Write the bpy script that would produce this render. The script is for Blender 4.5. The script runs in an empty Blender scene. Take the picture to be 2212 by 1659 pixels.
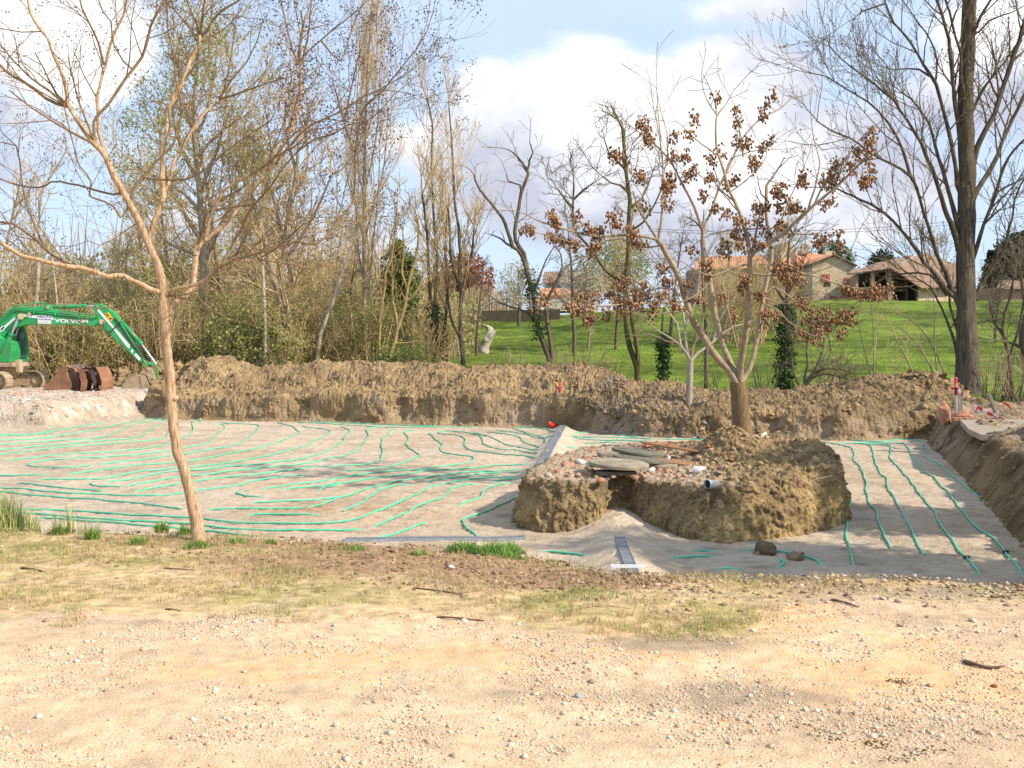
import bpy, math, random
import numpy as np
from mathutils import Vector
R = math.radians
SC = bpy.context.scene
COL = SC.collection
# ---------------------------------------------------------------- camera
CAMZ = 1.6
FPX = 2372.0            # focal length in units of a 2212 px wide picture
CX, CY = 1106.0, 829.5
TH = math.atan(92.5 / FPX)
cd = bpy.data.cameras.new('camera'); cam = bpy.data.objects.new('camera', cd); COL.objects.link(cam)
cam.location = (0, 0, CAMZ); cam.rotation_euler = (math.pi / 2 - TH, 0, 0)
cd.sensor_width = 36.0; cd.lens = 36.0 * FPX / 2212.0; cd.clip_end = 4000; cd.clip_start = 0.05
SC.camera = cam
SC.view_settings.view_transform = 'Standard'; SC.view_settings.look = 'None'
SC.view_settings.exposure = 0.66; SC.view_settings.gamma = 1.0
SC.cycles.max_bounces = 5; SC.cycles.diffuse_bounces = 3; SC.cycles.glossy_bounces = 2
SC.cycles.transparent_max_bounces = 8
# ---------------------------------------------------------------- sun
SUN = Vector((0.80, -0.34, 0.66)).normalized()      # towards the sun
sl = bpy.data.lights.new('sun', 'SUN'); sl.energy = 4.1; sl.angle = R(1.0); sl.color = (1.0, 0.90, 0.75)
so = bpy.data.objects.new('sun', sl); COL.objects.link(so)
so.rotation_euler = SUN.to_track_quat('Z', 'Y').to_euler(); so.location = (20, -10, 30)
# ---------------------------------------------------------------- sky
W = bpy.data.worlds.new('World'); SC.world = W; W.use_nodes = True
nt = W.node_tree; N = nt.nodes; L = nt.links; N.clear()

def wn(t, **k):
    n = N.new(t)
    for a, b in k.items(): setattr(n, a, b)
    return n

def wmath(op, a, b=None, c=None, clamp=False):
    n = N.new('ShaderNodeMath'); n.operation = op; n.use_clamp = clamp
    for i, v in enumerate((a, b, c)):
        if v is None: continue
        if isinstance(v, (int, float)): n.inputs[i].default_value = v
        else: L.new(v, n.inputs[i])
    return n.outputs[0]

sky = wn('ShaderNodeTexSky', sky_type='NISHITA'); sky.sun_disc = False
sky.sun_elevation = math.asin(SUN.z); sky.sun_rotation = math.atan2(SUN.x, SUN.y)
sky.air_density = 1.0; sky.dust_density = 1.5; sky.ozone_density = 1.2
tc = wn('ShaderNodeTexCoord'); sep = wn('ShaderNodeSeparateXYZ'); L.new(tc.outputs['Generated'], sep.inputs[0])
X, Y, Z = sep.outputs
az = wmath('ARCTAN2', X, Y)                       # azimuth from straight ahead
el = wmath('ARCSINE', Z)
cmb = wn('ShaderNodeCombineXYZ'); L.new(az, cmb.inputs[0]); L.new(wmath('MULTIPLY', el, 1.5), cmb.inputs[1])

def wnoise(scale, detail, rough, dist=0.0, off=(0, 0, 0)):
    m = wn('ShaderNodeVectorMath', operation='ADD'); L.new(cmb.outputs[0], m.inputs[0]); m.inputs[1].default_value = off
    n = wn('ShaderNodeTexNoise'); L.new(m.outputs[0], n.inputs['Vector'])
    n.inputs['Scale'].default_value = scale; n.inputs['Detail'].default_value = detail
    n.inputs['Roughness'].default_value = rough; n.inputs['Distortion'].default_value = dist
    return n.outputs['Fac']

def dirang(px, py):
    a = (px - CX) / FPX; b = (CY - py) / FPX
    y = math.cos(TH) + b * math.sin(TH); z = b * math.cos(TH) - math.sin(TH)
    return math.atan2(a, y), math.asin(z / math.sqrt(a * a + y * y + z * z))

# the banks of cumulus: centre, half-width and half-height on the sky dome
BLOBS = [(1300, 290, 330, 190, 1.0), (1600, 190, 220, 105, .95), (1060, 200, 110, 85, .8), (1500, 420, 700, 160, .9),
         (1000, 330, 260, 110, .75), (120, 60, 210, 140, 1.1), (30, 240, 90, 50, .6), (2150, 150, 260, 260, .75),
         (500, 520, 800, 90, .6), (1780, 330, 260, 160, .7), (-500, 200, 500, 300, .8), (2800, 300, 500, 320, .8),
         (900, -380, 1500, 200, .7), (1650, 20, 700, 60, .42)]
acc = None
for (px, py, wx, wy, amp) in BLOBS:
    a0, e0 = dirang(px, py); sa = wx / FPX; se = wy / FPX
    dx = wmath('MULTIPLY', wmath('SUBTRACT', az, a0), 1 / sa); dy = wmath('MULTIPLY', wmath('SUBTRACT', el, e0), 1 / se)
    r2 = wmath('ADD', wmath('MULTIPLY', dx, dx), wmath('MULTIPLY', dy, dy))
    g = wmath('MULTIPLY', wmath('POWER', 2.718, wmath('MULTIPLY', r2, -0.9)), amp)
    acc = g if acc is None else wmath('MAXIMUM', acc, g)
n1 = wnoise(7.0, 9, 0.56, 0.25)
n2 = wnoise(2.2, 4, 0.5, 0.3, (3.1, 1.7, 0))
dens = wmath('ADD', acc, wmath('MULTIPLY', wmath('SUBTRACT', n1, 0.5), 1.15))
dens = wmath('ADD', dens, wmath('MULTIPLY', wmath('SUBTRACT', n2, 0.5), 0.6))
cm = wn('ShaderNodeMapRange', interpolation_type='SMOOTHSTEP'); L.new(dens, cm.inputs[0])
cm.inputs[1].default_value = 0.36; cm.inputs[2].default_value = 0.60
# shading inside the clouds: bellies greyer and slightly lilac
n3 = wnoise(5.0, 7, 0.55, 0.2, (0.02, 0.05, 0)); n3b = wnoise(5.0, 7, 0.55, 0.2, (-0.03, -0.055, 0))
rel = wmath('ADD', wmath('MULTIPLY', wmath('SUBTRACT', n3b, n3), 3.0), wmath('MULTIPLY', wmath('SUBTRACT', n2, 0.5), 1.4))
low = wn('ShaderNodeMapRange'); L.new(el, low.inputs[0]); low.inputs[1].default_value = 0.10; low.inputs[2].default_value = 0.25
low.inputs[3].default_value = 0.12; low.inputs[4].default_value = 0.78
lit = wmath('ADD', rel, low.outputs[0], clamp=True)
cc = wn('ShaderNodeMix', data_type='RGBA'); L.new(lit, cc.inputs['Factor'])
cc.inputs['A'].default_value = (4.1, 4.35, 5.2, 1); cc.inputs['B'].default_value = (8.0, 8.0, 8.1, 1)
# thin veil that pales the blue
vn = wnoise(1.6, 5, 0.6, 0.5, (9, 4, 0))
veil = wn('ShaderNodeMapRange'); L.new(vn, veil.inputs[0]); veil.inputs[1].default_value = 0.3; veil.inputs[2].default_value = 0.75
veil.inputs[3].default_value = 0.6; veil.inputs[4].default_value = 0.95
skm = wn('ShaderNodeMix', data_type='RGBA', blend_type='MULTIPLY'); skm.inputs['Factor'].default_value = 1
L.new(sky.outputs[0], skm.inputs['A']); skm.inputs['B'].default_value = (1.15, 1.22, 1.4, 1)
sk2 = wn('ShaderNodeMix', data_type='RGBA'); L.new(veil.outputs[0], sk2.inputs['Factor'])
L.new(skm.outputs['Result'], sk2.inputs['A']); sk2.inputs['B'].default_value = (4.9, 6.0, 7.6, 1)
fin = wn('ShaderNodeMix', data_type='RGBA'); L.new(cm.outputs[0], fin.inputs['Factor'])
L.new(sk2.outputs['Result'], fin.inputs['A']); L.new(cc.outputs['Result'], fin.inputs['B'])
bg = wn('ShaderNodeBackground'); bg.inputs['Strength'].default_value = 0.098
L.new(fin.outputs['Result'], bg.inputs['Color'])
wo = wn('ShaderNodeOutputWorld'); L.new(bg.outputs[0], wo.inputs[0])

# ---------------------------------------------------------------- pixel -> world helpers (photo seen 2212 px wide)
def ray(px, py):
    a = (px - CX) / FPX; b = (CY - py) / FPX
    return a, math.cos(TH) + b * math.sin(TH), b * math.cos(TH) - math.sin(TH)
def at(px, py, y):
    a, ry, rz = ray(px, py); t = y / ry
    return (a * t, y, CAMZ + rz * t)
def gnd(px, py, z=0.0):
    a, ry, rz = ray(px, py); t = (z - CAMZ) / rz
    return (a * t, ry * t, z)

# ---------------------------------------------------------------- noise in numpy
_rs = np.random.RandomState(5)
_perm = _rs.permutation(1024).astype(np.int64); _perm = np.concatenate([_perm, _perm])
_grad = _rs.normal(size=(1024, 3)); _grad /= np.linalg.norm(_grad, axis=1)[:, None]
def perlin(P):
    P = np.asarray(P, float); I = np.floor(P).astype(np.int64); F = P - I
    U = F * F * F * (F * (F * 6 - 15) + 10); I &= 1023
    res = 0
    for dx in (0, 1):
        wx = U[:, 0] if dx else 1 - U[:, 0]
        a = _perm[(I[:, 0] + dx) & 1023]
        for dy in (0, 1):
            wy = U[:, 1] if dy else 1 - U[:, 1]
            b = _perm[(a + I[:, 1] + dy) & 1023]
            for dz in (0, 1):
                wz = U[:, 2] if dz else 1 - U[:, 2]
                g = _grad[_perm[(b + I[:, 2] + dz) & 1023]]
                d = g[:, 0] * (F[:, 0] - dx) + g[:, 1] * (F[:, 1] - dy) + g[:, 2] * (F[:, 2] - dz)
                res = res + wx * wy * wz * d
    return res * 1.5
def fbm(P, scale=1.0, octs=4, gain=0.5, off=0.0, ridged=False):
    P = np.asarray(P, float) * scale + off; a = 1.0; s = 0
    for o in range(octs):
        n = perlin(P)
        if ridged: n = 0.5 - np.abs(n) * 1.6
        s = s + a * n; a *= gain; P = P * 2.03 + 7.1
    return s
def billow(P, scale=1.0, octs=3, gain=0.5, off=0.0):
    P = np.asarray(P, float) * scale + off; a = 1.0; s = 0
    for o in range(octs): s = s + a * (np.abs(perlin(P)) * 2 - .55); a *= gain; P = P * 2.07 + 3.3
    return s
def P3(x, y, z=None):
    x = np.asarray(x, float); y = np.asarray(y, float)
    return np.stack([x.ravel(), y.ravel(), (np.zeros_like(x) if z is None else np.asarray(z, float)).ravel()], 1)
def sstep(a, b, x):
    t = np.clip((x - a) / (b - a), 0, 1); return t * t * (3 - 2 * t)

# ---------------------------------------------------------------- materials
def rgba(c): return (c[0], c[1], c[2], 1)
def material(name, cols, scale=4.0, detail=6, rough=0.85, bump=0.3, bscale=None, bdist=0.02, stretch=(1, 1, 1), spec=0.3, metal=0.0,
             fine=0.0, fscale=60.0, attr=False, voro=0.0, vscale=20.0, coords='Object', sub=0.0, trans=0.0):
    """noise driven surface; attr multiplies the mesh's own 'Col' attribute in"""
    m = bpy.data.materials.new(name); m.use_nodes = True; t = m.node_tree; t.nodes.clear()
    def n(k, **kw):
        q = t.nodes.new(k)
        for a, b in kw.items(): setattr(q, a, b)
        return q
    out = n('ShaderNodeOutputMaterial'); b = n('ShaderNodeBsdfPrincipled'); t.links.new(b.outputs[0], out.inputs[0])
    tcd = n('ShaderNodeTexCoord'); mp = n('ShaderNodeMapping'); mp.inputs['Scale'].default_value = stretch
    t.links.new(tcd.outputs[coords], mp.inputs[0])
    def noise(s, d, r=0.6):
        q = n('ShaderNodeTexNoise'); q.inputs['Scale'].default_value = s; q.inputs['Detail'].default_value = d
        q.inputs['Roughness'].default_value = r; t.links.new(mp.outputs[0], q.inputs['Vector']); return q.outputs['Fac']
    ramp = n('ShaderNodeValToRGB'); e = ramp.color_ramp.elements
    k = len(cols)
    for i, c in enumerate(cols):
        pos = 0.3 + 0.4 * i / max(1, k - 1)
        if i < 2: e[i].position = pos; e[i].color = rgba(c)
        else: q = e.new(pos); q.color = rgba(c)
    if k == 1: e[1].position = 1; e[1].color = rgba(cols[0])
    t.links.new(noise(scale, detail), ramp.inputs[0]); col = ramp.outputs[0]
    if fine:
        mr = n('ShaderNodeMapRange'); t.links.new(noise(fscale, 3), mr.inputs[0]); mr.inputs[1].default_value = .3; mr.inputs[2].default_value = .7
        mr.inputs[3].default_value = 1 - fine; mr.inputs[4].default_value = 1 + fine
        mx = n('ShaderNodeVectorMath', operation='SCALE'); t.links.new(col, mx.inputs[0]); t.links.new(mr.outputs[0], mx.inputs['Scale']); col = mx.outputs[0]
    if attr:
        at_ = n('ShaderNodeAttribute'); at_.attribute_name = 'Col'
        mx = n('ShaderNodeVectorMath', operation='MULTIPLY'); t.links.new(col, mx.inputs[0]); t.links.new(at_.outputs['Color'], mx.inputs[1]); col = mx.outputs[0]
    t.links.new(col, b.inputs['Base Color'])
    b.inputs['Roughness'].default_value = rough; b.inputs['Specular IOR Level'].default_value = spec; b.inputs['Metallic'].default_value = metal
    if bump:
        h = noise(bscale or scale * 4, 8, 0.65)
        if voro:
            v = n('ShaderNodeTexVoronoi'); v.inputs['Scale'].default_value = vscale; t.links.new(mp.outputs[0], v.inputs['Vector'])
            ma = n('ShaderNodeMath', operation='MULTIPLY_ADD'); t.links.new(v.outputs['Distance'], ma.inputs[0]); ma.inputs[1].default_value = -voro; t.links.new(h, ma.inputs[2]); h = ma.outputs[0]
        bp = n('ShaderNodeBump'); bp.inputs['Strength'].default_value = bump; bp.inputs['Distance'].default_value = bdist
        t.links.new(h, bp.inputs['Height']); t.links.new(bp.outputs[0], b.inputs['Normal'])
    if trans:
        tr = n('ShaderNodeBsdfTranslucent'); t.links.new(col, tr.inputs[0]); ms = n('ShaderNodeMixShader'); ms.inputs[0].default_value = trans
        t.links.new(b.outputs[0], ms.inputs[1]); t.links.new(tr.outputs[0], ms.inputs[2]); t.links.new(ms.outputs[0], out.inputs[0])
    return m
WHITE = [(1, 1, 1)]

# ---------------------------------------------------------------- objects
def tag(o, label=None, cat=None, group=None, kind=None):
    if label: o['label'] = label
    if cat: o['category'] = cat
    if group: o['group'] = group
    if kind: o['kind'] = kind
    return o
def empty(name, loc, label, cat, group=None, rz=0):
    o = bpy.data.objects.new(name, None); COL.objects.link(o); o.location = loc; o.rotation_euler[2] = rz
    o.empty_display_size = .2
    return tag(o, label, cat, group)
def link(name, me, mat=None, parent=None, world=True):
    """mesh data in world coordinates; parented without moving it"""
    if mat is not None and not len(me.materials): me.materials.append(mat)
    o = bpy.data.objects.new(name, me); COL.objects.link(o)
    if parent is not None:
        o.parent = parent
        if world:
            g = parent; off = Vector((0, 0, 0))
            while g is not None: off += g.location; g = g.parent
            o.location = -off
    return o
def mesh_np(name, V, F, smooth=True, col=None):
    V = np.ascontiguousarray(V, dtype=np.float32); me = bpy.data.meshes.new(name)
    if isinstance(F, list): Fs = [np.asarray(f) for f in F if len(f)]
    else: Fs = [np.asarray(F)]
    tot = sum(f.size for f in Fs); nf = sum(len(f) for f in Fs)
    me.vertices.add(len(V)); me.vertices.foreach_set('co', V.ravel())
    me.loops.add(tot); me.polygons.add(nf)
    me.loops.foreach_set('vertex_index', np.concatenate([f.ravel() for f in Fs]).astype(np.int32))
    ls = []; s = 0
    for f in Fs:
        k = f.shape[1]; ls.append(s + np.arange(len(f)) * k); s += f.size
    me.polygons.foreach_set('loop_start', np.concatenate(ls).astype(np.int32))
    if smooth: me.polygons.foreach_set('use_smooth', np.ones(nf, bool))
    me.update(calc_edges=True)
    if col is not None:
        c = np.ones((len(V), 4), np.float32); c[:, :3] = col
        a = me.attributes.new('Col', 'FLOAT_COLOR', 'POINT'); a.data.foreach_set('color', c.ravel())
    return me
def gridF(nr, nc, wrap=False):
    i = np.arange(nr - 1)[:, None]; j = np.arange(nc if wrap else nc - 1)[None, :]; j2 = (j + 1) % nc
    return np.stack([i * nc + j, i * nc + j2, (i + 1) * nc + j2, (i + 1) * nc + j], -1).reshape(-1, 4)
class MB:
    """collects simple solids in world space into one mesh"""
    def __init__(s): s.V = []; s.F = []; s.n = 0
    def add(s, V, F):
        V = np.asarray(V, float); s.V.append(V); s.F += [tuple(int(i) + s.n for i in f) for f in F]; s.n += len(V)
    def box(s, c, d, rz=0, ry=0, rx=0):
        c = np.array(c, float); v = np.array([[x, y, z] for x in (-.5, .5) for y in (-.5, .5) for z in (-.5, .5)]) * np.array(d)
        from mathutils import Euler
        M = np.array(Euler((rx, ry, rz)).to_matrix()); v = v @ M.T + c
        s.add(v, [(0, 1, 3, 2), (4, 6, 7, 5), (0, 4, 5, 1), (2, 3, 7, 6), (0, 2, 6, 4), (1, 5, 7, 3)])
    def tube(s, p, q, r, r2=None, n=12, cap=True):
        p = Vector(p); q = Vector(q); r2 = r if r2 is None else r2; d = (q - p).normalized()
        a = d.orthogonal().normalized(); b = d.cross(a); v = []
        for (c, rr) in ((p, r), (q, r2)):
            for i in range(n):
                t = 2 * math.pi * i / n; v.append(c + (a * math.cos(t) + b * math.sin(t)) * rr)
        f = [(i, (i + 1) % n, n + (i + 1) % n, n + i) for i in range(n)]
        if cap: f += [tuple(range(n - 1, -1, -1)), tuple(range(n, 2 * n))]
        s.add(v, f)
    def ext(s, pts, y0, y1):
        """outline in the x-z plane pushed from y0 to y1"""
        n = len(pts); v = [(x, y0, z) for x, z in pts] + [(x, y1, z) for x, z in pts]
        s.add(v, [tuple(range(n)), tuple(range(2 * n - 1, n - 1, -1))] + [(i, n + i, n + (i + 1) % n, (i + 1) % n) for i in range(n)])
    def lathe(s, c, prof, n=20, axis='z', cap=True):
        v = []
        for (r, h) in prof:
            for i in range(n):
                t = 2 * math.pi * i / n; x, y, z = r * math.cos(t), r * math.sin(t), h
                if axis == 'y': x, y, z = x, z, y
                if axis == 'x': x, y, z = z, x, y
                v.append((c[0] + x, c[1] + y, c[2] + z))
        k = len(prof); f = [(a * n + i, a * n + (i + 1) % n, (a + 1) * n + (i + 1) % n, (a + 1) * n + i) for a in range(k - 1) for i in range(n)]
        if cap: f += [tuple(range(n - 1, -1, -1)), tuple(range((k - 1) * n, k * n))]
        s.add(v, f)
    def build(s, name, mat, parent=None, smooth=False, bevel=0.0):
        me = bpy.data.meshes.new(name); me.from_pydata([tuple(v) for V in s.V for v in V], [], s.F); me.update()
        import bmesh
        bm = bmesh.new(); bm.from_mesh(me); bmesh.ops.recalc_face_normals(bm, faces=bm.faces); bm.to_mesh(me); bm.free()
        o = link(name, me, mat, parent)
        if smooth:
            for p in me.polygons: p.use_smooth = len(p.vertices) <= 4
        if bevel:
            b = o.modifiers.new('bevel', 'BEVEL'); b.width = bevel; b.segments = 2; b.limit_method = 'ANGLE'; b.angle_limit = R(40)
        return o

def tubes_np(polys, sides=4, closed_tip=True):
    """polys: list of (pts[n,3], radii[n]) -> V, F ; grouped by length, parallel-transport frames"""
    groups = {}
    for k, (p, r) in enumerate(polys): groups.setdefault(len(p), []).append(k)
    Vs = []; Fs = []; ids = []; base = 0
    for n, idx in groups.items():
        P = np.array([polys[k][0] for k in idx], float); Rr = np.array([polys[k][1] for k in idx], float); m = len(idx)
        T = np.empty_like(P); T[:, 1:-1] = P[:, 2:] - P[:, :-2]; T[:, 0] = P[:, 1] - P[:, 0]; T[:, -1] = P[:, -1] - P[:, -2]
        T /= np.linalg.norm(T, axis=2, keepdims=True) + 1e-9
        a = np.where(np.abs(T[:, 0, 2:3]) < .9, np.array([[0, 0, 1.]]), np.array([[1., 0, 0]]))
        Nn = np.cross(T[:, 0], a); Nn /= np.linalg.norm(Nn, axis=1, keepdims=True) + 1e-9
        V = np.empty((m, n, sides, 3))
        for i in range(n):
            Nn = Nn - (Nn * T[:, i]).sum(1, keepdims=True) * T[:, i]; Nn /= np.linalg.norm(Nn, axis=1, keepdims=True) + 1e-9
            B = np.cross(T[:, i], Nn)
            for s in range(sides):
                t = 2 * math.pi * s / sides
                V[:, i, s] = P[:, i] + (Nn * math.cos(t) + B * math.sin(t)) * Rr[:, i, None]
        f = []
        for i in range(n - 1):
            for s in range(sides):
                s2 = (s + 1) % sides; f.append((i * sides + s, i * sides + s2, (i + 1) * sides + s2, (i + 1) * sides + s))
        f = np.array(f)[None] + (base + np.arange(m) * n * sides)[:, None, None]
        Vs.append(V.reshape(-1, 3)); Fs.append(f.reshape(-1, 4)); ids.append(np.repeat(np.array(idx), n * sides)); base += m * n * sides
    return np.concatenate(Vs), np.concatenate(Fs), np.concatenate(ids)
def crom(pts, step):
    """Catmull-Rom resample of an (n,k) list at about `step` in the first 3 columns"""
    P = np.array(pts, float)
    if len(P) < 3:
        n = max(2, int(np.linalg.norm(P[1, :3] - P[0, :3]) / step) + 1); t = np.linspace(0, 1, n)[:, None]; return P[0] * (1 - t) + P[1] * t
    Q = np.vstack([2 * P[0] - P[1], P, 2 * P[-1] - P[-2]]); out = []
    for i in range(len(P) - 1):
        a, b, c, d = Q[i:i + 4]; n = max(1, int(np.linalg.norm(c[:3] - b[:3]) / step + .5))
        t = (np.arange(n) / n)[:, None]
        out.append(.5 * ((2 * b) + (c - a) * t + (2 * a - 5 * b + 4 * c - d) * t * t + (3 * b - a - 3 * c + d) * t ** 3))
    out.append(P[-1:]); return np.vstack(out)
# a few low-poly stones to scatter
def ico(sub=1):
    import bmesh
    bm = bmesh.new(); bmesh.ops.create_icosphere(bm, subdivisions=sub, radius=1); V = np.array([v.co for v in bm.verts]); F = np.array([[v.index for v in f.verts] for f in bm.faces]); bm.free(); return V, F
ICO1, ICO2, ICO3 = ico(1), ico(2), ico(3)
def scatter_stones(name, C, S, mat, rs, cols, flat=0.65, rough=0.28, base=ICO1, parent=None, smooth=False):
    """C centres, S sizes -> one mesh of individually deformed stones"""
    V0, F0 = base; n = len(C); nv = len(V0)
    var = 24; shapes = []
    for k in range(var):
        v = V0 * (1 + rs.uniform(-rough, rough, (nv, 1))) * (1 + rs.uniform(-.25, .25, 3)); shapes.append(v * np.array([1, 1, flat]))
    shapes = np.array(shapes); V = shapes[rs.randint(0, var, n)]
    an = rs.uniform(0, 6.28, n); c, s = np.cos(an), np.sin(an); x = V[..., 0] * c[:, None] - V[..., 1] * s[:, None]; y = V[..., 0] * s[:, None] + V[..., 1] * c[:, None]
    tl = rs.uniform(-.5, .5, n); z = V[..., 2] + x * tl[:, None] * .6
    V = np.stack([x, y, z], -1) * S[:, None, None] + C[:, None, :]
    F = F0[None] + (np.arange(n) * nv)[:, None, None]
    cl = np.asarray(cols)[rs.randint(0, len(cols), n)] * rs.uniform(.8, 1.15, (n, 1))
    me = mesh_np(name, V.reshape(-1, 3), F.reshape(-1, 3), smooth, np.repeat(cl, nv, 0))
    return link(name, me, mat, parent)
def blades_np(C, H, Wd, rs, lean=.5, segs=2):
    """grass blades: bent tapering strips"""
    n = len(C); a = rs.uniform(0, 6.28, n); l = rs.uniform(0, lean, n); dx, dy = np.cos(a), np.sin(a); b = a + 1.57 + rs.uniform(-.5, .5, n)
    wx, wy = np.cos(b), np.sin(b); V = np.empty((n, segs * 2 + 1, 3))
    for i in range(segs + 1):
        t = i / segs; px = C[:, 0] + dx * H * l * t * t; py = C[:, 1] + dy * H * l * t * t; pz = C[:, 2] + H * t * (1 - .35 * l * t)
        w = Wd * (1 - t) * .5
        if i < segs:
            V[:, 2 * i] = np.stack([px - wx * w, py - wy * w, pz], 1); V[:, 2 * i + 1] = np.stack([px + wx * w, py + wy * w, pz], 1)
        else: V[:, 2 * i] = np.stack([px, py, pz], 1)
    q = [(2 * i, 2 * i + 1, 2 * i + 3, 2 * i + 2) for i in range(segs - 1)]; tri = [(2 * segs - 2, 2 * segs - 1, 2 * segs)]
    off = (np.arange(n) * (segs * 2 + 1))[:, None, None]
    return V.reshape(-1, 3), [(np.array(q)[None] + off).reshape(-1, 4), (np.array(tri)[None] + off).reshape(-1, 3)], segs * 2 + 1
# ================================================================ GROUND
FLOOR = -0.60
SAND = (0.47, 0.385, 0.30)
def seg_d(x, y, a, b):
    ax, ay = a; bx, by = b; dx, dy = bx - ax, by - ay; t = np.clip(((x - ax) * dx + (y - ay) * dy) / (dx * dx + dy * dy), 0, 1)
    return np.hypot(x - ax - t * dx, y - ay - t * dy), t
DR1 = ((1.24, 26.6), (0.40, 17.4)); DR2 = ((1.13, 11.6), (1.06, 9.3)); DR3 = ((-1.9, 10.7), (0.6, 11.2))
def zfloor(x, y):
    x = np.asarray(x, float); y = np.asarray(y, float); sh = x.shape; x = x.ravel(); y = y.ravel()
    P = P3(x, y); z = FLOOR + .035 * fbm(P, .35, 3) + .012 * fbm(P, 2.2, 3)
    d, t = seg_d(x, y, *DR1); z += .17 * np.exp(-(d / .27) ** 2) * (1 - .25 * t)
    d, t = seg_d(x, y, *DR2); z += .15 * np.exp(-(d / .33) ** 2)
    d, t = seg_d(x, y, *DR3); z += .06 * np.exp(-(d / .4) ** 2)
    d = np.hypot((x - 1.26) / .42, (y - 13.0) / .8); z += .20 * np.exp(-d ** 2)          # sand drifted into the notch
    return z.reshape(sh)
def fpt(px, py, lift=0.0):
    z = FLOOR
    for _ in range(5):
        p = gnd(px, py, z); z = float(zfloor(np.array([p[0]]), np.array([p[1]]))[0])
    return (p[0], p[1], z + lift)

m_sand = material('sand', [(.42, .33, .235), (.52, .415, .305), (.59, .475, .355)], scale=.9, detail=8, rough=.95, bump=1, bscale=14, bdist=.045, fine=.18, fscale=70, attr=True, spec=.1)
nx, ny = 620, 560
xs = np.linspace(-17, 12.5, nx); ys = 7.0 + 26 * (np.linspace(0, 1, ny) ** 1.55)
Xg, Yg = np.meshgrid(xs, ys); Zg = zfloor(Xg, Yg); P = P3(Xg, Yg)
# tracked-over pock marks and raked ripples
pk = fbm(P, 7.0, 3); Zg = Zg + (.020 * np.clip(pk, -1, .25)).reshape(Zg.shape)
pat = sstep(.12, .55, fbm(P * np.array([1, 1.8, 1]), 1.1, 4, off=11)); moist = sstep(-.1, .5, fbm(P, .25, 3, off=4))
cl = np.ones((len(P), 3)); cl *= (1 - .16 * pat - .22 * sstep(.15, .5, fbm(P * np.array([1, 1.6, 1]), 4.5, 4, off=15)))[:, None]; cl *= (1 - np.array([.02, .06, .10]) * moist[:, None])
# freshly turned darker crumbs in a band before the island
d_ = np.exp(-(((P[:, 0] + 2.2) / 1.7) ** 2 + ((P[:, 1] - 14.2) / .9) ** 2)); mask = (sstep(-.15, .25, fbm(P, 2.5, 4, off=9)) * d_)
cl *= 1 - mask[:, None] * np.array([.10, .2, .32])
Zg += (mask * .03 * fbm(P, 9, 3)).reshape(Zg.shape)
o = link('pit_floor', mesh_np('pit_floor', np.stack([Xg.ravel(), Yg.ravel(), Zg.ravel()], 1), gridF(ny, nx), True, cl), m_sand); tag(o, 'sandy floor of the excavated pit', kind='structure')

# ---- foreground: gravel yard with a grassy verge, broken off at the pit lip
LIPX = [(-200, 1136), (0, 1143), (300, 1150), (560, 1158), (760, 1172), (1000, 1180), (1130, 1192), (1250, 1217), (1330, 1233), (1450, 1241), (1700, 1241), (1900, 1243), (2212, 1256), (2500, 1266)]
lw = np.array([gnd(a, b, 0)[:2] for a, b in LIPX]); lx = np.concatenate([[-30], lw[:, 0], [14]]); ly = np.concatenate([[9.6], lw[:, 1], [7.2]])
def lip(x): return np.interp(x, lx, ly)
def zfore(x, y):
    x = np.asarray(x, float); y = np.asarray(y, float); P = P3(x, y)
    z = .02 * fbm(P, .5, 3) + .010 * fbm(P, 2.5, 3) + .004 * fbm(P, 11, 2)
    return z.reshape(x.shape)
rowsv = np.concatenate([np.linspace(-.55, 0, 26), np.linspace(.012, 2.6, 190), 2.6 + np.cumsum(np.linspace(.014, .03, 130)), [7, 9, 12, 20, 40, 90]])
xsf = np.concatenate([[-60, -30, -16], np.linspace(-9, 9, 1000), [16, 30, 60]])
Xf, Vf = np.meshgrid(xsf, rowsv); P0 = P3(Xf, Vf * 0)
jag = (.10 * fbm(P0, 1.2, 3) + .05 * fbm(P0, 6, 3, off=3)).reshape(Xf.shape)
Yf = lip(Xf) + jag * np.exp(-np.clip(Vf, 0, 9) * 2) - Vf
zf_ = zfore(Xf, Yf); down = np.clip(-Vf / .5, 0, 1.2)
Zf = zf_ - .62 * down ** .55 * (down > 0) - .03 * np.exp(-np.clip(Vf, 0, 9) * 8)
P = P3(Xf, Yf); Zf += (.03 * fbm(P, 6, 3) * (down.ravel() > 0)).reshape(Zf.shape)
DX = P[:, 0] / P[:, 1].clip(.5) * FPX + CX           # used only to lay the kinds of ground out along the verge
v = Vf.ravel()
ed = fbm(P, 1.3, 4, off=2); ed2 = fbm(P, 5, 4, off=21)
verge_w = np.interp(P[:, 0], [-9, -4, -2, 0, 1.2, 2.0, 9], [3.0, 2.75, 2.5, 2.1, 1.6, .5, .15])
verge = 1 - sstep(-.22, .22, (v - verge_w) / 1.0 + ed * .55)
verge[P[:, 1] < 1] = 0
def blob(x, y, wx, wy): return np.exp(-(((P[:, 0] - x) / wx) ** 2 + ((P[:, 1] - y) / wy) ** 2))
redsoil = np.clip(blob(-.9, 8.0, 1.5, .5) + blob(.35, 7.3, .8, .35) + .8 * blob(-2.4, 8.7, 1.3, .25), 0, 1)
redsoil = sstep(.25, .6, redsoil + ed2 * .35 + ed * .2)
orange = sstep(.2, .7, blob(1.1, 6.2, .9, .5) + .9 * blob(2.1, 5.1, .9, .6) + .7 * blob(-.4, 5.5, 1.3, .25) + .7 * blob(-1.3, 5.2, .5, .2) + ed2 * .4 + ed * .3)
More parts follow.
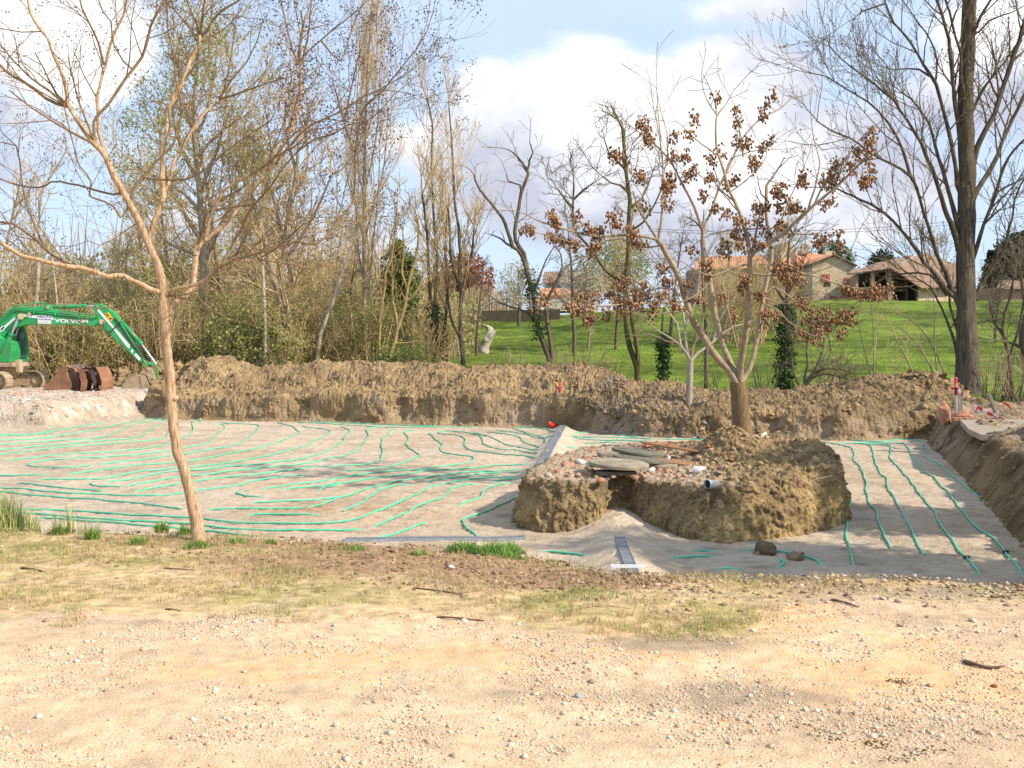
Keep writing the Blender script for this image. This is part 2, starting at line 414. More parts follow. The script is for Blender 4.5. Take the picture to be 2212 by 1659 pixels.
darkp = sstep(.3, .8, 1.0 * blob(.85, 5.75, .55, .22) + .8 * blob(3.2, 7.0, 1.6, .3) + .9 * blob(1.05, 4.9, .5, .25) + .6 * blob(-2, 6.2, .9, .15) + .6 * blob(.0, 4.95, .35, .12) + ed2 * .35)
gravel = np.array([.56, .415, .268]); straw = np.array([.49, .36, .19]); green = np.array([.27, .25, .08]); red = np.array([.30, .18, .11])
gmix = sstep(.0, .5, fbm(P, 1.1, 4, off=31) + .45 * np.exp(-((P[:, 0] + 3.5) / 2.2) ** 2) * np.exp(-((v - .6) / .7) ** 2) + .2 * np.exp(-((P[:, 0] - .5) / .8) ** 2))
cl = np.tile(gravel, (len(P), 1)) * (1 + .10 * fbm(P, .8, 4, off=5))[:, None]
def mixc(c, k, m): return c * (1 - m[:, None]) + np.asarray(k) * m[:, None]
bs = sstep(.8, 1.6, P[:, 0]) * np.exp(-(v / .75) ** 2) * sstep(-.5, .2, ed); cl = mixc(cl, (.34, .235, .14), bs * .8)
cl = cl * (1 + .16 * fbm(P * np.array([.35, 1.5, 1]), 1.3, 4, off=91) - .10 * sstep(.1, .5, fbm(P, 2.6, 3, off=93)))[:, None]
cl = mixc(cl, (.64, .40, .21), orange * (.45 + .5 * sstep(-.3, .3, fbm(P, 9, 3, off=81)))); cl = mixc(cl, (.30, .235, .165), darkp * .8)
vg = mixc(np.tile(straw, (len(P), 1)), green, gmix * .55)
cl = mixc(cl, vg, verge * (.55 + .45 * sstep(-.35, .15, fbm(P, 3, 4, off=44) + .12))); cl = mixc(cl, red, redsoil * np.clip(verge * 1.4 + .1, 0, 1) * .85)
cl = cl * (1 + (.22 * ed2 + .30 * fbm(P, 14, 3, off=61)) * (.35 + .9 * verge))[:, None].clip(.55, 1.5)
cl = mixc(cl, (.33, .24, .155), np.clip(down.ravel() * 3, 0, 1) * .8)
m_fore = material('gravel_yard_surface', [(.84, .80, .76), (1, 1, 1), (1.14, 1.12, 1.08)], scale=9, detail=10, rough=.95, bump=.5, bscale=45, bdist=.010, fine=.2, fscale=130, attr=True, spec=.08, voro=.8, vscale=75)
o = link('gravel_yard', mesh_np('gravel_yard', np.stack([Xf.ravel(), Yf.ravel(), Zf.ravel()], 1), gridF(len(rowsv), len(xsf))[:, ::-1], True, cl), m_fore); tag(o, 'pale gravel yard with a dry grass verge', kind='structure')

# loose stones
rs = np.random.RandomState(11)
def rnd_fore(n, y0, y1, pw=1.0):
    y = y0 + (y1 - y0) * rs.uniform(0, 1, n) ** pw; x = rs.uniform(-.56, .56, n) * y; return x, y
m_stone = material('pebble_surface', [(.85, .85, .85), (1.1, 1.1, 1.1)], scale=30, rough=.85, bump=.2, attr=True, spec=.15)
def stones(name, n, y0, y1, s0, s1, label, pw=1.3, clump=True):
    x, y = rnd_fore(n, y0, y1, pw); P = P3(x, y); vv = lip(x) - y
    keep = (vv > .05) & (rs.uniform(0, 1, n) < np.clip(.35 + 1.3 * fbm(P, 1.6, 3, off=70), .05, 1)) if clump else (vv > .05)
    vw = np.interp(x, [-9, -4, -2, 0, 1.2, 2.0, 9], [3.0, 2.75, 2.5, 2.1, 1.6, .5, .15]); keep &= (vv > vw * .95 + .35 * np.exp(-vw)) | (rs.uniform(0, 1, n) < .06)
    x, y = x[keep], y[keep]; S = (s0 + (s1 - s0) * rs.uniform(0, 1, len(x)) ** 4); C = np.stack([x, y, zfore(x, y) + S * .22], 1)
    o = scatter_stones(name, C, S, m_stone, rs, [(.62, .48, .34), (.68, .55, .41), (.54, .40, .26), (.60, .44, .31), (.46, .34, .23), (.66, .54, .41), (.60, .48, .37), (.44, .32, .21)])
    tag(o, label, 'gravel', kind='stuff')
stones('fine_gravel', 95000, 3.6, 8.6, .003, .0085, 'fine pale gravel strewn over the yard', 1.5)
stones('coarse_gravel', 9000, 3.6, 8.8, .005, .019, 'coarser pinkish stones strewn over the yard', 1.2)

# ---- a strip of dug earth that follows a line: profile goes outwards and up from the pit floor
def strip(name, path, keys, mat, nu, nv, amp=1.0, seed=0.0, colf=None, label='', lump=1.0, groove=0.0, amps=None, smooth=.2, buttress=0, face=0.0):
    P_ = crom([(a[0], a[1], 0) for a in path], .25)[:, :2]; s = np.concatenate([[0], np.cumsum(np.linalg.norm(np.diff(P_, axis=0), axis=1))])
    u = np.linspace(0, s[-1], nu); c = np.stack([np.interp(u, s, P_[:, k]) for k in (0, 1)], 1)
    T = np.gradient(c, axis=0)
    T /= np.linalg.norm(T, axis=1)[:, None]; kw = int(nu * smooth / 2)
    for k in (0, 1): T[:, k] = np.convolve(np.pad(T[:, k], kw, mode='edge'), np.ones(2 * kw + 1) / (2 * kw + 1), 'valid')
    T /= np.linalg.norm(T, axis=1)[:, None]; Nn = np.stack([-T[:, 1], T[:, 0]], 1)
    if face: Nn = Nn * (1 - face) + np.array([0, 1.]) * face; Nn /= np.linalg.norm(Nn, axis=1)[:, None]
    # keys: (t in 0..1, [(off, z)...]); t is position along the path
    ts = [k[0] for k in keys]; prof = np.array([k[1] for k in keys], float)      # K, m, 2
    pu = np.stack([[np.interp(u / s[-1], ts, prof[:, j, q]) for q in (0, 1)] for j in range(prof.shape[1])], 0)   # m,2,nu
    m = prof.shape[1]; w = np.interp(np.linspace(0, 1, nv), np.linspace(0, 1, len(amps) if amps else 2), amps or [1, 1])
    seglen = np.hypot(np.diff(prof[:, :, 0], axis=1), np.diff(prof[:, :, 1], axis=1)).mean(0) + .15
    cs = np.concatenate([[0], np.cumsum(seglen)]) / seglen.sum(); vv = np.linspace(0, 1, nv)
    off = np.stack([np.interp(vv, cs, pu[:, 0, i]) for i in range(nu)], 1); zz = np.stack([np.interp(vv, cs, pu[:, 1, i]) for i in range(nu)], 1)
    V = np.stack([c[None, :, 0] + Nn[None, :, 0] * off, c[None, :, 1] + Nn[None, :, 1] * off, zz], -1)
    Q = V.reshape(-1, 3)
    du = np.gradient(V, axis=1); dv = np.gradient(V, axis=0); nrm = np.cross(du, dv); nrm /= np.linalg.norm(nrm, axis=2, keepdims=True) + 1e-9; nrm = nrm.reshape(-1, 3); kz = sstep(.3, .5, np.repeat(vv, nu))[:, None]; nrm = nrm * (1 - kz) + np.array([0, 0, 1.]) * kz; nrm /= np.linalg.norm(nrm, axis=1, keepdims=True) + 1e-9
    W_ = np.repeat(w, nu) * amp * sstep(0, .05, np.repeat(vv, nu))
    amp_b = buttress * (1 - np.abs(nrm[:, 2]) ** 2)
    Qw = Q + .12 * np.stack([fbm(Q, 2.5, 2, off=seed + 30 + q * 4) for q in range(3)], 1)
    d = .16 * fbm(Q, 1.1, 2, off=seed) + .055 * lump * billow(Qw, 2.6, 2, .6, off=seed + 5) + .05 * lump * billow(Qw, 5.5, 3, .65, off=seed + 9) + .02 * lump * fbm(Q, 16, 2, .6, off=seed + 3) + amp_b * fbm(Q * np.array([1, 1, .25]), .8, 3, .55, off=seed + 17)
    if groove: d += groove * fbm(Q * np.array([1, 1, .25]), 4.5, 3, off=seed + 2, ridged=True) * (1 - np.abs(nrm[:, 2]))
    V2 = Q + nrm * (d * W_)[:, None]
    cl = colf(V2, np.repeat(vv, nu), np.tile(u, nv) / s[-1]) if colf else np.ones((len(Q), 3))
    me = mesh_np(name, V2, gridF(nv, nu), True, cl)
    o = link(name, me, mat); tag(o, label, kind='structure')
    return V2.reshape(nv, nu, 3)
m_earth = material('dug_earth', [(.75, .72, .7), (1, 1, 1), (1.2, 1.2, 1.15)], scale=3.2, detail=10, rough=.95, bump=1.0, bscale=14, bdist=.05, fine=.25, fscale=38, attr=True, spec=.06, voro=.5, vscale=16)
EARTH = np.array([.31, .215, .115])
def flr(px, py): return gnd(px, py, FLOOR)[:2]

# spoil heap along the far side
bp = [flr(300, 900), flr(345, 905), flr(520, 910), flr(760, 915), flr(1000, 922), flr(1210, 927), flr(1330, 941), flr(1500, 950), flr(1650, 951), flr(1850, 954), flr(2000, 950), (11.2, 24.0)]
def bk(t, ztop, zl, crest, run=4.6): return (t, [(0, -.68), (.22, -.50), (.42, zl - .12), (.7, zl + .02), (2.2, zl + .05), (run * .7, crest * .8), (run, crest), (run + 1.6, crest * .6), (run + 4.2, -.35)])
keysB = [bk(0, 0, .12, 1.05), bk(.07, 0, .15, 1.10), bk(.13, 0, .12, .72), bk(.2, 0, .2, .92), bk(.32, 0, .25, .95), bk(.45, 0, .25, .88), bk(.55, 0, .22, .92), bk(.6, 0, .05, .80, 6.0),
         bk(.66, 0, .0, .50, 6.5), bk(.78, 0, .08, .28, 4.6), bk(.86, 0, .08, .28), bk(.93, 0, .08, .74), bk(.97, 0, .08, .5), bk(1, 0, .08, .35)]
def colB(V, vv, u):
    n = fbm(V, .7, 4, off=3); n2 = fbm(V, 4, 3, off=8); c = np.tile(EARTH, (len(V), 1)) * (1 + .25 * n + .25 * n2)[:, None]
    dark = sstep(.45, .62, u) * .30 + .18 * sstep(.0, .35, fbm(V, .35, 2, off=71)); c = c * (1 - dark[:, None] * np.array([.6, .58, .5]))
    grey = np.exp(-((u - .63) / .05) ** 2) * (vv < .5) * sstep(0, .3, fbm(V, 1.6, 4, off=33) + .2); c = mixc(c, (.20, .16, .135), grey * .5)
    talus = (vv < .1) * sstep(-.1, .4, n); c = mixc(c, (.36, .27, .19), talus * .6)
    return c
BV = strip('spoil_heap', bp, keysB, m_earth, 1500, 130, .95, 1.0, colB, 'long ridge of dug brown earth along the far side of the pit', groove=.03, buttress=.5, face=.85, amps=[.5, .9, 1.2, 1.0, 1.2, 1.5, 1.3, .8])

# gravel platform the excavator stands on
pp = [(-40, 25.8), (-22, 26.2), flr(0, 930), flr(130, 927), flr(230, 915), flr(330, 902), flr(360, 893), (-9.2, 36)]
def pkf(t): return (t, [(0, -.66), (.5, -.5), (.75, -.12), (1.0, .03), (1.6, .05), (4, .05), (9, .05), (16, .0), (24, -.2)])
def colP(V, vv, u):
    n = fbm(V, .9, 4, off=13); n2 = fbm(V, 3.5, 3, off=18); c = np.tile(np.array([.50, .41, .33]), (len(V), 1)) * (1 + .15 * n + .2 * n2)[:, None]
    lo = V[:, 2] < -.02; c = mixc(c, (.40, .33, .245), lo * .7)
    c = mixc(c, (.55, .27, .17), np.exp(-((V[:, 2] + .06) / .09) ** 2) * sstep(-.1, .45, n2 + .5 * n) * .75)
    c = mixc(c, (.66, .60, .55), (V[:, 0] > -13) * np.exp(-((V[:, 2] + .2) / .16) ** 2) * sstep(.0, .3, n2) * .8)
    c = mixc(c, (.27, .22, .16), (V[:, 0] < -12) * np.exp(-((V[:, 2] + .3) / .12) ** 2) * sstep(-.1, .4, n) * .6)
    return c
PV = strip('excavator_platform', pp, [pkf(0), pkf(1)], m_earth, 700, 110, .45, 21.0, colP, 'pale gravel platform at the left of the pit', amps=[.5, 1, .9, .35, .25, .2, .2, .2], smooth=.08)

# bank on the right side of the pit
rp = [(11.4, 27.5), (10.0, 25.6), flr(1992, 950), flr(2040, 1000), flr(2110, 1080), flr(2212, 1200), (4.95, 9.4), (4.75, 7.6), (4.7, 6.8)]
def rk(t, z1=.12, z2=.12): return (t, [(0, -.70), (.18, -.45), (.4, z1 - .2), (.6, z1), (1.6, z2), (3.2, z2), (6, z2), (12, .2), (30, 0)])
def colR(V, vv, u):
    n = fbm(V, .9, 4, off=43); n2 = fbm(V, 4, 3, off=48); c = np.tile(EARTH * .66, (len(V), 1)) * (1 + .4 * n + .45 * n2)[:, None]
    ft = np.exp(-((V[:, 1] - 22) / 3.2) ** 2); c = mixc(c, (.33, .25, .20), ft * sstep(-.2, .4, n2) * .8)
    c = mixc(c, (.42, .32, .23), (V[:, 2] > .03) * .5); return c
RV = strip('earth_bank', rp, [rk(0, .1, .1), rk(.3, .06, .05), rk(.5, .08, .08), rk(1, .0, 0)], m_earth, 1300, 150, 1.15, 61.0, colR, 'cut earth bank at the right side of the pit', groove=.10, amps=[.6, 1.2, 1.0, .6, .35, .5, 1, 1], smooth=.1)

def heap(name, cx, cy, rx, ry, h, label, seed, col, n=150, m=60, z0=0.0, lumpy=1.0):
    th = np.linspace(0, 2 * np.pi, n, endpoint=False); rr = np.linspace(1, 0.0, m); T_, Q = np.meshgrid(th, rr)
    w = 1 + .16 * fbm(P3(np.cos(T_), np.sin(T_)), 1.6, 3, off=seed).reshape(T_.shape)
    x = cx + np.cos(T_) * Q * rx * w; y = cy + np.sin(T_) * Q * ry * w; z = z0 - .12 + (h + .12) * (1 - Q) ** .9 * (1 - .25 * (1 - Q))
    V = np.stack([x.ravel(), y.ravel(), z.ravel()], 1); k = (sstep(0, .25, 1 - Q)).ravel()
    sc_ = min(rx, ry); V += np.stack([fbm(V, 2.2, 4, .6, off=seed + q * 9) for q in range(3)], 1) * (k * .17 * lumpy)[:, None] * min(1.2, sc_)
    V += np.stack([fbm(V, 8, 3, .6, off=seed + q * 7) for q in range(3)], 1) * (k * .06 * lumpy)[:, None]
    c = np.tile(np.array(col), (len(V), 1)) * (1 + .3 * fbm(V, 2, 4, off=seed))[:, None]
    o = link(name, mesh_np(name, V, gridF(m, n, True), True, c), m_earth); tag(o, label, kind='structure'); return V
HV1 = heap('soil_heap', 10.4, 16.6, 2.45, 2.9, 1.6, 'dark heap of soil on the right bank', 5, EARTH * .8, z0=.1)
HV2 = heap('soil_heap', *at(1985, 845, 29.2)[:2], 1.5, 1.7, 1.05, 'pointed heap of soil before the meadow', 15, EARTH * .9, z0=.05)
HV3 = heap('soil_heap', *at(352, 842, 38.2)[:2], 1.6, 1.8, 1.25, 'heap of soil beside the excavator bucket', 25, EARTH, z0=.05)
HV4 = heap('soil_heap', *at(283, 842, 38.4)[:2], 1.1, 1.2, 1.0, 'low lumpy heap of soil behind the excavator bucket', 35, EARTH * .95, z0=.05)

# ---- the island of earth left standing round the tree
OUT = [(0.02, 13.7), (0.06, 13.0), (0.42, 12.62), (0.90, 12.68), (1.06, 12.85), (1.14, 13.1), (1.36, 13.12), (1.45, 12.85), (1.70, 12.55), (1.98, 12.2), (2.3, 12.0), (2.42, 11.98), (3.1, 12.3), (3.8, 12.85), (4.12, 13.3), (4.2, 13.6), (4.5, 15.2), (4.75, 16.8), (4.3, 17.7), (3.1, 18.0), (1.9, 17.8), (1.15, 17.2), (.5, 15.6)]
oc = np.array([2.35, 14.95]); nring = 1100
Op = crom([(a, b, 0) for a, b in OUT] + [(OUT[0][0], OUT[0][1], 0)], .03)[:-1, :2]
sl_ = np.concatenate([[0], np.cumsum(np.linalg.norm(np.diff(np.vstack([Op, Op[:1]]), axis=0), axis=1))]); uu = np.linspace(0, sl_[-1], nring, endpoint=False)
Oc = np.stack([np.interp(uu, sl_, np.append(Op[:, k], Op[0, k])) for k in (0, 1)], 1)
def ztop(x, y):
    P = P3(x, y); z = -.03 + .12 * sstep(2.0, 3.2, P[:, 0]) * sstep(16.8, 15.2, P[:, 1]) + .02 * sstep(3, 4, P[:, 0])
    z = z + .34 * np.exp(-(((P[:, 0] - 2.92) / .42) ** 2 + ((P[:, 1] - 14.9) / .5) ** 2)) + .10 * np.exp(-(((P[:, 0] - 3.75) / .5) ** 2 + ((P[:, 1] - 15.4) / .8) ** 2)) + .13 * np.exp(-(((P[:, 0] - 4.0) / .35) ** 2 + ((P[:, 1] - 14.6) / .5) ** 2))
    rub = sstep(2.4, 1.9, P[:, 0]); z = z + .06 * fbm(P, 2.2, 4, off=3) * (1 - .4 * rub) + .05 * fbm(P, 6, 3, .6, off=6) * (1 - .5 * rub)
    return z.reshape(np.shape(x))
nw, nt_ = 64, 170
rows = []
for i in range(nw):
    t = i / (nw - 1); s_ = 1.0 - .055 * t ** 1.6
    p = oc + (Oc - oc) * s_; zt = ztop(p[:, 0], p[:, 1]); z = -.72 + (zt + .72 - .05) * t
    rows.append(np.stack([p[:, 0], p[:, 1], z], 1))
for i in range(1, nt_ + 1):
    t = i / nt_; s_ = .945 * (1 - t) ** 1.0; p = oc + (Oc - oc) * s_; zt = ztop(p[:, 0], p[:, 1]) - .05 * np.exp(-t * 60)
    rows.append(np.stack([p[:, 0], p[:, 1], zt], 1))
V = np.array(rows); nr_ = len(rows)
rad = np.zeros((nr_, nring, 3)); dd = Oc - oc; dd /= np.linalg.norm(dd, axis=1)[:, None]; rad[:, :, :2] = dd
kk = np.concatenate([np.ones(nw), np.linspace(1, 0, 12), np.zeros(nt_ - 12)]); bl = kk[:, None, None]
nrm = rad * bl + np.array([0, 0, 1.]) * (1 - bl * .8); nrm /= np.linalg.norm(nrm, axis=2, keepdims=True); nrm = nrm.reshape(-1, 3); Q = V.reshape(-1, 3)
vert = np.repeat(kk, nring); hgt = np.clip((Q[:, 2] + .6) / .6, 0, 1.2)
Qw = Q + .05 * np.stack([fbm(Q, 5, 2, off=30 + q * 4) for q in range(3)], 1)
d = vert * (.05 * fbm(Q, 1.8, 3, off=91) + .045 * billow(Qw * np.array([1, 1, .8]), 6, 3, .6, off=97) * (.3 + .8 * hgt) + .016 * billow(Qw * np.array([1, 1, .45]), 17, 3, .65, off=98) + .036 * fbm(Qw * np.array([1, 1, .22]), 15, 3, .6, off=99) * (1.25 - hgt))
d += .010 * fbm(Q, 30, 3, .6, off=77) + (1 - vert) * (.02 * fbm(Q, 12, 3, .6, off=72) + sstep(2.2, 2.8, Q[:, 0]) * .035 * billow(Qw, 8, 3, .6, off=12))
V2 = Q + nrm * d[:, None]
n1_ = fbm(V2, 1.2, 4, off=51); n2_ = fbm(V2, 6, 3, off=52)
c = np.tile(np.array([.30, .215, .115]), (len(V2), 1)) * (1 + .2 * n1_ + .3 * n2_)[:, None]
c = mixc(c, (.44, .32, .15), vert * sstep(.05, -.35, V2[:, 2]) * sstep(-.6, .3, n1_) * (.45 + .45 * sstep(2.2, 2.9, V2[:, 0])))                    # yellower clay low down; right face painted brighter, as if sunlit
c = mixc(c, (.20, .145, .085), vert * sstep(-.35, -.1, V2[:, 2]) * (V2[:, 0] < 2.6) * .6)  # upper wall painted darker on the left part, the shaded side
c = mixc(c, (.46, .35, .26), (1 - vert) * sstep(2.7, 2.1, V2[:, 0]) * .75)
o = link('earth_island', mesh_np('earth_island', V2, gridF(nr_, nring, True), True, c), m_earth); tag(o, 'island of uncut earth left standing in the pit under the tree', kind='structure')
ISL = V2.reshape(nr_, nring, 3)
def zisl(x, y): return float(ztop(np.array([x]), np.array([y]))[0])

# clods and rubble
m_clod = material('clod_surface', [(.8, .8, .8), (1.15, 1.15, 1.15)], scale=14, rough=.95, bump=.6, bscale=40, attr=True, spec=.05)
ECOL = [tuple(EARTH * k) for k in (.8, 1, 1.15, 1.3)]
def on_mesh(V, n, rs, r0, r1): i = rs.randint(int(r0 * V.shape[0]), int(r1 * V.shape[0]), n); j = rs.randint(0, V.shape[1], n); return V[i, j]
C = on_mesh(BV, 9000, rs, .02, .85); S = .012 + .06 * rs.uniform(0, 1, len(C)) ** 6
C2 = np.vstack([HV1[rs.randint(0, len(HV1), 900)], HV2[rs.randint(0, len(HV2), 500)], HV3[rs.randint(0, len(HV3), 500)], HV4[rs.randint(0, len(HV4), 300)]]); S2 = .012 + .06 * rs.uniform(0, 1, len(C2)) ** 5
C3 = on_mesh(RV, 7000, rs, .0, .45); S3 = .010 + .05 * rs.uniform(0, 1, len(C3)) ** 4
o = scatter_stones('earth_clods', np.vstack([C, C2, C3]), np.concatenate([S, S2, S3]), m_clod, rs, ECOL, .75, .42, smooth=False); tag(o, 'crumbled clods lying over the spoil heap', 'clods', kind='stuff')
C = on_mesh(ISL, 5000, rs, .25, .93); C = C[(C[:, 0] > 2.3) | (rs.uniform(0, 1, len(C)) < .25)]; S = .006 + .04 * rs.uniform(0, 1, len(C)) ** 5
o = scatter_stones('island_clods', C, S, m_clod, rs, ECOL, .85, .3, smooth=False); tag(o, 'crumbled clods on the earth island', 'clods', kind='stuff')
x = rs.uniform(.1, 3.0, 1500); y = rs.uniform(12.9, 17.2, 1500); k = (x > .35 + (y - 13) * .24) & (x < 2.9 + .1 * rs.normal(size=len(x))); x, y = x[k], y[k]
S = .008 + .042 * rs.uniform(0, 1, len(x)) ** 4; C = np.stack([x, y, ztop(x, y) + S * .3], 1)
o = scatter_stones('brick_rubble', C, S, m_clod, rs, [(.40, .30, .19), (.36, .27, .17), (.44, .33, .22), (.50, .20, .10), (.52, .30, .20), (.45, .15, .08), (.48, .38, .29), (.38, .29, .19), (.50, .31, .21)], .55, .35, smooth=False); tag(o, 'broken terracotta and stone rubble on the earth island', 'rubble', kind='stuff')
C = on_mesh(PV, 5200, rs, .03, .34); C = C[C[:, 0] > -24]; S = .012 + .06 * rs.uniform(0, 1, len(C)) ** 4; o = scatter_stones('platform_rubble', C, S, m_clod, rs, [(.60, .52, .45), (.52, .30, .20), (.66, .60, .54), (.45, .36, .27), (.36, .28, .2)], .6, .35, smooth=False); tag(o, 'pinkish and whitish rubble on the edge of the gravel platform', 'rubble', kind='stuff')
# grey slag rubble at the right end of the spoil heap
a_ = int(.59 * BV.shape[1]); b_ = int(.72 * BV.shape[1]); C = on_mesh(BV[:, a_:b_], 900, rs, .02, .4); S = .012 + .06 * rs.uniform(0, 1, len(C)) ** 4
o = scatter_stones('grey_rubble', C, S, m_clod, rs, [(.21, .18, .165), (.29, .25, .23), (.16, .125, .10), (.28, .18, .14)], .5, .42, smooth=False); tag(o, 'grey stony rubble at the foot of the spoil heap', 'rubble', kind='stuff')
C = on_mesh(RV[:, :int(.55 * RV.shape[1])], 900, rs, .1, .4); S = .015 + .05 * rs.uniform(0, 1, len(C)) ** 3
o = scatter_stones('bank_rubble', C, S, m_clod, rs, [(.30, .24, .22), (.40, .20, .13), (.24, .2, .18)], .6, .35, smooth=False); tag(o, 'brick and stone rubble in the right bank', 'rubble', kind='stuff')

# ---- ground behind: gully and meadow slope, out to the horizon
def zmead(x, y):
    x = np.asarray(x, float); y = np.asarray(y, float)
    top = np.interp(x, [-200, -40, -8, 0, 10, 25, 60, 200], [3.6, 3.4, 3.4, 3.7, 4.6, 5.5, 5.6, 5.6])
    s = sstep(38, 112, y); z = -.35 + (top + .35) * (.35 * s + .65 * np.clip((y - 40) / 66, 0, 1) ** .8 * (1 - .0 * s))
    P = P3(x, y); z = z + (.22 * fbm(P, .12, 3, off=2) + .05 * fbm(P, .8, 3)).reshape(x.shape) * sstep(33, 45, y)
    return z
xs = np.concatenate([[-900, -400, -200, -120], np.linspace(-80, 80, 420), [120, 200, 400, 900]]); ys = np.concatenate([np.linspace(33, 60, 190), np.linspace(60.3, 130, 180), [150, 200, 300, 500, 900, 1800]])
Xm, Ym = np.meshgrid(xs, ys); Zm = zmead(Xm, np.minimum(Ym, 112)) - .8 * sstep(35.5, 33.5, Ym); P = P3(Xm, Ym)
n = fbm(P, .10, 4, off=7); n2 = fbm(P, .9, 4, off=8); g = np.tile(np.array([.115, .162, .022]), (len(P), 1)) * (1 + .6 * n + .6 * n2 + .35 * fbm(P, .3, 3, off=17))[:, None].clip(.35, 1.9)
g = mixc(g, (.18, .24, .035), sstep(.05, .6, n + .5 * n2) * .5)
wood = sstep(0, -6, P[:, 0] + (P[:, 1] - 45) * .12) ; g = mixc(g, (.16, .15, .06), np.clip(wood, 0, 1) * .85); g = mixc(g, (.24, .19, .11), sstep(37, 33, P[:, 1]) * .7)
m_grass = material('meadow_grass', [(.8, .85, .8), (1, 1, 1), (1.2, 1.15, 1.1)], scale=.7, detail=10, rough=.9, bump=1, bscale=5, bdist=.12, fine=.3, fscale=9, attr=True, spec=.1)
o = link('meadow', mesh_np('meadow', np.stack([Xm.ravel(), Ym.ravel(), Zm.ravel()], 1), gridF(len(ys), len(xs)), True, g), m_grass); tag(o, 'green meadow rising to the farm', kind='structure')
V = np.array([(-2500, -2500, -1.6), (2500, -2500, -1.6), (2500, 2500, -1.6), (-2500, 2500, -1.6)], float)
o = link('ground', mesh_np('ground', V, np.array([[0, 1, 2, 3]]), False, np.array([[.2, .2, .1]] * 4)), m_grass); tag(o, 'ground', kind='structure')
# blades over the meadow, thinning out with distance
m_blade = material('grass_blades', WHITE, rough=.7, bump=0, attr=True, spec=.2, trans=.3)
n = 70000; y = 34 + 62 * rs.uniform(0, 1, n) ** 1.4; x = -6 + rs.uniform(0, 1, n) * (y * .48 + 8); H = rs.uniform(.05, .15, n)
V, F, k = blades_np(np.stack([x, y, zmead(x, y) - .02], 1), H, H * .28, rs, .8)
cb = np.array([.145, .195, .03]) * rs.uniform(.6, 1.4, (n, 1)) * (1 + .6 * fbm(P3(x, y), .10, 4, off=7))[:, None].clip(.5, 1.6); o = link('meadow_grass', mesh_np('meadow_grass', V, F, True, np.repeat(cb, k, 0)), m_blade); tag(o, 'long green grass of the meadow', 'grass', kind='stuff')
# dry and green grass on the verge
n = 110000; x = rs.uniform(-5.2, 2.6, n); vv = rs.uniform(.02, 3.0, n); y = lip(x) - vv; P = P3(x, y)
vw = np.interp(x, [-9, -4, -2, 0, 1.2, 2.0, 9], [3.0, 2.75, 2.5, 2.1, 1.6, .5, .15]); dn = fbm(P, 1.4, 3, off=44) * .8 + .9 * fbm(P, 7, 2, off=4) + .22
bare = np.exp(-(((x + .9) / 1.5) ** 2 + ((y - 8.0) / .5) ** 2)) + np.exp(-(((x - .35) / .8) ** 2 + ((y - 7.3) / .35) ** 2))
k = (vv < vw * (1 + .25 * fbm(P, 1.3, 3, off=2))) & (rs.uniform(0, 1, n) < np.clip(dn * 1.6, .03, 1) * (1 - .8 * np.clip(bare, 0, 1))); x, y, P, vv = x[k], y[k], P[k], vv[k]; n = len(x)
H = rs.uniform(.014, .06, n); gm = sstep(.0, .5, fbm(P, 1.1, 4, off=31) + .45 * np.exp(-((x + 3.5) / 2.2) ** 2) * np.exp(-((vv - .6) / .7) ** 2) + .2 * np.exp(-((x - .5) / .8) ** 2)) * (rs.uniform(0, 1, n) < .5)
cb = mixc(np.tile(np.array([.56, .44, .22]), (n, 1)), (.30, .33, .09), gm) * rs.uniform(.5, 1.3, (n, 1))
V, F, kb = blades_np(np.stack([x, y, zfore(x, y)], 1), H, np.full(n, .0045), rs, 1.6); o = link('verge_grass', mesh_np('verge_grass', V, F, True, np.repeat(cb, kb, 0)), m_blade); tag(o, 'short dry straw coloured grass on the verge', 'grass', kind='stuff')

# crumbs of red brown soil and leaf litter along the lip
n = 6000; x = np.concatenate([rs.normal(-.9, 1.1, n // 3), rs.normal(.35, .6, n // 3), rs.uniform(-5, 5, n // 3)]); y = np.concatenate([rs.normal(8.0, .35, n // 3), rs.normal(7.3, .25, n // 3), lip(x[2 * (n // 3):]) - np.abs(rs.normal(.05, .16, n // 3))]); k = lip(x) - y > .01; x, y = x[k], y[k]
S = .003 + .016 * rs.uniform(0, 1, len(x)) ** 5; o = scatter_stones('soil_crumbs', np.stack([x, y, zfore(x, y) + S * .2], 1), S, m_clod, rs, [(.27, .16, .09), (.34, .22, .13), (.19, .115, .07), (.42, .30, .19)], .5, .35, smooth=False); tag(o, 'reddish brown soil crumbs and litter on the verge', 'soil', kind='stuff')
n = 2000; x = rs.uniform(.8, 5.2, n); y = lip(x) - np.abs(rs.normal(.25, .45, n)); S = .004 + .02 * rs.uniform(0, 1, n) ** 4; o = scatter_stones('bare_soil_stones', np.stack([x, y, zfore(x, y) + S * .2], 1), S, m_stone, rs, [(.40, .29, .18), (.48, .36, .24), (.30, .20, .12), (.52, .41, .29)], .55, .35, smooth=False); tag(o, 'stones and crumbs on the bare soil at the right', 'gravel', kind='stuff')
# ================================================================ HOSES
m_hose = material('green_hose_plastic', [(.06, .46, .27), (.085, .55, .34)], scale=3, rough=.42, bump=.05, spec=.5)
m_black = material('black_plastic', [(.02, .02, .025), (.04, .04, .045)], scale=8, rough=.5, bump=.05)
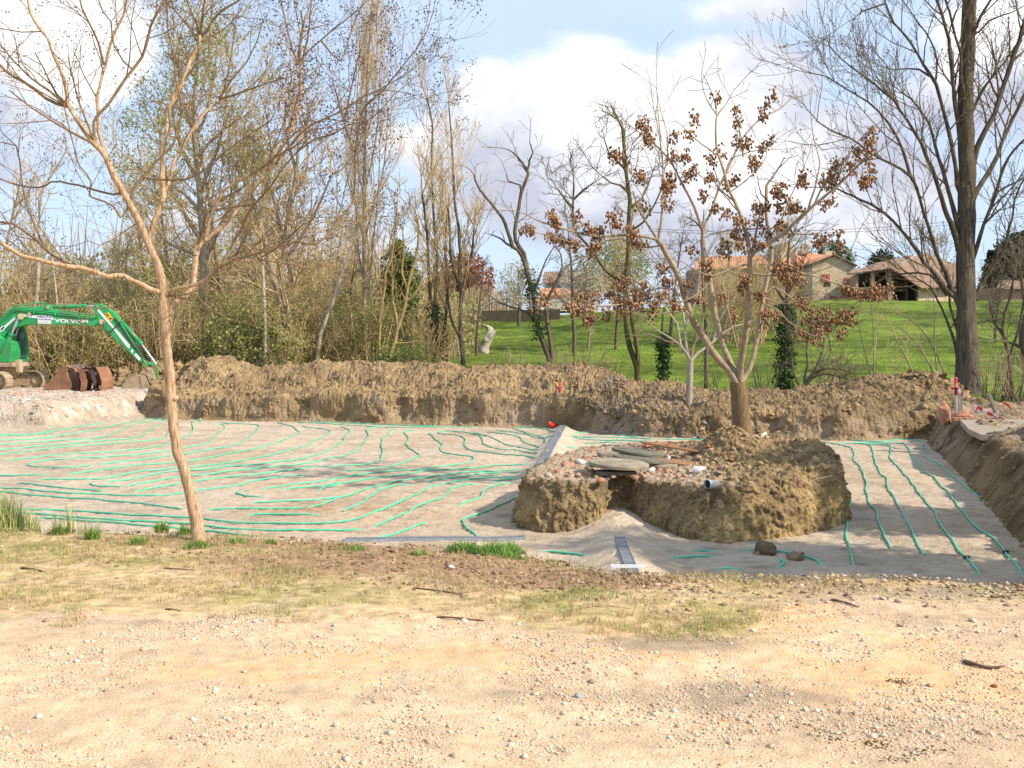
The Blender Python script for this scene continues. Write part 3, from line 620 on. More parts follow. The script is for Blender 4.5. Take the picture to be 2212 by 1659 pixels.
# traced runs: origin code (4: 0,553 /3   5: 737.3,553 /3   6: 1474.7,553 /3   7: 0,1106 /2   8: 1106,1106 /2   D plain)
ORG = {'4': (0, 553, 3.), '5': (737.3, 553, 3.), '6': (1474.7, 553, 3.), '7': (0, 1106, 2.), '8': (1106, 1106, 2.), 'D': (0, 0, 1.)}
HOSES = [l.split('|') for l in """left field: farthest run, rising to a peak against the gravel platform|4 -300,1185 0,1168 180,1160 320,1133 430,1075
left field: run that climbs along the foot of the pale platform|4 -300,1175 0,1165 300,1150 520,1105 700,1080 820,1050 880,1052 1090,1064
left field: second run from the platform, ending in a bend|4 -300,1205 0,1195 250,1185 480,1150 640,1120 760,1095 940,1052
left field: third run from the platform, ending at the heap foot|4 -300,1235 0,1225 300,1205 620,1185 740,1150 860,1095 1060,1053
left field: fourth run from the platform, curling up left of the pale trunk|4 -300,1268 0,1258 200,1240 480,1215 720,1195 880,1180 960,1140 1030,1090 1090,1066
left field: fifth run, passing just left of the pale trunk|4 -300,1310 0,1290 200,1265 420,1240 700,1218 1040,1188 1085,1150 1100,1110
left field: sixth run, kinked just right of the pale trunk|4 40,1330 250,1305 480,1285 760,1268 940,1250 1100,1218 1190,1175 1250,1130 1245,1085 1260,1070 1330,1068
left field: run with a hairpin at its left end|4 600,1360 400,1375 200,1362 190,1352 215,1345 310,1325 450,1315 720,1300 1000,1278 1210,1243 1350,1210 1400,1160 1460,1115 1440,1095 1400,1098
left field: run turning back in a wide nose at the heap|4 640,1355 880,1325 1100,1295 1330,1262 1540,1222 1600,1180 1665,1125 1660,1095 1420,1083
left field: run turning back beside the second nose|4 440,1418 650,1390 860,1362 1100,1345 1300,1320 1530,1275 1720,1232 1860,1185 1940,1150 1900,1110 1790,1085
left field: short straight run at the left edge of the photo|4 -200,1430 0,1425 330,1422
left field: long run with the third wide nose|4 230,1455 500,1450 700,1440 900,1400 1100,1380 1300,1365 1500,1340 1700,1305 1900,1255 2040,1200 2135,1145 2110,1125 1950,1105
left field: long run bending up to the heap before the birch|4 680,1470 900,1440 1060,1405 1300,1388 1500,1365 1700,1350 1900,1328 2050,1290 2212,1210 2225,1180 2262,1130 2212,1108
left field: run that starts in a small hook in mid field|4 810,1497 640,1497 585,1480 610,1470 | 
left field: run bending sharply up to the heap below the poplar|4 820,1497 960,1470 1150,1435 1400,1412 1700,1375 1950,1350 2212,1302 2262,1285 2312,1265 2362,1205 2382,1160 2372,1130 2402,1115 2512,1110
left field: run rising steeply in a long bend to the heap|4 860,1535 1100,1490 1350,1450 1600,1425 1800,1400 2000,1375 2212,1362 2392,1350 2462,1320 2477,1270 2470,1205 2512,1160 2552,1125
left field: run swinging out in an S before it meets the heap|5 0,1395 180,1385 330,1365 430,1335 505,1300 490,1280 440,1250 415,1225 435,1200 430,1170 410,1150 430,1135 495,1130
left field: run doubling back in a sharp point|5 0,1440 150,1415 330,1395 500,1388 650,1365 810,1345 850,1330 855,1312 830,1302 740,1290 670,1278 645,1255 655,1225 640,1210 605,1190 590,1165 575,1155 595,1140
left field: long flat run reaching the drain|5 -400,1520 -200,1500 0,1475 200,1445 400,1420 560,1395 850,1375 1000,1360 1240,1340
left field: long flat run reaching the island corner|5 -600,1600 -300,1590 0,1565 150,1515 330,1470 500,1445 700,1420 900,1400 1170,1380
left field: run partly buried beside the island|5 540,1470 700,1445 900,1415 1050,1410
left field: short piece showing next to the island|5 1080,1403 1180,1400
left field: run fading into the sand below mid field|4 2212,1655 2332,1610 2432,1540 2542,1495 2662,1483
left field: run curving up from the near edge to the island|5 210,1659 350,1610 480,1550 580,1500 700,1475 900,1445 1150,1428
left field: run curving from the near edge and sinking into the sand|5 440,1655 560,1600 650,1570 720,1510 800,1487 890,1478
left field: short flat piece left of the island|5 970,1460 1130,1445
left field: S shaped piece on the sand near the island|5 760,1620 840,1590 910,1565 930,1520 1000,1490 1090,1472
mid field: loop that turns back beside the heap and runs to the drain|5 850,1152 830,1150 700,1135 640,1138 640,1152 750,1165 800,1190 800,1230 840,1258 950,1275 1100,1290 1200,1297 1260,1308
mid field: wavy run ending at the middle of the drain|5 830,1150 900,1170 920,1215 960,1240 1060,1258 1160,1265 1290,1275
mid field: smoother run ending at the drain|5 850,1147 980,1180 1050,1215 1150,1240 1290,1250
mid field: wavy run behind the smoother one|5 940,1140 1060,1155 1150,1175 1180,1210 1250,1232 1290,1240
mid field: run dropping in a bend close to the far end of the drain|5 1110,1115 1200,1150 1310,1175 1325,1210
far edge: nearest of the parallel runs below the heap|5 -300,1080 0,1095 300,1112 550,1108 870,1108
far edge: middle one of the parallel runs below the heap|5 -200,1075 0,1085 180,1090 400,1100 620,1105
far edge: upper one of the parallel runs below the heap|5 120,1083 360,1090 610,1098
far edge: run passing behind the drain end|5 1110,1113 1300,1120 1390,1135
far edge: run crossing just before the drain end|5 1000,1130 1180,1155 1390,1165
right of the drain: lowest short piece beside the island|5 1430,1270 1530,1275
right of the drain: upper short piece beside the island|5 1450,1240 1530,1245
right of the drain: bright run with a blunt end behind the rubble|5 1560,1215 1800,1215 2030,1222 2212,1225
right of the drain: run wandering behind the rubble|5 1480,1165 1640,1195 1700,1198 2000,1205
right of the drain: farthest wandering run|5 1500,1140 1620,1140 1700,1155 2000,1190
right of the drain: run between the two wandering ones|5 1480,1155 1800,1180 2030,1185
right of the drain: run half hidden by the rubble|5 1820,1232 2100,1238 2212,1235 2600,1228
behind the island: farthest run, at the foot of the earth wall|5 2120,1165 2312,1175 2422,1185
behind the island: run just left of the brown trunk|5 2060,1190 2332,1195 2422,1197
behind the island: upper run right of the brown trunk|6 450,1195 640,1200 840,1205
behind the island: middle run right of the brown trunk|6 450,1210 640,1213 840,1216
behind the island: lower run right of the brown trunk|6 460,1226 640,1228 840,1226
behind the island: lowest run right of the brown trunk|6 480,1242 600,1238 700,1232
right strip: first run right of the island, coming down from the corner|6 850,1205 1000,1222 1040,1232 1100,1250 1115,1290 1110,1320 1150,1370 1180,1440 1195,1540 1250,1659 1300,1810 1340,1890
right strip: second run from the island, stopping short of the yard|6 1100,1215 1200,1228 1225,1245 1240,1290 1250,1350 1280,1405 1320,1440 1330,1500 1370,1570 1420,1659 1470,1750 1525,1875 1563,1940
right strip: third run, with a black clip near its low end|6 1160,1225 1330,1232 1345,1270 1345,1315 1400,1370 1470,1450 1560,1570 1630,1659 1675,1740 1760,1868 1865,1990 1926,2070
right strip: fourth run, with a black clip on the shaded sand|6 1010,1215 1200,1213 1390,1215 1450,1230 1480,1290 1540,1370 1640,1455 1730,1550 1820,1659 1905,1765 2030,1855 2105,1945 2212,2062
right strip: outermost run, close under the earth bank|6 1010,1195 1290,1205 1400,1192 1500,1195 1560,1215 1548,1260 1570,1300 1660,1350 1700,1395 1800,1470 1900,1550 1960,1600 2030,1659 2122,1735 2212,1810 2400,1960
right strip: run lying right against the island foot|6 1070,1562 1090,1600 1077,1659 1070,1715 1068,1810 1088,1910 1104,2012
near edge: piece between the clump of green weeds and the drain|8 130,170 230,180 330,188
near edge: straight piece just right of the near drain|8 680,203 800,195 880,195
near edge: short farthest piece in front of the island|8 785,168 900,170
near edge: thick nearest piece lying at the lip of the yard|8 870,248 1000,248
near edge: arching piece behind the two big clods|8 990,165 1060,165 1130,170 1220,182 1320,210 1345,240
near edge: short piece left of the two big clods|8 960,193 1050,190
near edge: hook in front of the big clod|8 1140,205 1170,215 1165,235 1140,245
near field: highest of the near left runs, broken off beside the trunk|4 110,1475 400,1505 690,1530
near field: second near run, passing behind the pale trunk|4 -200,1490 0,1505 300,1530 600,1545 900,1558 1100,1550 1300,1520 1540,1490 1650,1460 1850,1430 1980,1420
near field: run that continues from the sand patch to the right|4 1690,1515 1850,1490 2000,1475 2212,1440 2332,1420
near field: small hook in the crumbly sand|4 1700,1565 1580,1560 1520,1540 1560,1530
near field: short straight piece by the crumbly sand|4 1920,1550 2010,1540
near field: short rising piece by the crumbly sand|4 2050,1528 2100,1505 2212,1480
near field: third near run, ending against the pale trunk|4 -200,1520 0,1530 300,1560 700,1590 1000,1620 1200,1640
near field: run starting right of the pale trunk and curving up|4 1340,1645 1600,1640 1800,1642 1960,1635 2060,1620 2212,1565
near field: fourth near run, behind the tall grass tuft|7 -100,-15 250,-5 430,5 700,22 830,28 960,42 1200,52 1400,52 1510,40 1620,5 1770,-60
near field: short run between fourth and third, right of the trunk|7 1060,15 1200,13 1380,15
near field: fifth near run, long and almost straight|7 -100,0 170,12 400,30 640,45 820,55 1000,75 1200,83 1400,82 1580,78
near field: nearest run, half hidden by the weeds of the lip|7 160,28 400,45 600,60 700,70 880,85 1000,97 1110,108
near field: rising piece right of the near runs|7 1610,70 1700,30 1770,0
near field: nearest rising piece, starting at the lip|7 1610,122 1700,100 1780,70 1845,45
near field: curl of hose in the shade of the island|7 2060,105 2010,72 2000,50 2012,30 2100,0 2185,-40 2270,-80 2365,-130""".split('\n')]
rsH = random.Random(4)
for row in HOSES:
    lab, tr = row[0], row[1].strip(); code, rest = tr[0], tr[2:]; ox, oy, s = ORG[code]
    pts = [tuple(float(q) for q in w.split(',')) for w in rest.split()]; W_ = [fpt(ox + a / s, oy + b / s, .010) for a, b in pts]
    p = crom(W_, .12); nn = fbm(P3(p[:, 0], p[:, 1]), .9, 2, off=rsH.uniform(0, 50)); p[:, 0] += .035 * nn * np.minimum(1, p[:, 1] / 15)
    p[:, 2] = zfloor(p[:, 0], p[:, 1]) + .012 + .005 * nn
    if len(p) < 3: continue
    p[0, 2] -= .02; p[-1, 2] -= .02
    V, F, _ = tubes_np([(p, np.full(len(p), .0118))], 8)
    place, what = lab.split(': '); pl = {'left field': 'on the sand of the left field', 'mid field': 'left of the drain', 'far edge': 'at the foot of the spoil heap', 'right of the drain': 'on the sand', 'behind the island': 'on the sand', 'right strip': 'on the sand strip at the right', 'near edge': 'on the shaded sand', 'near field': 'on the near left sand'}[place]
    o = link('garden_hose', mesh_np('garden_hose', V, F), m_hose); tag(o, ('green hose ' + pl + ', ' + what), 'hose', 'green hoses laid out over the sand')
    w = o['label'].split()
    if len(w) > 16: o['label'] = ' '.join((('green hose, ' + what).split())[:16])
    if 'black clip' in what:
        q = p[int(len(p) * (.93 if 'third' in what else .93))]; c = MB(); c.tube(q - np.array([.02, 0, 0]), q + np.array([.02, .006, 0]), .021, n=10); c.box(q + np.array([.02, 0, .008]), (.03, .01, .02)); c.build('hose_clip', m_black, o)

# ================================================================ DRAINS AND PIT BITS
m_gutter = material('grey_drain', [(.16, .17, .19), (.24, .25, .27)], scale=9, rough=.6, bump=.2, fine=.2, fscale=40)
m_lightgrey = material('grey_pvc', [(.40, .42, .45), (.52, .54, .57)], scale=7, rough=.45, bump=.1, spec=.4)
m_dark = material('hollow_shade', [(.015, .014, .012), (.03, .028, .024)], scale=5, rough=.9, bump=0)
def channel(a, b, w, name, label, n=26, up=.012, joints=True):
    root = empty(name, (a[0], a[1], float(zfloor(np.array([a[0]]), np.array([a[1]]))[0])), label, 'drain channel')
    t = np.linspace(0, 1, n); x = a[0] + (b[0] - a[0]) * t; y = a[1] + (b[1] - a[1]) * t; z = zfloor(x, y); z = np.convolve(np.pad(z, 3, mode='edge'), np.ones(7) / 7, 'valid') + up
    d = np.array([b[0] - a[0], b[1] - a[1]]); d /= np.hypot(*d); nx_, ny_ = -d[1], d[0]
    prof = [(-w / 2, -.10), (-w / 2, 0), (-w / 2 + .012, 0), (-w / 2 + .014, -.018), (w / 2 - .014, -.018), (w / 2 - .012, 0), (w / 2, 0), (w / 2, -.10)]
    V = np.array([[(x[i] + nx_ * o_, y[i] + ny_ * o_, z[i] + h) for o_, h in prof] for i in range(n)]).reshape(-1, 3)
    link('channel_body', mesh_np('channel_body', V, gridF(n, len(prof)), False), m_gutter, root)
    g = MB()
    for i in range(n - 1):
        for q in range(3):
            k = (i + (q + .5) / 3) / (n - 1); cx_, cy_, cz_ = a[0] + (b[0] - a[0]) * k, a[1] + (b[1] - a[1]) * k, np.interp(k, t, z)
            g.box((cx_, cy_, cz_ - .007), (w - .03, np.hypot(b[0] - a[0], b[1] - a[1]) / (n * 3) * .62, .008), rz=math.atan2(ny_, nx_))
    g.build('channel_grating', m_gutter, root)
    return root
channel(DR1[0], DR1[1], .15, 'drain_channel', 'long dark slot drain on a sand ridge running to the measuring rod', 60)
channel((1.12, 11.35), (1.06, 9.5), .11, 'drain_channel', 'short grey drain channel on a sand ridge before the island', 20, .016)
a, b = fpt(745, 1168), fpt(1135, 1163)
channel(a[:2], b[:2], .13, 'drain_channel', 'flat grey drain channel lying along the lip left of the island', 30, .03)
gx, gy, gz = gnd(1357, 1223, -.365)
r_ = empty('drain_grate', (gx, gy, gz), 'white slotted grate at the near end of the short grey drain', 'grate')
g = MB(); g.box((gx, gy - .035, gz), (.30, .012, .014)); g.box((gx, gy + .035, gz), (.30, .012, .014))
for i in range(13): g.box((gx - .144 + i * .024, gy, gz), (.010, .068, .013))
g.build('grate_bars', material('white_plastic', [(.62, .64, .66), (.72, .73, .75)], rough=.5, bump=.05), r_)
# measuring rod with red top and red tape at its foot
m_red = material('red_plastic', [(.72, .03, .02), (.80, .05, .03)], scale=5, rough=.5, bump=.1)
m_steel = material('galvanised_rod', [(.30, .31, .32), (.42, .43, .44)], scale=12, rough=.5, bump=.1, metal=.5)
x, y, z = gnd(1211, 921, -.56); y += .1
r_ = empty('survey_rod', (x, y, z), 'thin survey rod with a red cap standing at the far end of the drain', 'rod')
g = MB(); g.tube((x, y, z - .1), (x - .02, y, z + .93), .013, n=8); g.build('rod', m_steel, r_)
g = MB(); g.tube((x - .02, y, z + .86), (x - .022, y, z + 1.10), .032, .026, n=10); g.build('cap', m_red, r_, True, .004)
def ribbon(name, pts, w, mat, parent=None, tw=.6, seed=1, colf=None, step=.06):
    p = crom(pts, step); n = len(p); rr_ = random.Random(seed); an = np.cumsum([rr_.gauss(0, .16) for _ in range(n)]) + tw
    T = np.gradient(p, axis=0); T /= np.linalg.norm(T, axis=1)[:, None] + 1e-9; A = np.cross(T, [0, 0, 1.]); A /= np.linalg.norm(A, axis=1)[:, None] + 1e-9; B = np.cross(A, T)
    O = A * np.cos(an)[:, None] + B * np.sin(an)[:, None]; V = np.stack([p - O * w / 2, p + O * w / 2], 1).reshape(-1, 3)
    s = np.concatenate([[0], np.cumsum(np.linalg.norm(np.diff(p, axis=0), axis=1))]); c = np.repeat(colf(s), 2, 0) if colf else None
    me = mesh_np(name, V, gridF(n, 2), True, c); o = link(name, me, mat, parent); md = o.modifiers.new('thick', 'SOLIDIFY'); md.thickness = .002; return o
x0, y0, z0 = gnd(1195, 922, -.55); x1, y1, z1 = gnd(1268, 918, -.52)
o = ribbon('red_tape', [(x0 - .12, y0 - .1, z0 + .12), (x0, y0, z0 + .03), (x + .02, y, z + .02)], .09, m_red, tw=1.2, seed=3); tag(o, 'red tape lying left of the survey rod foot', 'tape', 'red tape at the rod')
o = ribbon('red_tape', [(x + .1, y, z + .03), (x1 - .3, y1, z1 + .06), (x1, y1, z1 + .12)], .10, m_red, tw=1.3, seed=5); tag(o, 'red tape stretched right of the survey rod foot', 'tape', 'red tape at the rod')

# ---- on the island
m_conc = material('weathered_concrete', [(.17, .14, .095), (.28, .235, .165), (.36, .31, .23)], scale=5, rough=.9, bump=.6, bscale=25, bdist=.01, fine=.15, fscale=60)
m_conc2 = material('mossy_concrete', [(.11, .105, .075), (.20, .175, .13)], scale=5, rough=.95, bump=.6, bscale=25, bdist=.01, fine=.2)
m_wood = material('old_plank', [(.22, .11, .05), (.36, .20, .10)], scale=6, stretch=(1, 8, 8), rough=.8, bump=.5, fine=.2)
m_brick = material('terracotta', [(.34, .15, .085), (.45, .23, .15)], scale=8, rough=.9, bump=.4, fine=.2)
m_lime = material('pale_stone', [(.50, .46, .40), (.62, .58, .52)], scale=8, rough=.9, bump=.4, fine=.1)
def isl(px, py, dz=0.0):
    z = -.05
    for _ in range(6): p = gnd(px, py, z); z = zisl(p[0], p[1])
    return (p[0], p[1], z + dz)
def disc(px, py, r, h, tilt, mat, label, lift=0.0):
    x, y, z = isl(px, py); o = bpy.data.objects; g = MB()
    g.lathe((0, 0, 0), [(r * .98, 0), (r, h * .1), (r, h * .85), (r * .985, h), (r * .3, h * 1.03), (r * .02, h * 1.03)], 40)
    for k in (-1, 1): g.box((k * r * .55, 0, h * 1.03), (.12, .035, .02))
    ob = g.build('manhole_cover', mat, None, False, .004); ob.location = (x, y, z + lift); ob.rotation_euler = tilt; tag(ob, label, 'cover', 'concrete covers on the island'); return ob
disc(1336, 1024, .37, .045, (R(3.5), R(2), .4), m_conc, 'round pale concrete cover lying nearest on the island rubble', .10)
disc(1378, 1003, .36, .04, (R(2), R(6), .2), m_conc2, 'round mossy concrete cover tilted on top of the flat slabs', .13)
disc(1384, 1008, .37, .04, (R(2), R(5), .3), m_conc2, 'round mossy concrete cover, second from the top of the stack', .075)
disc(1410, 1012, .34, .045, (R(2), R(4), .2), m_conc, 'round pale concrete cover at the bottom of the stack', .02)
def slab(px, py, d, rot, mat, name, label, cat, lift=0.0, bevel=.008, group=None):
    x, y, z = isl(px, py); g = MB(); g.box((0, 0, 0), d); ob = g.build(name, mat, None, False, bevel); ob.location = (x, y, z + lift + d[2] / 2); ob.rotation_euler = rot; tag(ob, label, cat, group); return ob
slab(1332, 1026, (.46, .26, .05), (0, R(1), .08), m_conc2, 'concrete_slab', 'dark concrete slab under the nearest round cover', 'slab', 0)
slab(1282, 1019, (.16, .14, .06), (0, 0, .3), m_lime, 'stone_block', 'whitish stone at the left edge of the nearest round cover', 'stone', .06)
slab(1335, 988, (.55, .30, .05), (R(1), R(-2), .1), m_conc, 'concrete_slab', 'pale flat slab left of the cover stack', 'slab', .02)
slab(1450, 994, (.80, .10, .03), (0, R(9), -.1), m_wood, 'wooden_plank', 'brown wooden plank leaning across the rubble of the island', 'plank', .17)
slab(1466, 1003, (.55, .16, .03), (R(10), R(7), -.05), m_wood, 'wooden_plank', 'dark broken board under the leaning plank', 'plank', .02)
slab(1443, 1003, (.05, .05, .11), (0, R(12), .3), m_lime, 'wood_block', 'small pale block standing below the plank', 'block', 0)
slab(1415, 973, (.36, .20, .05), (R(-12), R(-6), .2), m_brick, 'broken_tile', 'large pinkish tile fragment behind the cover stack', 'tile', .05)
slab(1452, 974, (.15, .10, .07), (R(-5), R(4), .1), m_brick, 'broken_brick', 'broken brick at the back of the island rubble', 'brick', .03)
slab(1547, 1041, (.12, .035, .10), (R(14), R(6), .3), m_brick, 'broken_tile', 'orange tile shard right of the lower pipe end', 'tile', -.04)
slab(1728, 1036, (.055, .03, .10), (R(10), R(-8), .3), m_brick, 'broken_tile', 'upright orange tile shard stuck in the right face of the island', 'tile', -.08)
slab(1716, 1030, (.035, .03, .09), (R(5), R(8), .0), m_brick, 'broken_tile', 'small dark shard beside the upright orange one', 'tile', -.06)
for i, (px, py, s, lab) in enumerate([(1228, 1010, .09, 'curved roof tile piece at the island corner'), (1256, 1000, .08, 'pale stone among the tiles at the left corner'), (1299, 1041, .05, 'orange brick bit under the dark slab'), (1370, 1035, .045, 'orange brick bit right of the dark slab'), (1406, 1021, .07, 'white stone right of the nearest cover'), (1424, 1016, .05, 'dark red stone near the pale block')]):
    x, y, z = isl(px, py); o = scatter_stones('rubble_stone', np.array([[x, y, z + .02]]), np.array([s]), [m_brick, m_lime, m_brick, m_brick, m_lime, m_brick][i], np.random.RandomState(50 + i), [(1, 1, 1)], .6, .25, ICO2); tag(o, lab + ' on the island', 'stone')
# two pipe ends
def pipe_end(p, d, r, ln, mat, name, label):
    d = Vector(d).normalized(); p = Vector(p); a = d.orthogonal().normalized(); b = d.cross(a); g = MB(); n = 28; v = []
    for (t, rr_) in ((0, r), (ln, r), (ln, r * .90), (ln * .15, r * .9)):
        for i in range(n): q = 2 * math.pi * i / n; v.append(p + d * t + (a * math.cos(q) + b * math.sin(q)) * rr_)
    f = [(k * n + i, k * n + (i + 1) % n, (k + 1) * n + (i + 1) % n, (k + 1) * n + i) for k in range(3) for i in range(n)]; g.add(v, f)
    for k in range(2): pass
    root = empty(name, p, label, 'pipe'); g.build('pipe_wall', mat, root, True)
    h = MB(); h.tube(p + d * ln * .2, p + d * ln * .22, r * .89, n=28); h.build('pipe_shade_disc', m_dark, root)  # black disc inside the pipe stands for the shade of its depth
x, y, z = isl(1502, 1022); pipe_end((x - .02, y, z + .055), (1, -.35, -.05), .058, .15, m_lightgrey, 'pvc_pipe_end', 'light grey pipe stub lying on top of the island edge')
x, y, z = at(1527, 1046, 12.17); pipe_end((x, y, z), (.9, .75, -.12), .050, .16, m_lightgrey, 'pvc_pipe_end', 'grey pipe end with dark mouth sticking out of the island face')
def stick(name, pts, r, mat, label, cat='stick', taper=.6, group=None, sides=7):
    p = crom(pts, .03); rr_ = np.linspace(r, r * taper, len(p)) * (1 + .15 * np.sin(np.arange(len(p)) * 1.7)); V, F, _ = tubes_np([(p, rr_)], sides); n = len(p)
    o = link(name, mesh_np(name, V, [F, np.array([list(range(sides))]), np.array([list(range((n - 1) * sides, n * sides))])]), mat); tag(o, label, cat, group); return o
x, y, z = isl(1640, 972); stick('bleached_wood', [(x - .22, y - .1, z + .03), (x - .02, y, z + .03), (x + .10, y + .05, z + .07)], .035, m_lime, 'bleached white piece of wood lying right of the brown trunk', 'wood', .8)
m_bark_d = material('dead_wood', [(.10, .06, .035), (.20, .13, .08)], scale=12, stretch=(1, 1, 1), rough=.9, bump=.6, fine=.2)
m_root = material('root_fibre', [(.36, .26, .14), (.45, .34, .2)], scale=12, rough=.9, bump=.3)
for i, (q, lab) in enumerate([([(1687, 1030), (1684, 1060), (1678, 1090)], 'thin pale root hanging down the right face of the island'), ([(1800, 1027), (1770, 1034), (1742, 1042)], 'fine pale root poking out of the island near its right corner'), ([(1125, 1046), (1108, 1044), (1098, 1050)], 'thin dark root sticking out left of the island')]):
    W_ = [gnd(a, b, -.12 - .15 * k / len(q)) for k, (a, b) in enumerate(q)]; yb = (12.35, 12.7, 13.0)[i]; W_ = [at(a, b, yb) for (a, b) in q]
    stick('root', W_, .008, m_root, lab, 'root', .4)
# sticks, stones and weeds of the foreground
def gf(px, py, dz=0): p = gnd(px, py, 0); z = float(zfore(np.array([p[0]]), np.array([p[1]]))[0]); return (p[0], p[1], z + dz)
for pts, r, lab in [([(1796, 1301), (1822, 1307), (1855, 1315)], .008, 'dark broken stick on the bare soil at the right'), ([(2142, 1292), (2160, 1290), (2183, 1291)], .011, 'short dark bit of bark by the right edge of the verge'),
        ([(2083, 1428), (2108, 1436), (2140, 1441), (2168, 1440)], .011, 'flaky piece of brown bark on the orange gravel'), ([(944, 1333), (980, 1336), (1046, 1341)], .007, 'thin dark stick where the straw grass meets the gravel'),
        ([(46, 1228), (70, 1233), (98, 1238)], .008, 'short dark twig in the dry grass at the far left'), ([(355, 1228), (385, 1230), (420, 1232)], .006, 'thin twig in the dry grass right below the pale trunk'),
        ([(893, 1272), (950, 1280), (1010, 1291)], .006, 'long thin twig in the straw grass of the middle'), ([(560, 1200), (600, 1190), (650, 1195)], .004, 'curved pale stalk behind the pale trunk foot'),
        ([(358, 1315), (375, 1317), (390, 1318)], .006, 'tiny dark twig at the upper edge of the gravel'), ([(1210, 1318), (1300, 1310), (1360, 1316)], .004, 'thin straw coloured stalk near the green tuft'),
        ([(1823, 1287), (1834, 1295), (1845, 1301)], .005, 'little twig leaning beside the broken stick')]:
    W_ = [gf(a, b, r * .8 + .004 * (k % 2)) for k, (a, b) in enumerate(pts)]; stick('fallen_stick', W_, r, m_bark_d if r > .0045 else m_root, lab, 'stick', .5, 'sticks lying on the ground')
for i, (px, py, s, lab) in enumerate([(295, 1190, .035, 'tan stone at the lip left of the pale trunk'), (1031, 1178, .05, 'rounded pale stone in the clump of green weeds'), (1128, 1203, .022, 'small pale stone right of the clump of weeds'), (1942, 1305, .03, 'rounded stone on the bare soil right of the stick'), (1908, 1298, .022, 'flat stone between the sticks at the right'),
        (85, 1556, .022, 'largest pale stone in the gravel at the lower left'), (628, 1172, .014, 'bluish white pebble at the lip'), (975, 1229, .020, 'scrap of white paper in front of the weeds'), (1250, 1506, .02, 'greyish flat stone in the lower middle gravel'), (2147, 1482, .014, 'reddish brown leaf on the gravel at the right'), (712, 1170, .014, 'pinkish tile crumb at the lip')]):
    x, y, z = gf(px, py); o = scatter_stones('loose_stone', np.array([[x, y, z + s * .25]]), np.array([s]), m_stone, np.random.RandomState(80 + i), [[(.55, .40, .24), (.52, .44, .32), (.6, .52, .42), (.45, .37, .27), (.42, .35, .26), (.66, .60, .52), (.55, .58, .62), (.75, .76, .78), (.36, .35, .33), (.30, .11, .05), (.55, .25, .18)][i]], .6, .2, ICO2, smooth=True); tag(o, lab, 'stone')
for px, py, s, lab in [(1651, 1195, .13, 'larger of the two dark clods in front of the island'), (1717, 1207, .085, 'smaller of the two dark clods in front of the island')]:
    x, y, z = fpt(px, py); C = np.array([[x, y, z + s * .25]]); C = np.vstack([C] + [C + rs.normal(0, s * .45, (1, 3)) * [1, 1, .4] for _ in range(9)]); S = np.array([s] + list(rs.uniform(.2, .6, 9) * s))
    o = scatter_stones('earth_clod', C, S, m_clod, rs, [(.19, .135, .085), (.24, .17, .10)], .8, .25, ICO2); tag(o, lab, 'clod')
def weeds(name, spots, label, cat='weeds', col=(.18, .29, .06), rs=rs, leafy=False):
    Cs, Hs, Ws = [], [], []
    for (px, py, rad, n, h0, h1) in spots:
        x, y, z = gf(px, py); a = rs.uniform(0, 6.28, n); r_ = rad * np.sqrt(rs.uniform(0, 1, n)); xx = x + np.cos(a) * r_; yy = y + np.sin(a) * r_ * .7; Cs.append(np.stack([xx, yy, zfore(xx, yy) - .005 - .3 * np.clip(yy - lip(xx), 0, .3)], 1)); Hs.append(rs.uniform(h0, h1, n) * (1 - .5 * (r_ / rad) ** 2))
    C, H = np.vstack(Cs), np.concatenate(Hs); V, F, k = blades_np(C, H, np.clip(H * (.16 if leafy else .05), .004, .016), rs, 1.1 if leafy else .55, 3)
    c = np.array(col) * rs.uniform(.6, 1.5, (len(C), 1)) * np.array([1, 1, 1]); c = np.where(rs.uniform(0, 1, (len(C), 1)) < .12, np.array([[.42, .36, .16]]), c)
    o = link(name, mesh_np(name, V, F, True, np.repeat(c, k, 0)), m_blade); tag(o, label, cat); return o
weeds('grass_tuft', [(12, 1136, .18, 420, .22, .50), (60, 1132, .12, 200, .12, .34), (-60, 1134, .2, 300, .2, .45)], 'tall feathery tuft of light green grass at the far left lip', 'grass tuft', (.46, .50, .20))
weeds('grass_tuft', [(150, 1134, .15, 60, .15, .38), (205, 1136, .1, 30, .12, .26)], 'thin seeding grass stalks beside the tall tuft', 'grass tuft', (.40, .42, .18))
for (sp, lab) in [([(130, 1156.0, .07, 220, 0.045, 0.144)], 'green rosette weed below the thin grass stalks'), ([(200, 1168.0, .06, 240, 0.045, 0.160)], 'green rosette weed with long leaves left of the pale stone'), ([(300, 1178.0, .09, 240, 0.030, 0.096)], 'low leafy weed in front of the tan stone'), ([(350, 1151.0, .06, 220, 0.060, 0.160)], 'green weed close left of the pale trunk'),
        ([(400, 1156.0, .06, 140, 0.045, 0.144)], 'green weed touching the left side of the pale trunk'), ([(425, 1184.0, .11, 260, 0.030, 0.112)], 'low weeds around the foot of the pale trunk'), ([(512, 1176.0, .08, 180, 0.030, 0.096)], 'small weed right of the pale trunk foot'), ([(585, 1174.0, .06, 120, 0.030, 0.080)], 'smallest weed on the lip in mid left'),
        ([(765, 1188.0, .10, 180, 0.030, 0.080)], 'thin grassy weed on the lip left of the red crumbs'), ([(905, 1198.0, .08, 140, 0.030, 0.080)], 'thin grassy weed between the lip stones and the big clump')]:
    weeds('weed', sp, lab, 'weed', (.22, .34, .07), leafy=True)
weeds('weed', [(1000, 1190, .14, 420, .05, .13), (1075, 1195, .20, 620, .05, .16), (1110, 1205, .13, 200, .02, .08)], 'big bright green clump of weeds at the lip before the island', 'weeds', (.17, .32, .06), leafy=True)
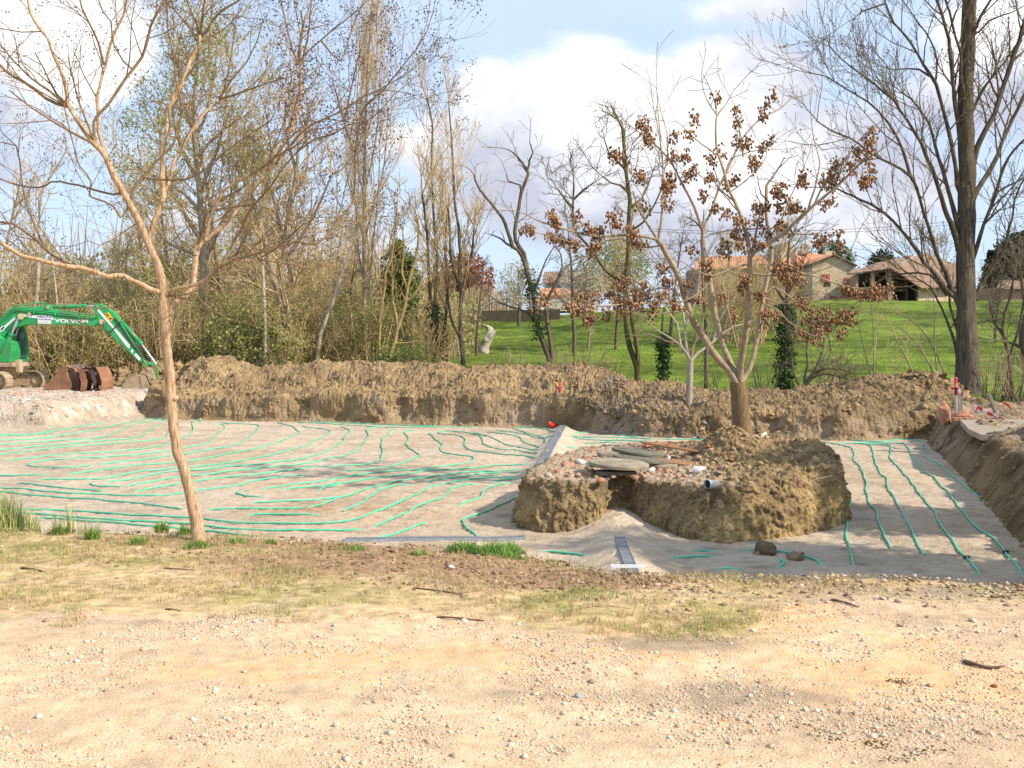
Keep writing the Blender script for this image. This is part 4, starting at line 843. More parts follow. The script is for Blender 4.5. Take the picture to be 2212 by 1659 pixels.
weeds('grass_tuft', [(1290, 1287, .22, 500, .015, .05), (1250, 1280, .1, 140, .01, .04)], 'bright green grass patch in the straw near the short drain', 'grass tuft', (.20, .29, .06))
weeds('grass_tuft', [(1222, 1318, .07, 90, .01, .03)], 'small green tuft below the bright patch', 'grass tuft', (.16, .25, .05))
weeds('grass_tuft', [(1900, 1285, .16, 130, .01, .03)], 'sparse green tuft on bare soil near the right stones', 'grass tuft', (.22, .28, .07))
weeds('grass_tuft', [(1525, 1352, .16, 110, .01, .025), (1600, 1350, .12, 60, .01, .02)], 'sparse green tufts in a row on the bare soil of the middle right', 'grass tuft', (.18, .24, .06))
m_moss = material('dark_moss', [(.09, .06, .02), (.17, .13, .04)], scale=30, rough=.95, bump=.8, bscale=120, bdist=.01)
for (pts, lab) in [([(1936, 1472), (1950, 1478)], 'round dark moss patch on the right gravel'), ([(1745, 1558), (1775, 1575), (1805, 1588)], 'elongated dark moss patch left of the lower ones'), ([(1880, 1600), (1910, 1606)], 'small dark moss patch between two larger ones'), ([(1945, 1638), (1985, 1625), (2020, 1620)], 'dark moss patch nearest to the lower right corner')]:
    C = []
    for q in range(60):
        a, b = random.Random(q).choice(pts); C.append(gf(a + rs.normal(0, 13), b + rs.normal(0, 4.5), 0))
    C = np.array(C); o = scatter_stones('moss_patch', C, rs.uniform(.003, .009, 60), m_moss, rs, [(1, 1, 1)], .45, .35); tag(o, lab, 'moss')

# ================================================================ THE RIGHT BANK'S BITS
x, y, _ = gnd(2095, 912, .1); g = MB(); v = [gnd(a, b, .10) for a, b in [(2094, 927), (2074, 906), (2150, 905), (2250, 905), (2250, 940), (2120, 938)]]; n = len(v)
g.add([(a, b, .095) for a, b, c in v] + [(a, b, .0) for a, b, c in v], [tuple(range(n)), tuple(range(2 * n - 1, n - 1, -1))] + [(i, n + i, n + (i + 1) % n, (i + 1) % n) for i in range(n)])
o = g.build('concrete_path', material('pale_path', [(.26, .21, .155), (.37, .31, .235)], scale=2, rough=.95, bump=.4, bscale=20, fine=.15), None); tag(o, 'pale concrete path end on the right bank', kind='structure')
p0 = gnd(2062, 905, .1); p1 = gnd(2165, 904, .1); g = MB(); k = 9
for i in range(k):
    t = (i + .5) / k; g.box((p0[0] + (p1[0] - p0[0]) * t, p0[1] + .1 + .02 * (i % 2), .085), ((p1[0] - p0[0]) / k * .93, .14, .07), rz=.02 * (i % 3 - 1))
o = g.build('brick_edging', m_brick, None, False, .012); tag(o, 'row of pink bricks edging the far end of the concrete path', 'brick edging')
for px, py, s, fl, lab in [(2054, 880, .17, 1.3, 'tall pointed terracotta block left of the wooden posts'), (2093, 893, .15, .75, 'broken orange brick lump right of the wooden posts'), (2110, 896, .08, .7, 'smaller orange brick beside the broken lump')]:
    x, y, z = gnd(px, 905, .1); o = scatter_stones('brick_lump', np.array([[x, y + .3, z + s * .35]]), np.array([s]), m_brick, np.random.RandomState(int(px)), [(1, 1, 1)], fl, .16, ICO2); o.data.polygons.foreach_set('use_smooth', [False] * len(o.data.polygons)); tag(o, lab, 'brick')
m_post = material('weathered_post', [(.19, .15, .12), (.32, .27, .22)], scale=4, stretch=(6, 6, 1), rough=.9, bump=.5, fine=.2)
def post(pa, pb, Y, w, mat, label):
    a = Vector(at(pa[0], pa[1], Y)); b = Vector(at(pb[0], pb[1], Y)); g = MB(); d = b - a; g.box((0, 0, 0), (w, w * .8, d.length)); o = g.build('wooden_post', mat, None, False, .008); o.location = (a + b) / 2; o.rotation_euler = d.to_track_quat('Z', 'Y').to_euler(); tag(o, label, 'post', 'posts on the right bank'); return o
Yp = 22.6
post((2066, 905), (2064, 815), Yp, .06, material('grey_post', [(.36, .31, .27), (.46, .41, .36)], scale=6, rough=.9, bump=.3), 'tall pale post carrying the red and white tape')
post((2073, 900), (2069, 848), Yp + .25, .13, m_post, 'thick dark post just behind the pale one')
post((2151, 892), (2136, 851), Yp + .5, .08, m_post, 'short dark post leaning left of the soil heap')
m_tape = material('barrier_tape', WHITE, rough=.5, bump=.1, attr=True)
def rw(s): k = ((s / .13).astype(int) % 2)[:, None]; return np.where(k == 0, np.array([[.62, .04, .05]]), np.array([[.75, .73, .74]]))
P_ = [at(a, b, Yp - .06 + dy) for a, b, dy in [(2064, 838, 0), (2078, 851, -.3), (2095, 866, -.7), (2113, 879, -1.0)]]
P_ += [at(a, b, Yp - 1.1 - dy) for a, b, dy in [(2126, 888, .1), (2150, 899, .3), (2172, 908, .5)]]
o = ribbon('barrier_tape', P_, .07, m_tape, colf=rw, tw=1.4, seed=9, step=.03); tag(o, 'red and white barrier tape slung from the pale post down to the ground', 'tape')
P_ = [at(a, b, Yp - 1.05) for a, b in [(2112, 880), (2107, 890), (2105, 901)]]; o = ribbon('barrier_tape', P_, .05, m_tape, colf=rw, tw=.4, seed=10, step=.03); tag(o, 'short loose end of barrier tape hanging in mid length', 'tape')
P_ = [at(a, b, Yp - .07) for a, b in [(2055, 839), (2064, 840), (2066, 852), (2063, 846), (2066, 816)]]; o = ribbon('barrier_tape', P_, .06, m_tape, colf=lambda s: np.tile([[.55, .04, .05]], (len(s), 1)), tw=1.0, seed=12, step=.03); tag(o, 'red tape knotted round the pale post', 'tape')
P_ = [at(a, b, Yp + .6) for a, b in [(2165, 868), (2178, 875), (2188, 890)]]; o = ribbon('barrier_tape', P_, .045, m_tape, colf=lambda s: np.tile([[.5, .10, .05]], (len(s), 1)), tw=1.2, seed=13, step=.03); tag(o, 'faded red scrap of tape near the soil heap', 'tape')

# ================================================================ EXCAVATOR
m_green = material('green_paint', [(.12, .19, .07), (.024, .28, .085), (.030, .34, .105), (.038, .39, .13)], scale=1.6, detail=8, rough=.38, bump=.05, spec=.5, fine=.12, fscale=16)
m_mud = material('mud_coated_steel', [(.34, .255, .16), (.45, .35, .23), (.28, .20, .12)], scale=3, rough=.95, bump=.6, bscale=18, fine=.2)
m_mudgreen = material('muddy_green_paint', [(.10, .24, .07), (.30, .28, .14)], scale=3, rough=.8, bump=.3, fine=.2)
m_rust = material('rusty_steel', [(.16, .085, .055), (.27, .13, .075), (.36, .19, .10)], scale=2.4, detail=10, rough=.75, bump=.5, bscale=16, fine=.2, spec=.3)
m_rust2 = material('bare_worn_steel', [(.20, .13, .12), (.33, .25, .23)], scale=3, rough=.5, bump=.3, fine=.2, metal=.3)
m_chrome = material('chrome_rod', [(.45, .47, .52), (.62, .64, .70)], scale=6, rough=.25, bump=.05, metal=.6, spec=.6)
m_whitep = material('white_decal', [(.72, .72, .70), (.80, .80, .79)], scale=4, rough=.5, bump=.05, fine=.05)
m_yel = material('yellow_decal', [(.85, .42, .01), (.9, .5, .02)], scale=4, rough=.5, bump=.05)
m_rub = material('black_rubber_hose', [(.03, .03, .028), (.07, .065, .055)], scale=6, rough=.6, bump=.1)
m_glass = material('cab_glass', [(.035, .05, .06), (.10, .13, .15)], scale=1.2, rough=.12, bump=0, spec=.8)
YE = 36.0
def E(x, y, Y=YE): p = at(x / 5.4405, 630.25 + y / 5.4405, Y); return (p[0], p[2])
def E3(x, y, Y=YE): p = E(x, y, Y); return (p[0], Y, p[1])
base = E3(-170, 1150)
ex = empty('excavator', base, 'green excavator with white stripes standing on the gravel platform', 'excavator')
def part(name, polys, mat, bevel=.012, parent=ex):
    g = MB()
    for pts, Yc, th in polys: g.ext([E(a, b, Yc) for a, b in pts], Yc - th / 2, Yc + th / 2)
    return g.build(name, mat, parent, False, bevel)
BOOM = [(-190, 800), (-130, 600), (-40, 430), (20, 330), (70, 270), (130, 215), (200, 183), (345, 176), (440, 184), (500, 165), (545, 152), (600, 150), (622, 185), (640, 208), (800, 240), (960, 272), (1130, 290), (1180, 300), (1210, 340), (1200, 385), (1100, 405), (1020, 402), (880, 393), (560, 383), (420, 385), (330, 392), (240, 412), (160, 445), (100, 490), (55, 560), (-20, 700), (-70, 830), (-140, 850)]
boom = part('boom', [(BOOM, YE, .30)], m_green, .02)
g = MB()
for i, (q, dy) in enumerate([([(-60, 430), (40, 310), (140, 225), (230, 205), (600, 238), (900, 275), (1150, 300)], -.17), ([(-60, 460), (50, 330), (150, 245), (240, 222), (600, 258), (900, 292), (1120, 312)], -.175), ([(-40, 400), (60, 262), (190, 168), (330, 150), (470, 130), (560, 136)], -.05), ([(620, 210), (800, 232), (1000, 262), (1130, 268), (1190, 285)], -.10)]):
    p = crom([E3(a, b, YE + dy) for a, b in q], .08); V, F, _ = tubes_np([(p, np.full(len(p), .022))], 6); g.add(V, F)
g.build('boom_pipes', m_green, boom, True)
g = MB()
for a, b in [(150, 212), (255, 212), (400, 240), (650, 262), (930, 292)]: p = E3(a, b, YE - .18); g.box(p, (.05, .05, .10))
g.build('pipe_clamps', m_green, boom)
def cyl(name, a, b, r, mat, Yc, r2=None, collar=True):
    g = MB(); p, q = E3(*a, Yc), E3(*b, Yc); g.tube(p, q, r, r2, n=18)
    if collar:
        v = Vector(q) - Vector(p); e = Vector(q) - v.normalized() * .10; g.tube(e, q, r * 1.22, n=18)
    return g.build(name, mat, ex, True, .004)
c1 = cyl('stick_cylinder', (590, 180), (1015, 170), .068, m_green, YE); cyl('stick_cylinder_rod', (1010, 170), (1130, 168), .032, m_chrome, YE, collar=False)
for k, (dy, a, b, c) in enumerate([(-.27, (20, 720), (140, 485), (232, 285)), (.27, (70, 690), (178, 525), (250, 330))]):
    cyl('boom_cylinder', a, b, .075, m_green, YE + dy); cyl('boom_cylinder_rod', b, c, .038, m_chrome, YE + dy, collar=False)
g = MB(); p, q = E3(245, 290, YE - .34), E3(245, 290, YE + .34); g.tube(p, q, .10, n=20); g.tube(E3(345, 262, YE - .20), E3(345, 262, YE - .14), .055, n=14); g.tube(E3(563, 183, YE - .2), E3(563, 183, YE + .2), .06, n=14); g.tube(E3(1195, 355, YE - .22), E3(1195, 355, YE + .22), .085, n=18); g.tube(E3(1135, 168, YE - .14), E3(1135, 168, YE + .14), .04, n=14); g.build('pivot_pins', m_mud, ex, True, .006)
STICK = [(1118, 142), (1150, 138), (1200, 150), (1262, 180), (1345, 240), (1395, 300), (1425, 350), (1500, 470), (1600, 640), (1695, 795), (1680, 825), (1655, 832), (1540, 722), (1400, 590), (1285, 480), (1235, 430), (1195, 375), (1165, 330), (1140, 255), (1110, 200)]
stk = part('stick', [(STICK, YE, .24)], m_green, .015)
g = MB(); p, q = E3(1435, 360), E3(1668, 622); g.tube(p, q, .070, n=18); v = (Vector(q) - Vector(p)).normalized(); g.tube(Vector(q) - v * .12, q, .085, n=18); g.build('bucket_cylinder', m_green, ex, True)
cyl('bucket_cylinder_rod', (1665, 618), (1840, 858), .034, m_chrome, YE, collar=False)
g = MB(); p = crom([E3(a, b, YE - .19) for a, b in [(1185, 340), (1215, 350), (1212, 400), (1235, 460), (1280, 475), (1330, 440), (1400, 370), (1425, 350)]], .03); V, F, _ = tubes_np([(p, np.full(len(p), .020))], 8); g.add(V, F); g.build('hydraulic_hose', m_rub, ex, True)
g = MB()
for dx in (0, 14, 26): V, F, _ = tubes_np([(crom([E3(a + dx, b, YE - .13) for a, b in [(1330, 310), (1420, 430), (1560, 640), (1700, 800)]], .1), np.full(len(crom([E3(a + dx, b, YE - .13) for a, b in [(1330, 310), (1420, 430), (1560, 640), (1700, 800)]], .1)), .010))], 6); g.add(V, F)
g.build('stick_pipes', m_rub, stk, True)
def decal(name, pts, mat, par, dy=-.152, th=.004): g = MB(); g.ext([E(a, b) for a, b in pts], YE + dy - th, YE + dy); return g.build(name, mat, par)
decal('white_stripe', [(300, 268), (480, 284), (655, 300), (655, 330), (480, 315), (300, 296)], m_whitep, boom)
decal('white_stripe', [(8, 445), (55, 400), (80, 420), (25, 475)], m_whitep, boom); decal('white_stripe', [(-90, 560), (0, 450), (20, 480), (-60, 600)], m_whitep, boom); decal('white_stripe', [(30, 440), (150, 340), (195, 300), (218, 322), (170, 360), (45, 470)], m_whitep, boom)
decal('white_stripe', [(985, 328), (1055, 335), (1055, 366), (985, 360)], m_whitep, boom)
sb = decal('name_board', [(472, 278), (628, 288), (626, 381), (468, 376)], m_whitep, boom, -.160, .012)
decal('white_stripe', [(1158, 222), (1170, 205), (1185, 212), (1545, 628), (1535, 668), (1500, 640), (1340, 430)], m_whitep, stk, -.122); decal('white_stripe', [(1565, 670), (1590, 690), (1572, 725), (1552, 702)], m_whitep, stk, -.122); decal('white_stripe', [(1612, 720), (1672, 785), (1650, 812), (1588, 740)], m_whitep, stk, -.122)
ys_ = decal('yellow_sticker', [(1250, 262), (1290, 238), (1350, 320), (1312, 352)], m_yel, stk, -.122)
decal('sticker_mark', [(1262, 262), (1275, 254), (1300, 290), (1292, 296)], m_rub, ys_, -.127); decal('sticker_mark', [(1300, 312), (1328, 304), (1332, 316), (1312, 332)], m_rub, ys_, -.127)
def text(body, a, b, h, mat, par, dy, bold=0.0, ang=0.0, sx=1.0):
    cu = bpy.data.curves.new('lettering', 'FONT'); cu.body = body; cu.size = h; cu.extrude = .002; cu.offset = bold; cu.align_x = 'LEFT'
    t = bpy.data.objects.new('lettering', cu); COL.objects.link(t); bpy.context.view_layer.update(); me = bpy.data.meshes.new_from_object(t.evaluated_get(bpy.context.evaluated_depsgraph_get())); bpy.data.objects.remove(t)
    v = np.array([w.co for w in me.vertices]); x0 = v[:, 0].min(); w_ = v[:, 0].max() - x0; p = E(a, b); q = E(*[a + sx, b]); tw = (E(a + sx, b)[0] - p[0])
    v2 = np.stack([p[0] + (v[:, 0] - x0) * tw / w_, np.full(len(v), YE + dy) - v[:, 2], p[1] + v[:, 1] + (v[:, 0] - x0) * tw / w_ * math.tan(ang)], 1)
    me.vertices.foreach_set('co', v2.ravel().astype(np.float32)); me.update(); me.materials.clear(); return link('lettering', me, mat, par)
m_blue = material('blue_lettering', [(.04, .03, .22), (.06, .05, .28)], rough=.5, bump=0); m_greyt = material('grey_lettering', [(.3, .3, .38)], rough=.5, bump=0)
text('VOLVO', 662, 357, .160, m_whitep, boom, -.154, .006, R(-3.4), 325)
text('Mini-Pel', 480, 303, .075, m_blue, sb, -.174, .002, R(-1.5), 145); text('services', 482, 329, .07, m_blue, sb, -.174, .002, R(-1.5), 140); text('06 87 44 84 18', 478, 368, .055, m_greyt, sb, -.174, 0, R(-1), 145)
g = MB(); g.box((E(550, 341)[0], YE - .174, E(550, 341)[1]), (.40, .003, .006)); g.build('board_line', m_greyt, sb)
# bucket end
part('bucket_link', [([(1700, 812), (1745, 825), (1842, 850), (1838, 866), (1760, 862), (1700, 850)], YE, .14)], m_green); part('bucket_lever', [([(1815, 880), (1850, 870), (1868, 900), (1858, 1000), (1870, 1030), (1845, 1035), (1818, 990)], YE - .06, .07), ([(1815, 880), (1850, 870), (1868, 900), (1858, 1000), (1870, 1030), (1845, 1035), (1818, 990)], YE + .06, .07)], m_mudgreen)
part('stick_nose', [([(1640, 800), (1690, 790), (1740, 860), (1760, 895), (1735, 925), (1700, 890)], YE, .16)], m_mudgreen)
part('bucket_ears', [([(1695, 935), (1725, 900), (1770, 885), (1800, 925), (1828, 1000), (1838, 1050), (1810, 1085), (1765, 1075), (1730, 1000)], YE - .10, .04), ([(1695, 935), (1725, 900), (1770, 885), (1800, 925), (1828, 1000), (1838, 1050), (1810, 1085), (1765, 1075), (1730, 1000)], YE + .10, .04)], m_mud)
g = MB()
for a, b in [(1748, 908), (1750, 980), (1808, 1012)]: g.tube(E3(a, b, YE - .15), E3(a, b, YE + .15), .042, n=14)
g.build('bucket_pins', m_mud, ex, True)
def shell(name, pts, inner, Yc, w, mat, par, th=.03, teeth=None):
    """a digging bucket: two side plates and a curved back sheet"""
    g = MB(); q = [E(a, b, Yc) for a, b in pts]; g.ext(q, Yc - w / 2, Yc - w / 2 + th); g.ext(q, Yc + w / 2 - th, Yc + w / 2)
    o = [E(a, b, Yc) for a, b in inner]; n = len(o); v = []
    for Yv in (Yc - w / 2 + .004, Yc + w / 2 - .004):
        for (x_, z_) in o: v.append((x_, Yv, z_))
        c_ = np.mean(o, axis=0)
        for (x_, z_) in o: v.append((x_ + (c_[0] - x_) * .07, Yv, z_ + (c_[1] - z_) * .07))
    f = []
    for i in range(n - 1): f += [(i, i + 1, 2 * n + i + 1, 2 * n + i), (n + i, 3 * n + i, 3 * n + i + 1, n + i + 1)]
    f += [(0, 2 * n, 3 * n, n), (n - 1, 2 * n - 1, 4 * n - 1, 3 * n - 1)]
    g.add(v, f); return g.build(name, mat, par, False, .006)
shell('bucket', [(1465, 1085), (1560, 1015), (1640, 978), (1700, 985), (1735, 1010), (1775, 1140), (1640, 1152), (1560, 1160), (1500, 1145)], [(1640, 978), (1700, 985), (1735, 1010), (1760, 1075), (1775, 1140), (1640, 1155), (1560, 1162), (1500, 1146), (1465, 1086)], YE, .62, m_mud, ex)
part('bucket_wear_plate', [([(1642, 985), (1712, 992), (1775, 1138), (1668, 1148)], YE - .325, .012)], m_mud)
# upper structure, cab, undercarriage
part('house', [([(-520, 330), (-420, 290), (-220, 300), (-120, 420), (60, 520), (150, 560), (212, 590), (220, 700), (190, 828), (60, 828), (-560, 850), (-560, 500)], YE + .15, .95), ([(-600, 480), (-240, 480), (-200, 560), (-200, 850), (-600, 850)], YE - .1, 2.1)], m_green, .03)
cab = part('cab_frame', [([(-120, 330), (60, 330), (215, 360), (280, 400), (315, 470), (335, 590), (345, 720), (325, 830), (-120, 830)], YE + .98, .06), ([(-120, 330), (60, 330), (215, 360), (280, 400), (315, 470), (335, 590), (345, 720), (325, 830), (-120, 830)], YE + .40, .05)], m_green)
part('cab_roof', [([(-130, 322), (60, 318), (225, 350), (290, 398), (275, 412), (215, 372), (60, 345), (-130, 345)], YE + .69, .66)], m_green, .01, cab)
gl = MB(); q = [(225, 385), (275, 412), (306, 475), (325, 590), (333, 715), (318, 800)]; v = [E3(a, b, Yv) for Yv in (YE + .41, YE + .97) for a, b in q]; gl.add(v, [(i, i + 1, 7 + i, 6 + i) for i in range(5)]); gl.build('windscreen', m_glass, cab)
part('side_window', [([(155, 470), (200, 430), (250, 425), (285, 470), (312, 600), (305, 665), (225, 665), (210, 560)], YE + .37, .012), ([(222, 675), (306, 675), (315, 780), (230, 790)], YE + .37, .012)], m_glass, .002, cab)
g = MB(); V, F, _ = tubes_np([(crom([E3(a, b, YE + .34) for a, b in [(285, 405), (310, 460), (332, 540), (348, 640)]], .03), np.full(len(crom([E3(a, b, YE + .34) for a, b in [(285, 405), (310, 460), (332, 540), (348, 640)]], .03)), .014))], 8); g.add(V, F); g.build('handrail', m_yel, cab, True)
part('counterweight', [([(-860, 420), (-600, 400), (-600, 850), (-820, 850), (-880, 700)], YE - .1, 2.2)], m_green, .05)
part('slew_frame', [([(-560, 850), (250, 828), (252, 880), (-560, 890)], YE - .05, 1.3), ([(190, 805), (250, 795), (255, 950), (205, 950)], YE - .35, .25), ([(-500, 885), (150, 880), (120, 1010), (-480, 1010)], YE + .1, 1.0)], m_mud, .02)
def track(x0, x1, ytop, ybot, Yc, w, name):
    root = part(name + '_frame', [([(x0 + 70, ytop + 55), (x1 - 90, ytop + 55), (x1 - 100, ybot - 45), (x0 + 60, ybot - 45)], Yc, w * .5)], m_mud, .02)
    pa, pb = E(x0, ytop, Yc), E(x1, ybot, Yc); h = (pa[1] - pb[1]); r = h / 2; cx0 = pa[0] + r; cx1 = pb[0] - r; cz = (pa[1] + pb[1]) / 2; Lf = cx1 - cx0; per = 2 * Lf + 2 * math.pi * r; n = int(per / .135); g = MB()
    for i in range(n):
        s = (i + .5) / n * per
        if s < Lf: x_, z_, a_ = cx0 + s, cz + r, 0
        elif s < Lf + math.pi * r: t = (s - Lf) / r; x_, z_, a_ = cx1 + math.sin(t) * r, cz + math.cos(t) * r, t
        elif s < 2 * Lf + math.pi * r: x_, z_, a_ = cx1 - (s - Lf - math.pi * r), cz - r, math.pi
        else: t = (s - 2 * Lf - math.pi * r) / r; x_, z_, a_ = cx0 - math.sin(t) * r, cz - math.cos(t) * r, math.pi + t
        g.box((x_, Yc, z_), (per / n * .93, w, .028), ry=a_); g.box((x_ + math.sin(a_) * .02, Yc, z_ + math.cos(a_) * .02), (.022, w, .03), ry=a_)
        g.box((x_ - math.sin(a_) * .035, Yc, z_ - math.cos(a_) * .035), (per / n, w * .3, .05), ry=a_)
    tr = g.build(name, m_mud, ex)
    for nm, X_, R_ in (('drive_sprocket', cx0, r * .82), ('idler_wheel', cx1, r * .80)):
        g = MB(); g.lathe((X_, Yc - w * .22, cz), [(R_ * .3, -.05), (R_ * .5, -.04), (R_ * .6, 0), (R_, 0), (R_, w * .44), (R_ * .5, w * .44)], 24, 'y'); g.build(nm, m_mud, root, True)
    k = 6
    for i in range(k): g = MB(); X_ = cx0 + Lf * (i + .5) / k; g.lathe((X_, Yc - w * .25, cz - r * .68), [(r * .22, 0), (r * .26, .02), (r * .26, w * .5 - .02), (r * .22, w * .5)], 16, 'y'); g.build('track_roller', m_mud, root, True)
track(-880, 112, 950, 1165, YE - 1.15, .5, 'crawler_track'); track(-480, 540, 930, 1150, YE + .85, .5, 'crawler_track')
# two spare buckets
Yb = 34.6
def spare(pts, back, w, label, ribs, Yc=Yb):
    x, z = E(*pts[0], Yc); root = empty('digging_bucket', (x, Yc, .05), label, 'bucket', 'spare buckets on the platform')
    s = (Yc / YE)
    g0 = lambda L_: [(a / s * 1.0, b / s) for a, b in L_]
    shell('bucket_shell', pts, back, Yc, w, m_rust, root, .03)
    for (rp_) in ribs: g = MB(); g.ext([E(a, b, Yc) for a, b in rp_], Yc - w * .30, Yc - w * .22); g.ext([E(a, b, Yc) for a, b in rp_], Yc + w * .1, Yc + w * .2); g.build('bucket_bracket', m_rust2, root, False, .006)
    return root
spare([(575, 1120), (700, 1015), (765, 920), (800, 868), (840, 858), (865, 900), (885, 1000), (912, 1060), (915, 1110), (890, 1165), (800, 1172), (700, 1158)], [(840, 858), (865, 880), (940, 900), (985, 980), (1015, 1050), (1010, 1120), (985, 1165), (890, 1170), (800, 1176), (700, 1160), (575, 1120)], 1.0, 'large open rusty bucket lying left, its mouth to the left', [[(865, 880), (905, 852), (955, 862), (965, 900), (925, 935), (940, 985), (915, 1005), (880, 950)], [(940, 925), (1000, 930), (1000, 960), (965, 1000), (940, 990)]])
spare([(995, 905), (1040, 900), (1075, 960), (1100, 1040), (1092, 1130), (1060, 1165), (1020, 1150), (1028, 1060)], [(995, 905), (1080, 890), (1200, 880), (1240, 960), (1268, 1050), (1262, 1120), (1245, 1160), (1150, 1166), (1060, 1166), (1020, 1152)], 1.05, 'smaller rusty bucket lying right, its curved back to the pit', [[(1060, 900), (1095, 878), (1135, 890), (1150, 930), (1190, 940), (1185, 970), (1160, 985), (1180, 1040), (1165, 1120), (1130, 1050), (1120, 985)]])
# ================================================================ FARM ON THE HILL
m_stonew = material('rubble_stone_wall', [(.42, .32, .20), (.56, .44, .29), (.64, .52, .37)], scale=1.5, detail=10, rough=.95, bump=.6, bscale=5, bdist=.1, fine=.25, fscale=6)
m_tile = material('old_roof_tiles', [(.15, .105, .08), (.25, .165, .12), (.31, .19, .13)], scale=.9, detail=8, rough=.9, bump=.6, bscale=6, bdist=.06, fine=.3, fscale=5)
m_tile2 = material('orange_roof_tiles', [(.42, .19, .10), (.55, .27, .15)], scale=1.2, rough=.9, bump=.5, fine=.25, fscale=5)
m_shut = material('red_shutter_paint', [(.42, .10, .08), (.50, .14, .11)], scale=3, rough=.7, bump=.2)
m_beam = material('dark_timber', [(.05, .04, .03), (.09, .07, .05)], scale=3, rough=.9, bump=.2)
m_white = material('pale_render', [(.55, .52, .47), (.66, .63, .58)], scale=2, rough=.9, bump=.2, fine=.08)
m_brickw = material('brick_wall', [(.34, .205, .14), (.44, .285, .20)], scale=2, rough=.9, bump=.4, fine=.3, fscale=6)
def C3(x, y, Y): p = at(1524.8 + x / 3.219, 474.4 + y / 3.219, Y); return Vector(p)
def solid(name, front, depth, mat, par, bevel=0):
    """a polygon in space given a thickness away from the viewer"""
    g = MB(); n = len(front); d = Vector(depth); v = [tuple(p) for p in front] + [tuple(Vector(p) + d) for p in front]
    g.add(v, [tuple(range(n)), tuple(range(2 * n - 1, n - 1, -1))] + [(i, n + i, n + (i + 1) % n, (i + 1) % n) for i in range(n)]); return g.build(name, mat, par)
def tiled(name, a, b, c, d, mat, par, rows=18, th=.12):
    """roof slope a-b (eave) c-d (ridge side) made of rounded tile courses"""
    a, b, c, d = map(Vector, (a, b, c, d)); nu = rows * 4; nv = 14; N_ = (b - a).cross(d - a).normalized()
    if N_.z < 0: N_ = -N_
    V = []
    for j in range(nv):
        t = j / (nv - 1)
        for i in range(nu + 1):
            s = i / nu; p = (a * (1 - s) + b * s) * (1 - t) + (d * (1 - s) + c * s) * t; V.append(p + N_ * (.06 * abs(math.sin(s * rows * math.pi)) + .02 * ((j * 7 + i) % 3 == 0)))
    V = np.array([tuple(v) for v in V]); o = link(name, mesh_np(name, V, gridF(nv, nu + 1), False), mat, par); md = o.modifiers.new('thick', 'SOLIDIFY'); md.thickness = th; md.offset = -1; return o
# gabled stone house
Yh = 116.0; zb = C3(870, 602, Yh).z - .4
h = empty('stone_house', (C3(900, 600, Yh).x, Yh, zb), 'old stone house with a gable and red shutters at the edge of the meadow', 'house')
gab = [C3(740, 620, Yh), C3(740, 305, Yh), C3(900, 252, Yh), C3(1040, 308, Yh), C3(1040, 620, Yh)]
solid('gable_wall', gab, (0, 11, 0), m_stonew, h)
tiled('roof', C3(715, 318, Yh - .4), C3(715, 318, Yh - .4) + Vector((0, 12, 0)), C3(902, 244, Yh - .4) + Vector((0, 12, 0)), C3(902, 244, Yh - .4), m_tile2, h, 22)
tiled('roof', C3(1058, 318, Yh - .4), C3(1058, 318, Yh - .4) + Vector((0, 12, 0)), C3(902, 244, Yh - .4) + Vector((0, 12, 0)), C3(902, 244, Yh - .4), m_tile, h, 22)
def panel(name, x0, y0, x1, y1, Y, mat, par, th=.08): return solid(name, [C3(x0, y0, Y - th), C3(x1, y0, Y - th), C3(x1, y1, Y - th), C3(x0, y1, Y - th)], (0, th + .03, 0), mat, par)
for (x0, y0, x1, y1) in [(812, 378, 868, 466)]:
    w = panel('window', x0 + 4, y0 + 50, x1, y1, Yh, m_beam, h, .03); panel('shutter', x0, y0, x0 + 24, y1 - 30, Yh, m_shut, h, .12); panel('shutter', x0 + 28, y0, x1 - 6, y1 - 30, Yh, m_shut, h, .12)
panel('shutter', 864, 530, 906, 592, Yh, m_shut, h, .12); panel('shutter', 972, 402, 996, 458, Yh, m_shut, h, .12); panel('door_step', 905, 588, 1003, 600, Yh, m_brickw, h, .3)
# long wing running left, mostly behind branches
w = empty('farm_wing', (C3(300, 560, 121).x, 121, zb), 'long low farm wing with an orange tiled roof left of the stone house', 'building')
solid('wing_wall', [C3(-60, 620, 121), C3(-60, 330, 121), C3(730, 320, 121), C3(730, 620, 121)], (0, 8, 0), m_brickw, w)
tiled('wing_roof', C3(-80, 345, 120.5), C3(760, 330, 120.5), C3(740, 238, 125), C3(-60, 262, 125), m_tile2, w, 60)
solid('tower_wall', [C3(520, 330, 123), C3(520, 165, 123), C3(560, 152, 123), C3(625, 185, 123), C3(625, 330, 123)], (0, 3.5, 0), m_stonew, w)
solid('chimney', [C3(672, 240, 122.5), C3(672, 168, 122.5), C3(716, 168, 122.5), C3(716, 240, 122.5)], (0, 1, 0), m_stonew, w)
tiled('upper_roof', C3(620, 330, 120), C3(800, 320, 120), C3(835, 250, 124), C3(640, 215, 124), m_tile2, w, 18)
solid('chimney', [C3(832, 270, 124), C3(832, 215, 124), C3(900, 222, 124), C3(900, 270, 124)], (0, 1.2, 0), m_stonew, w)
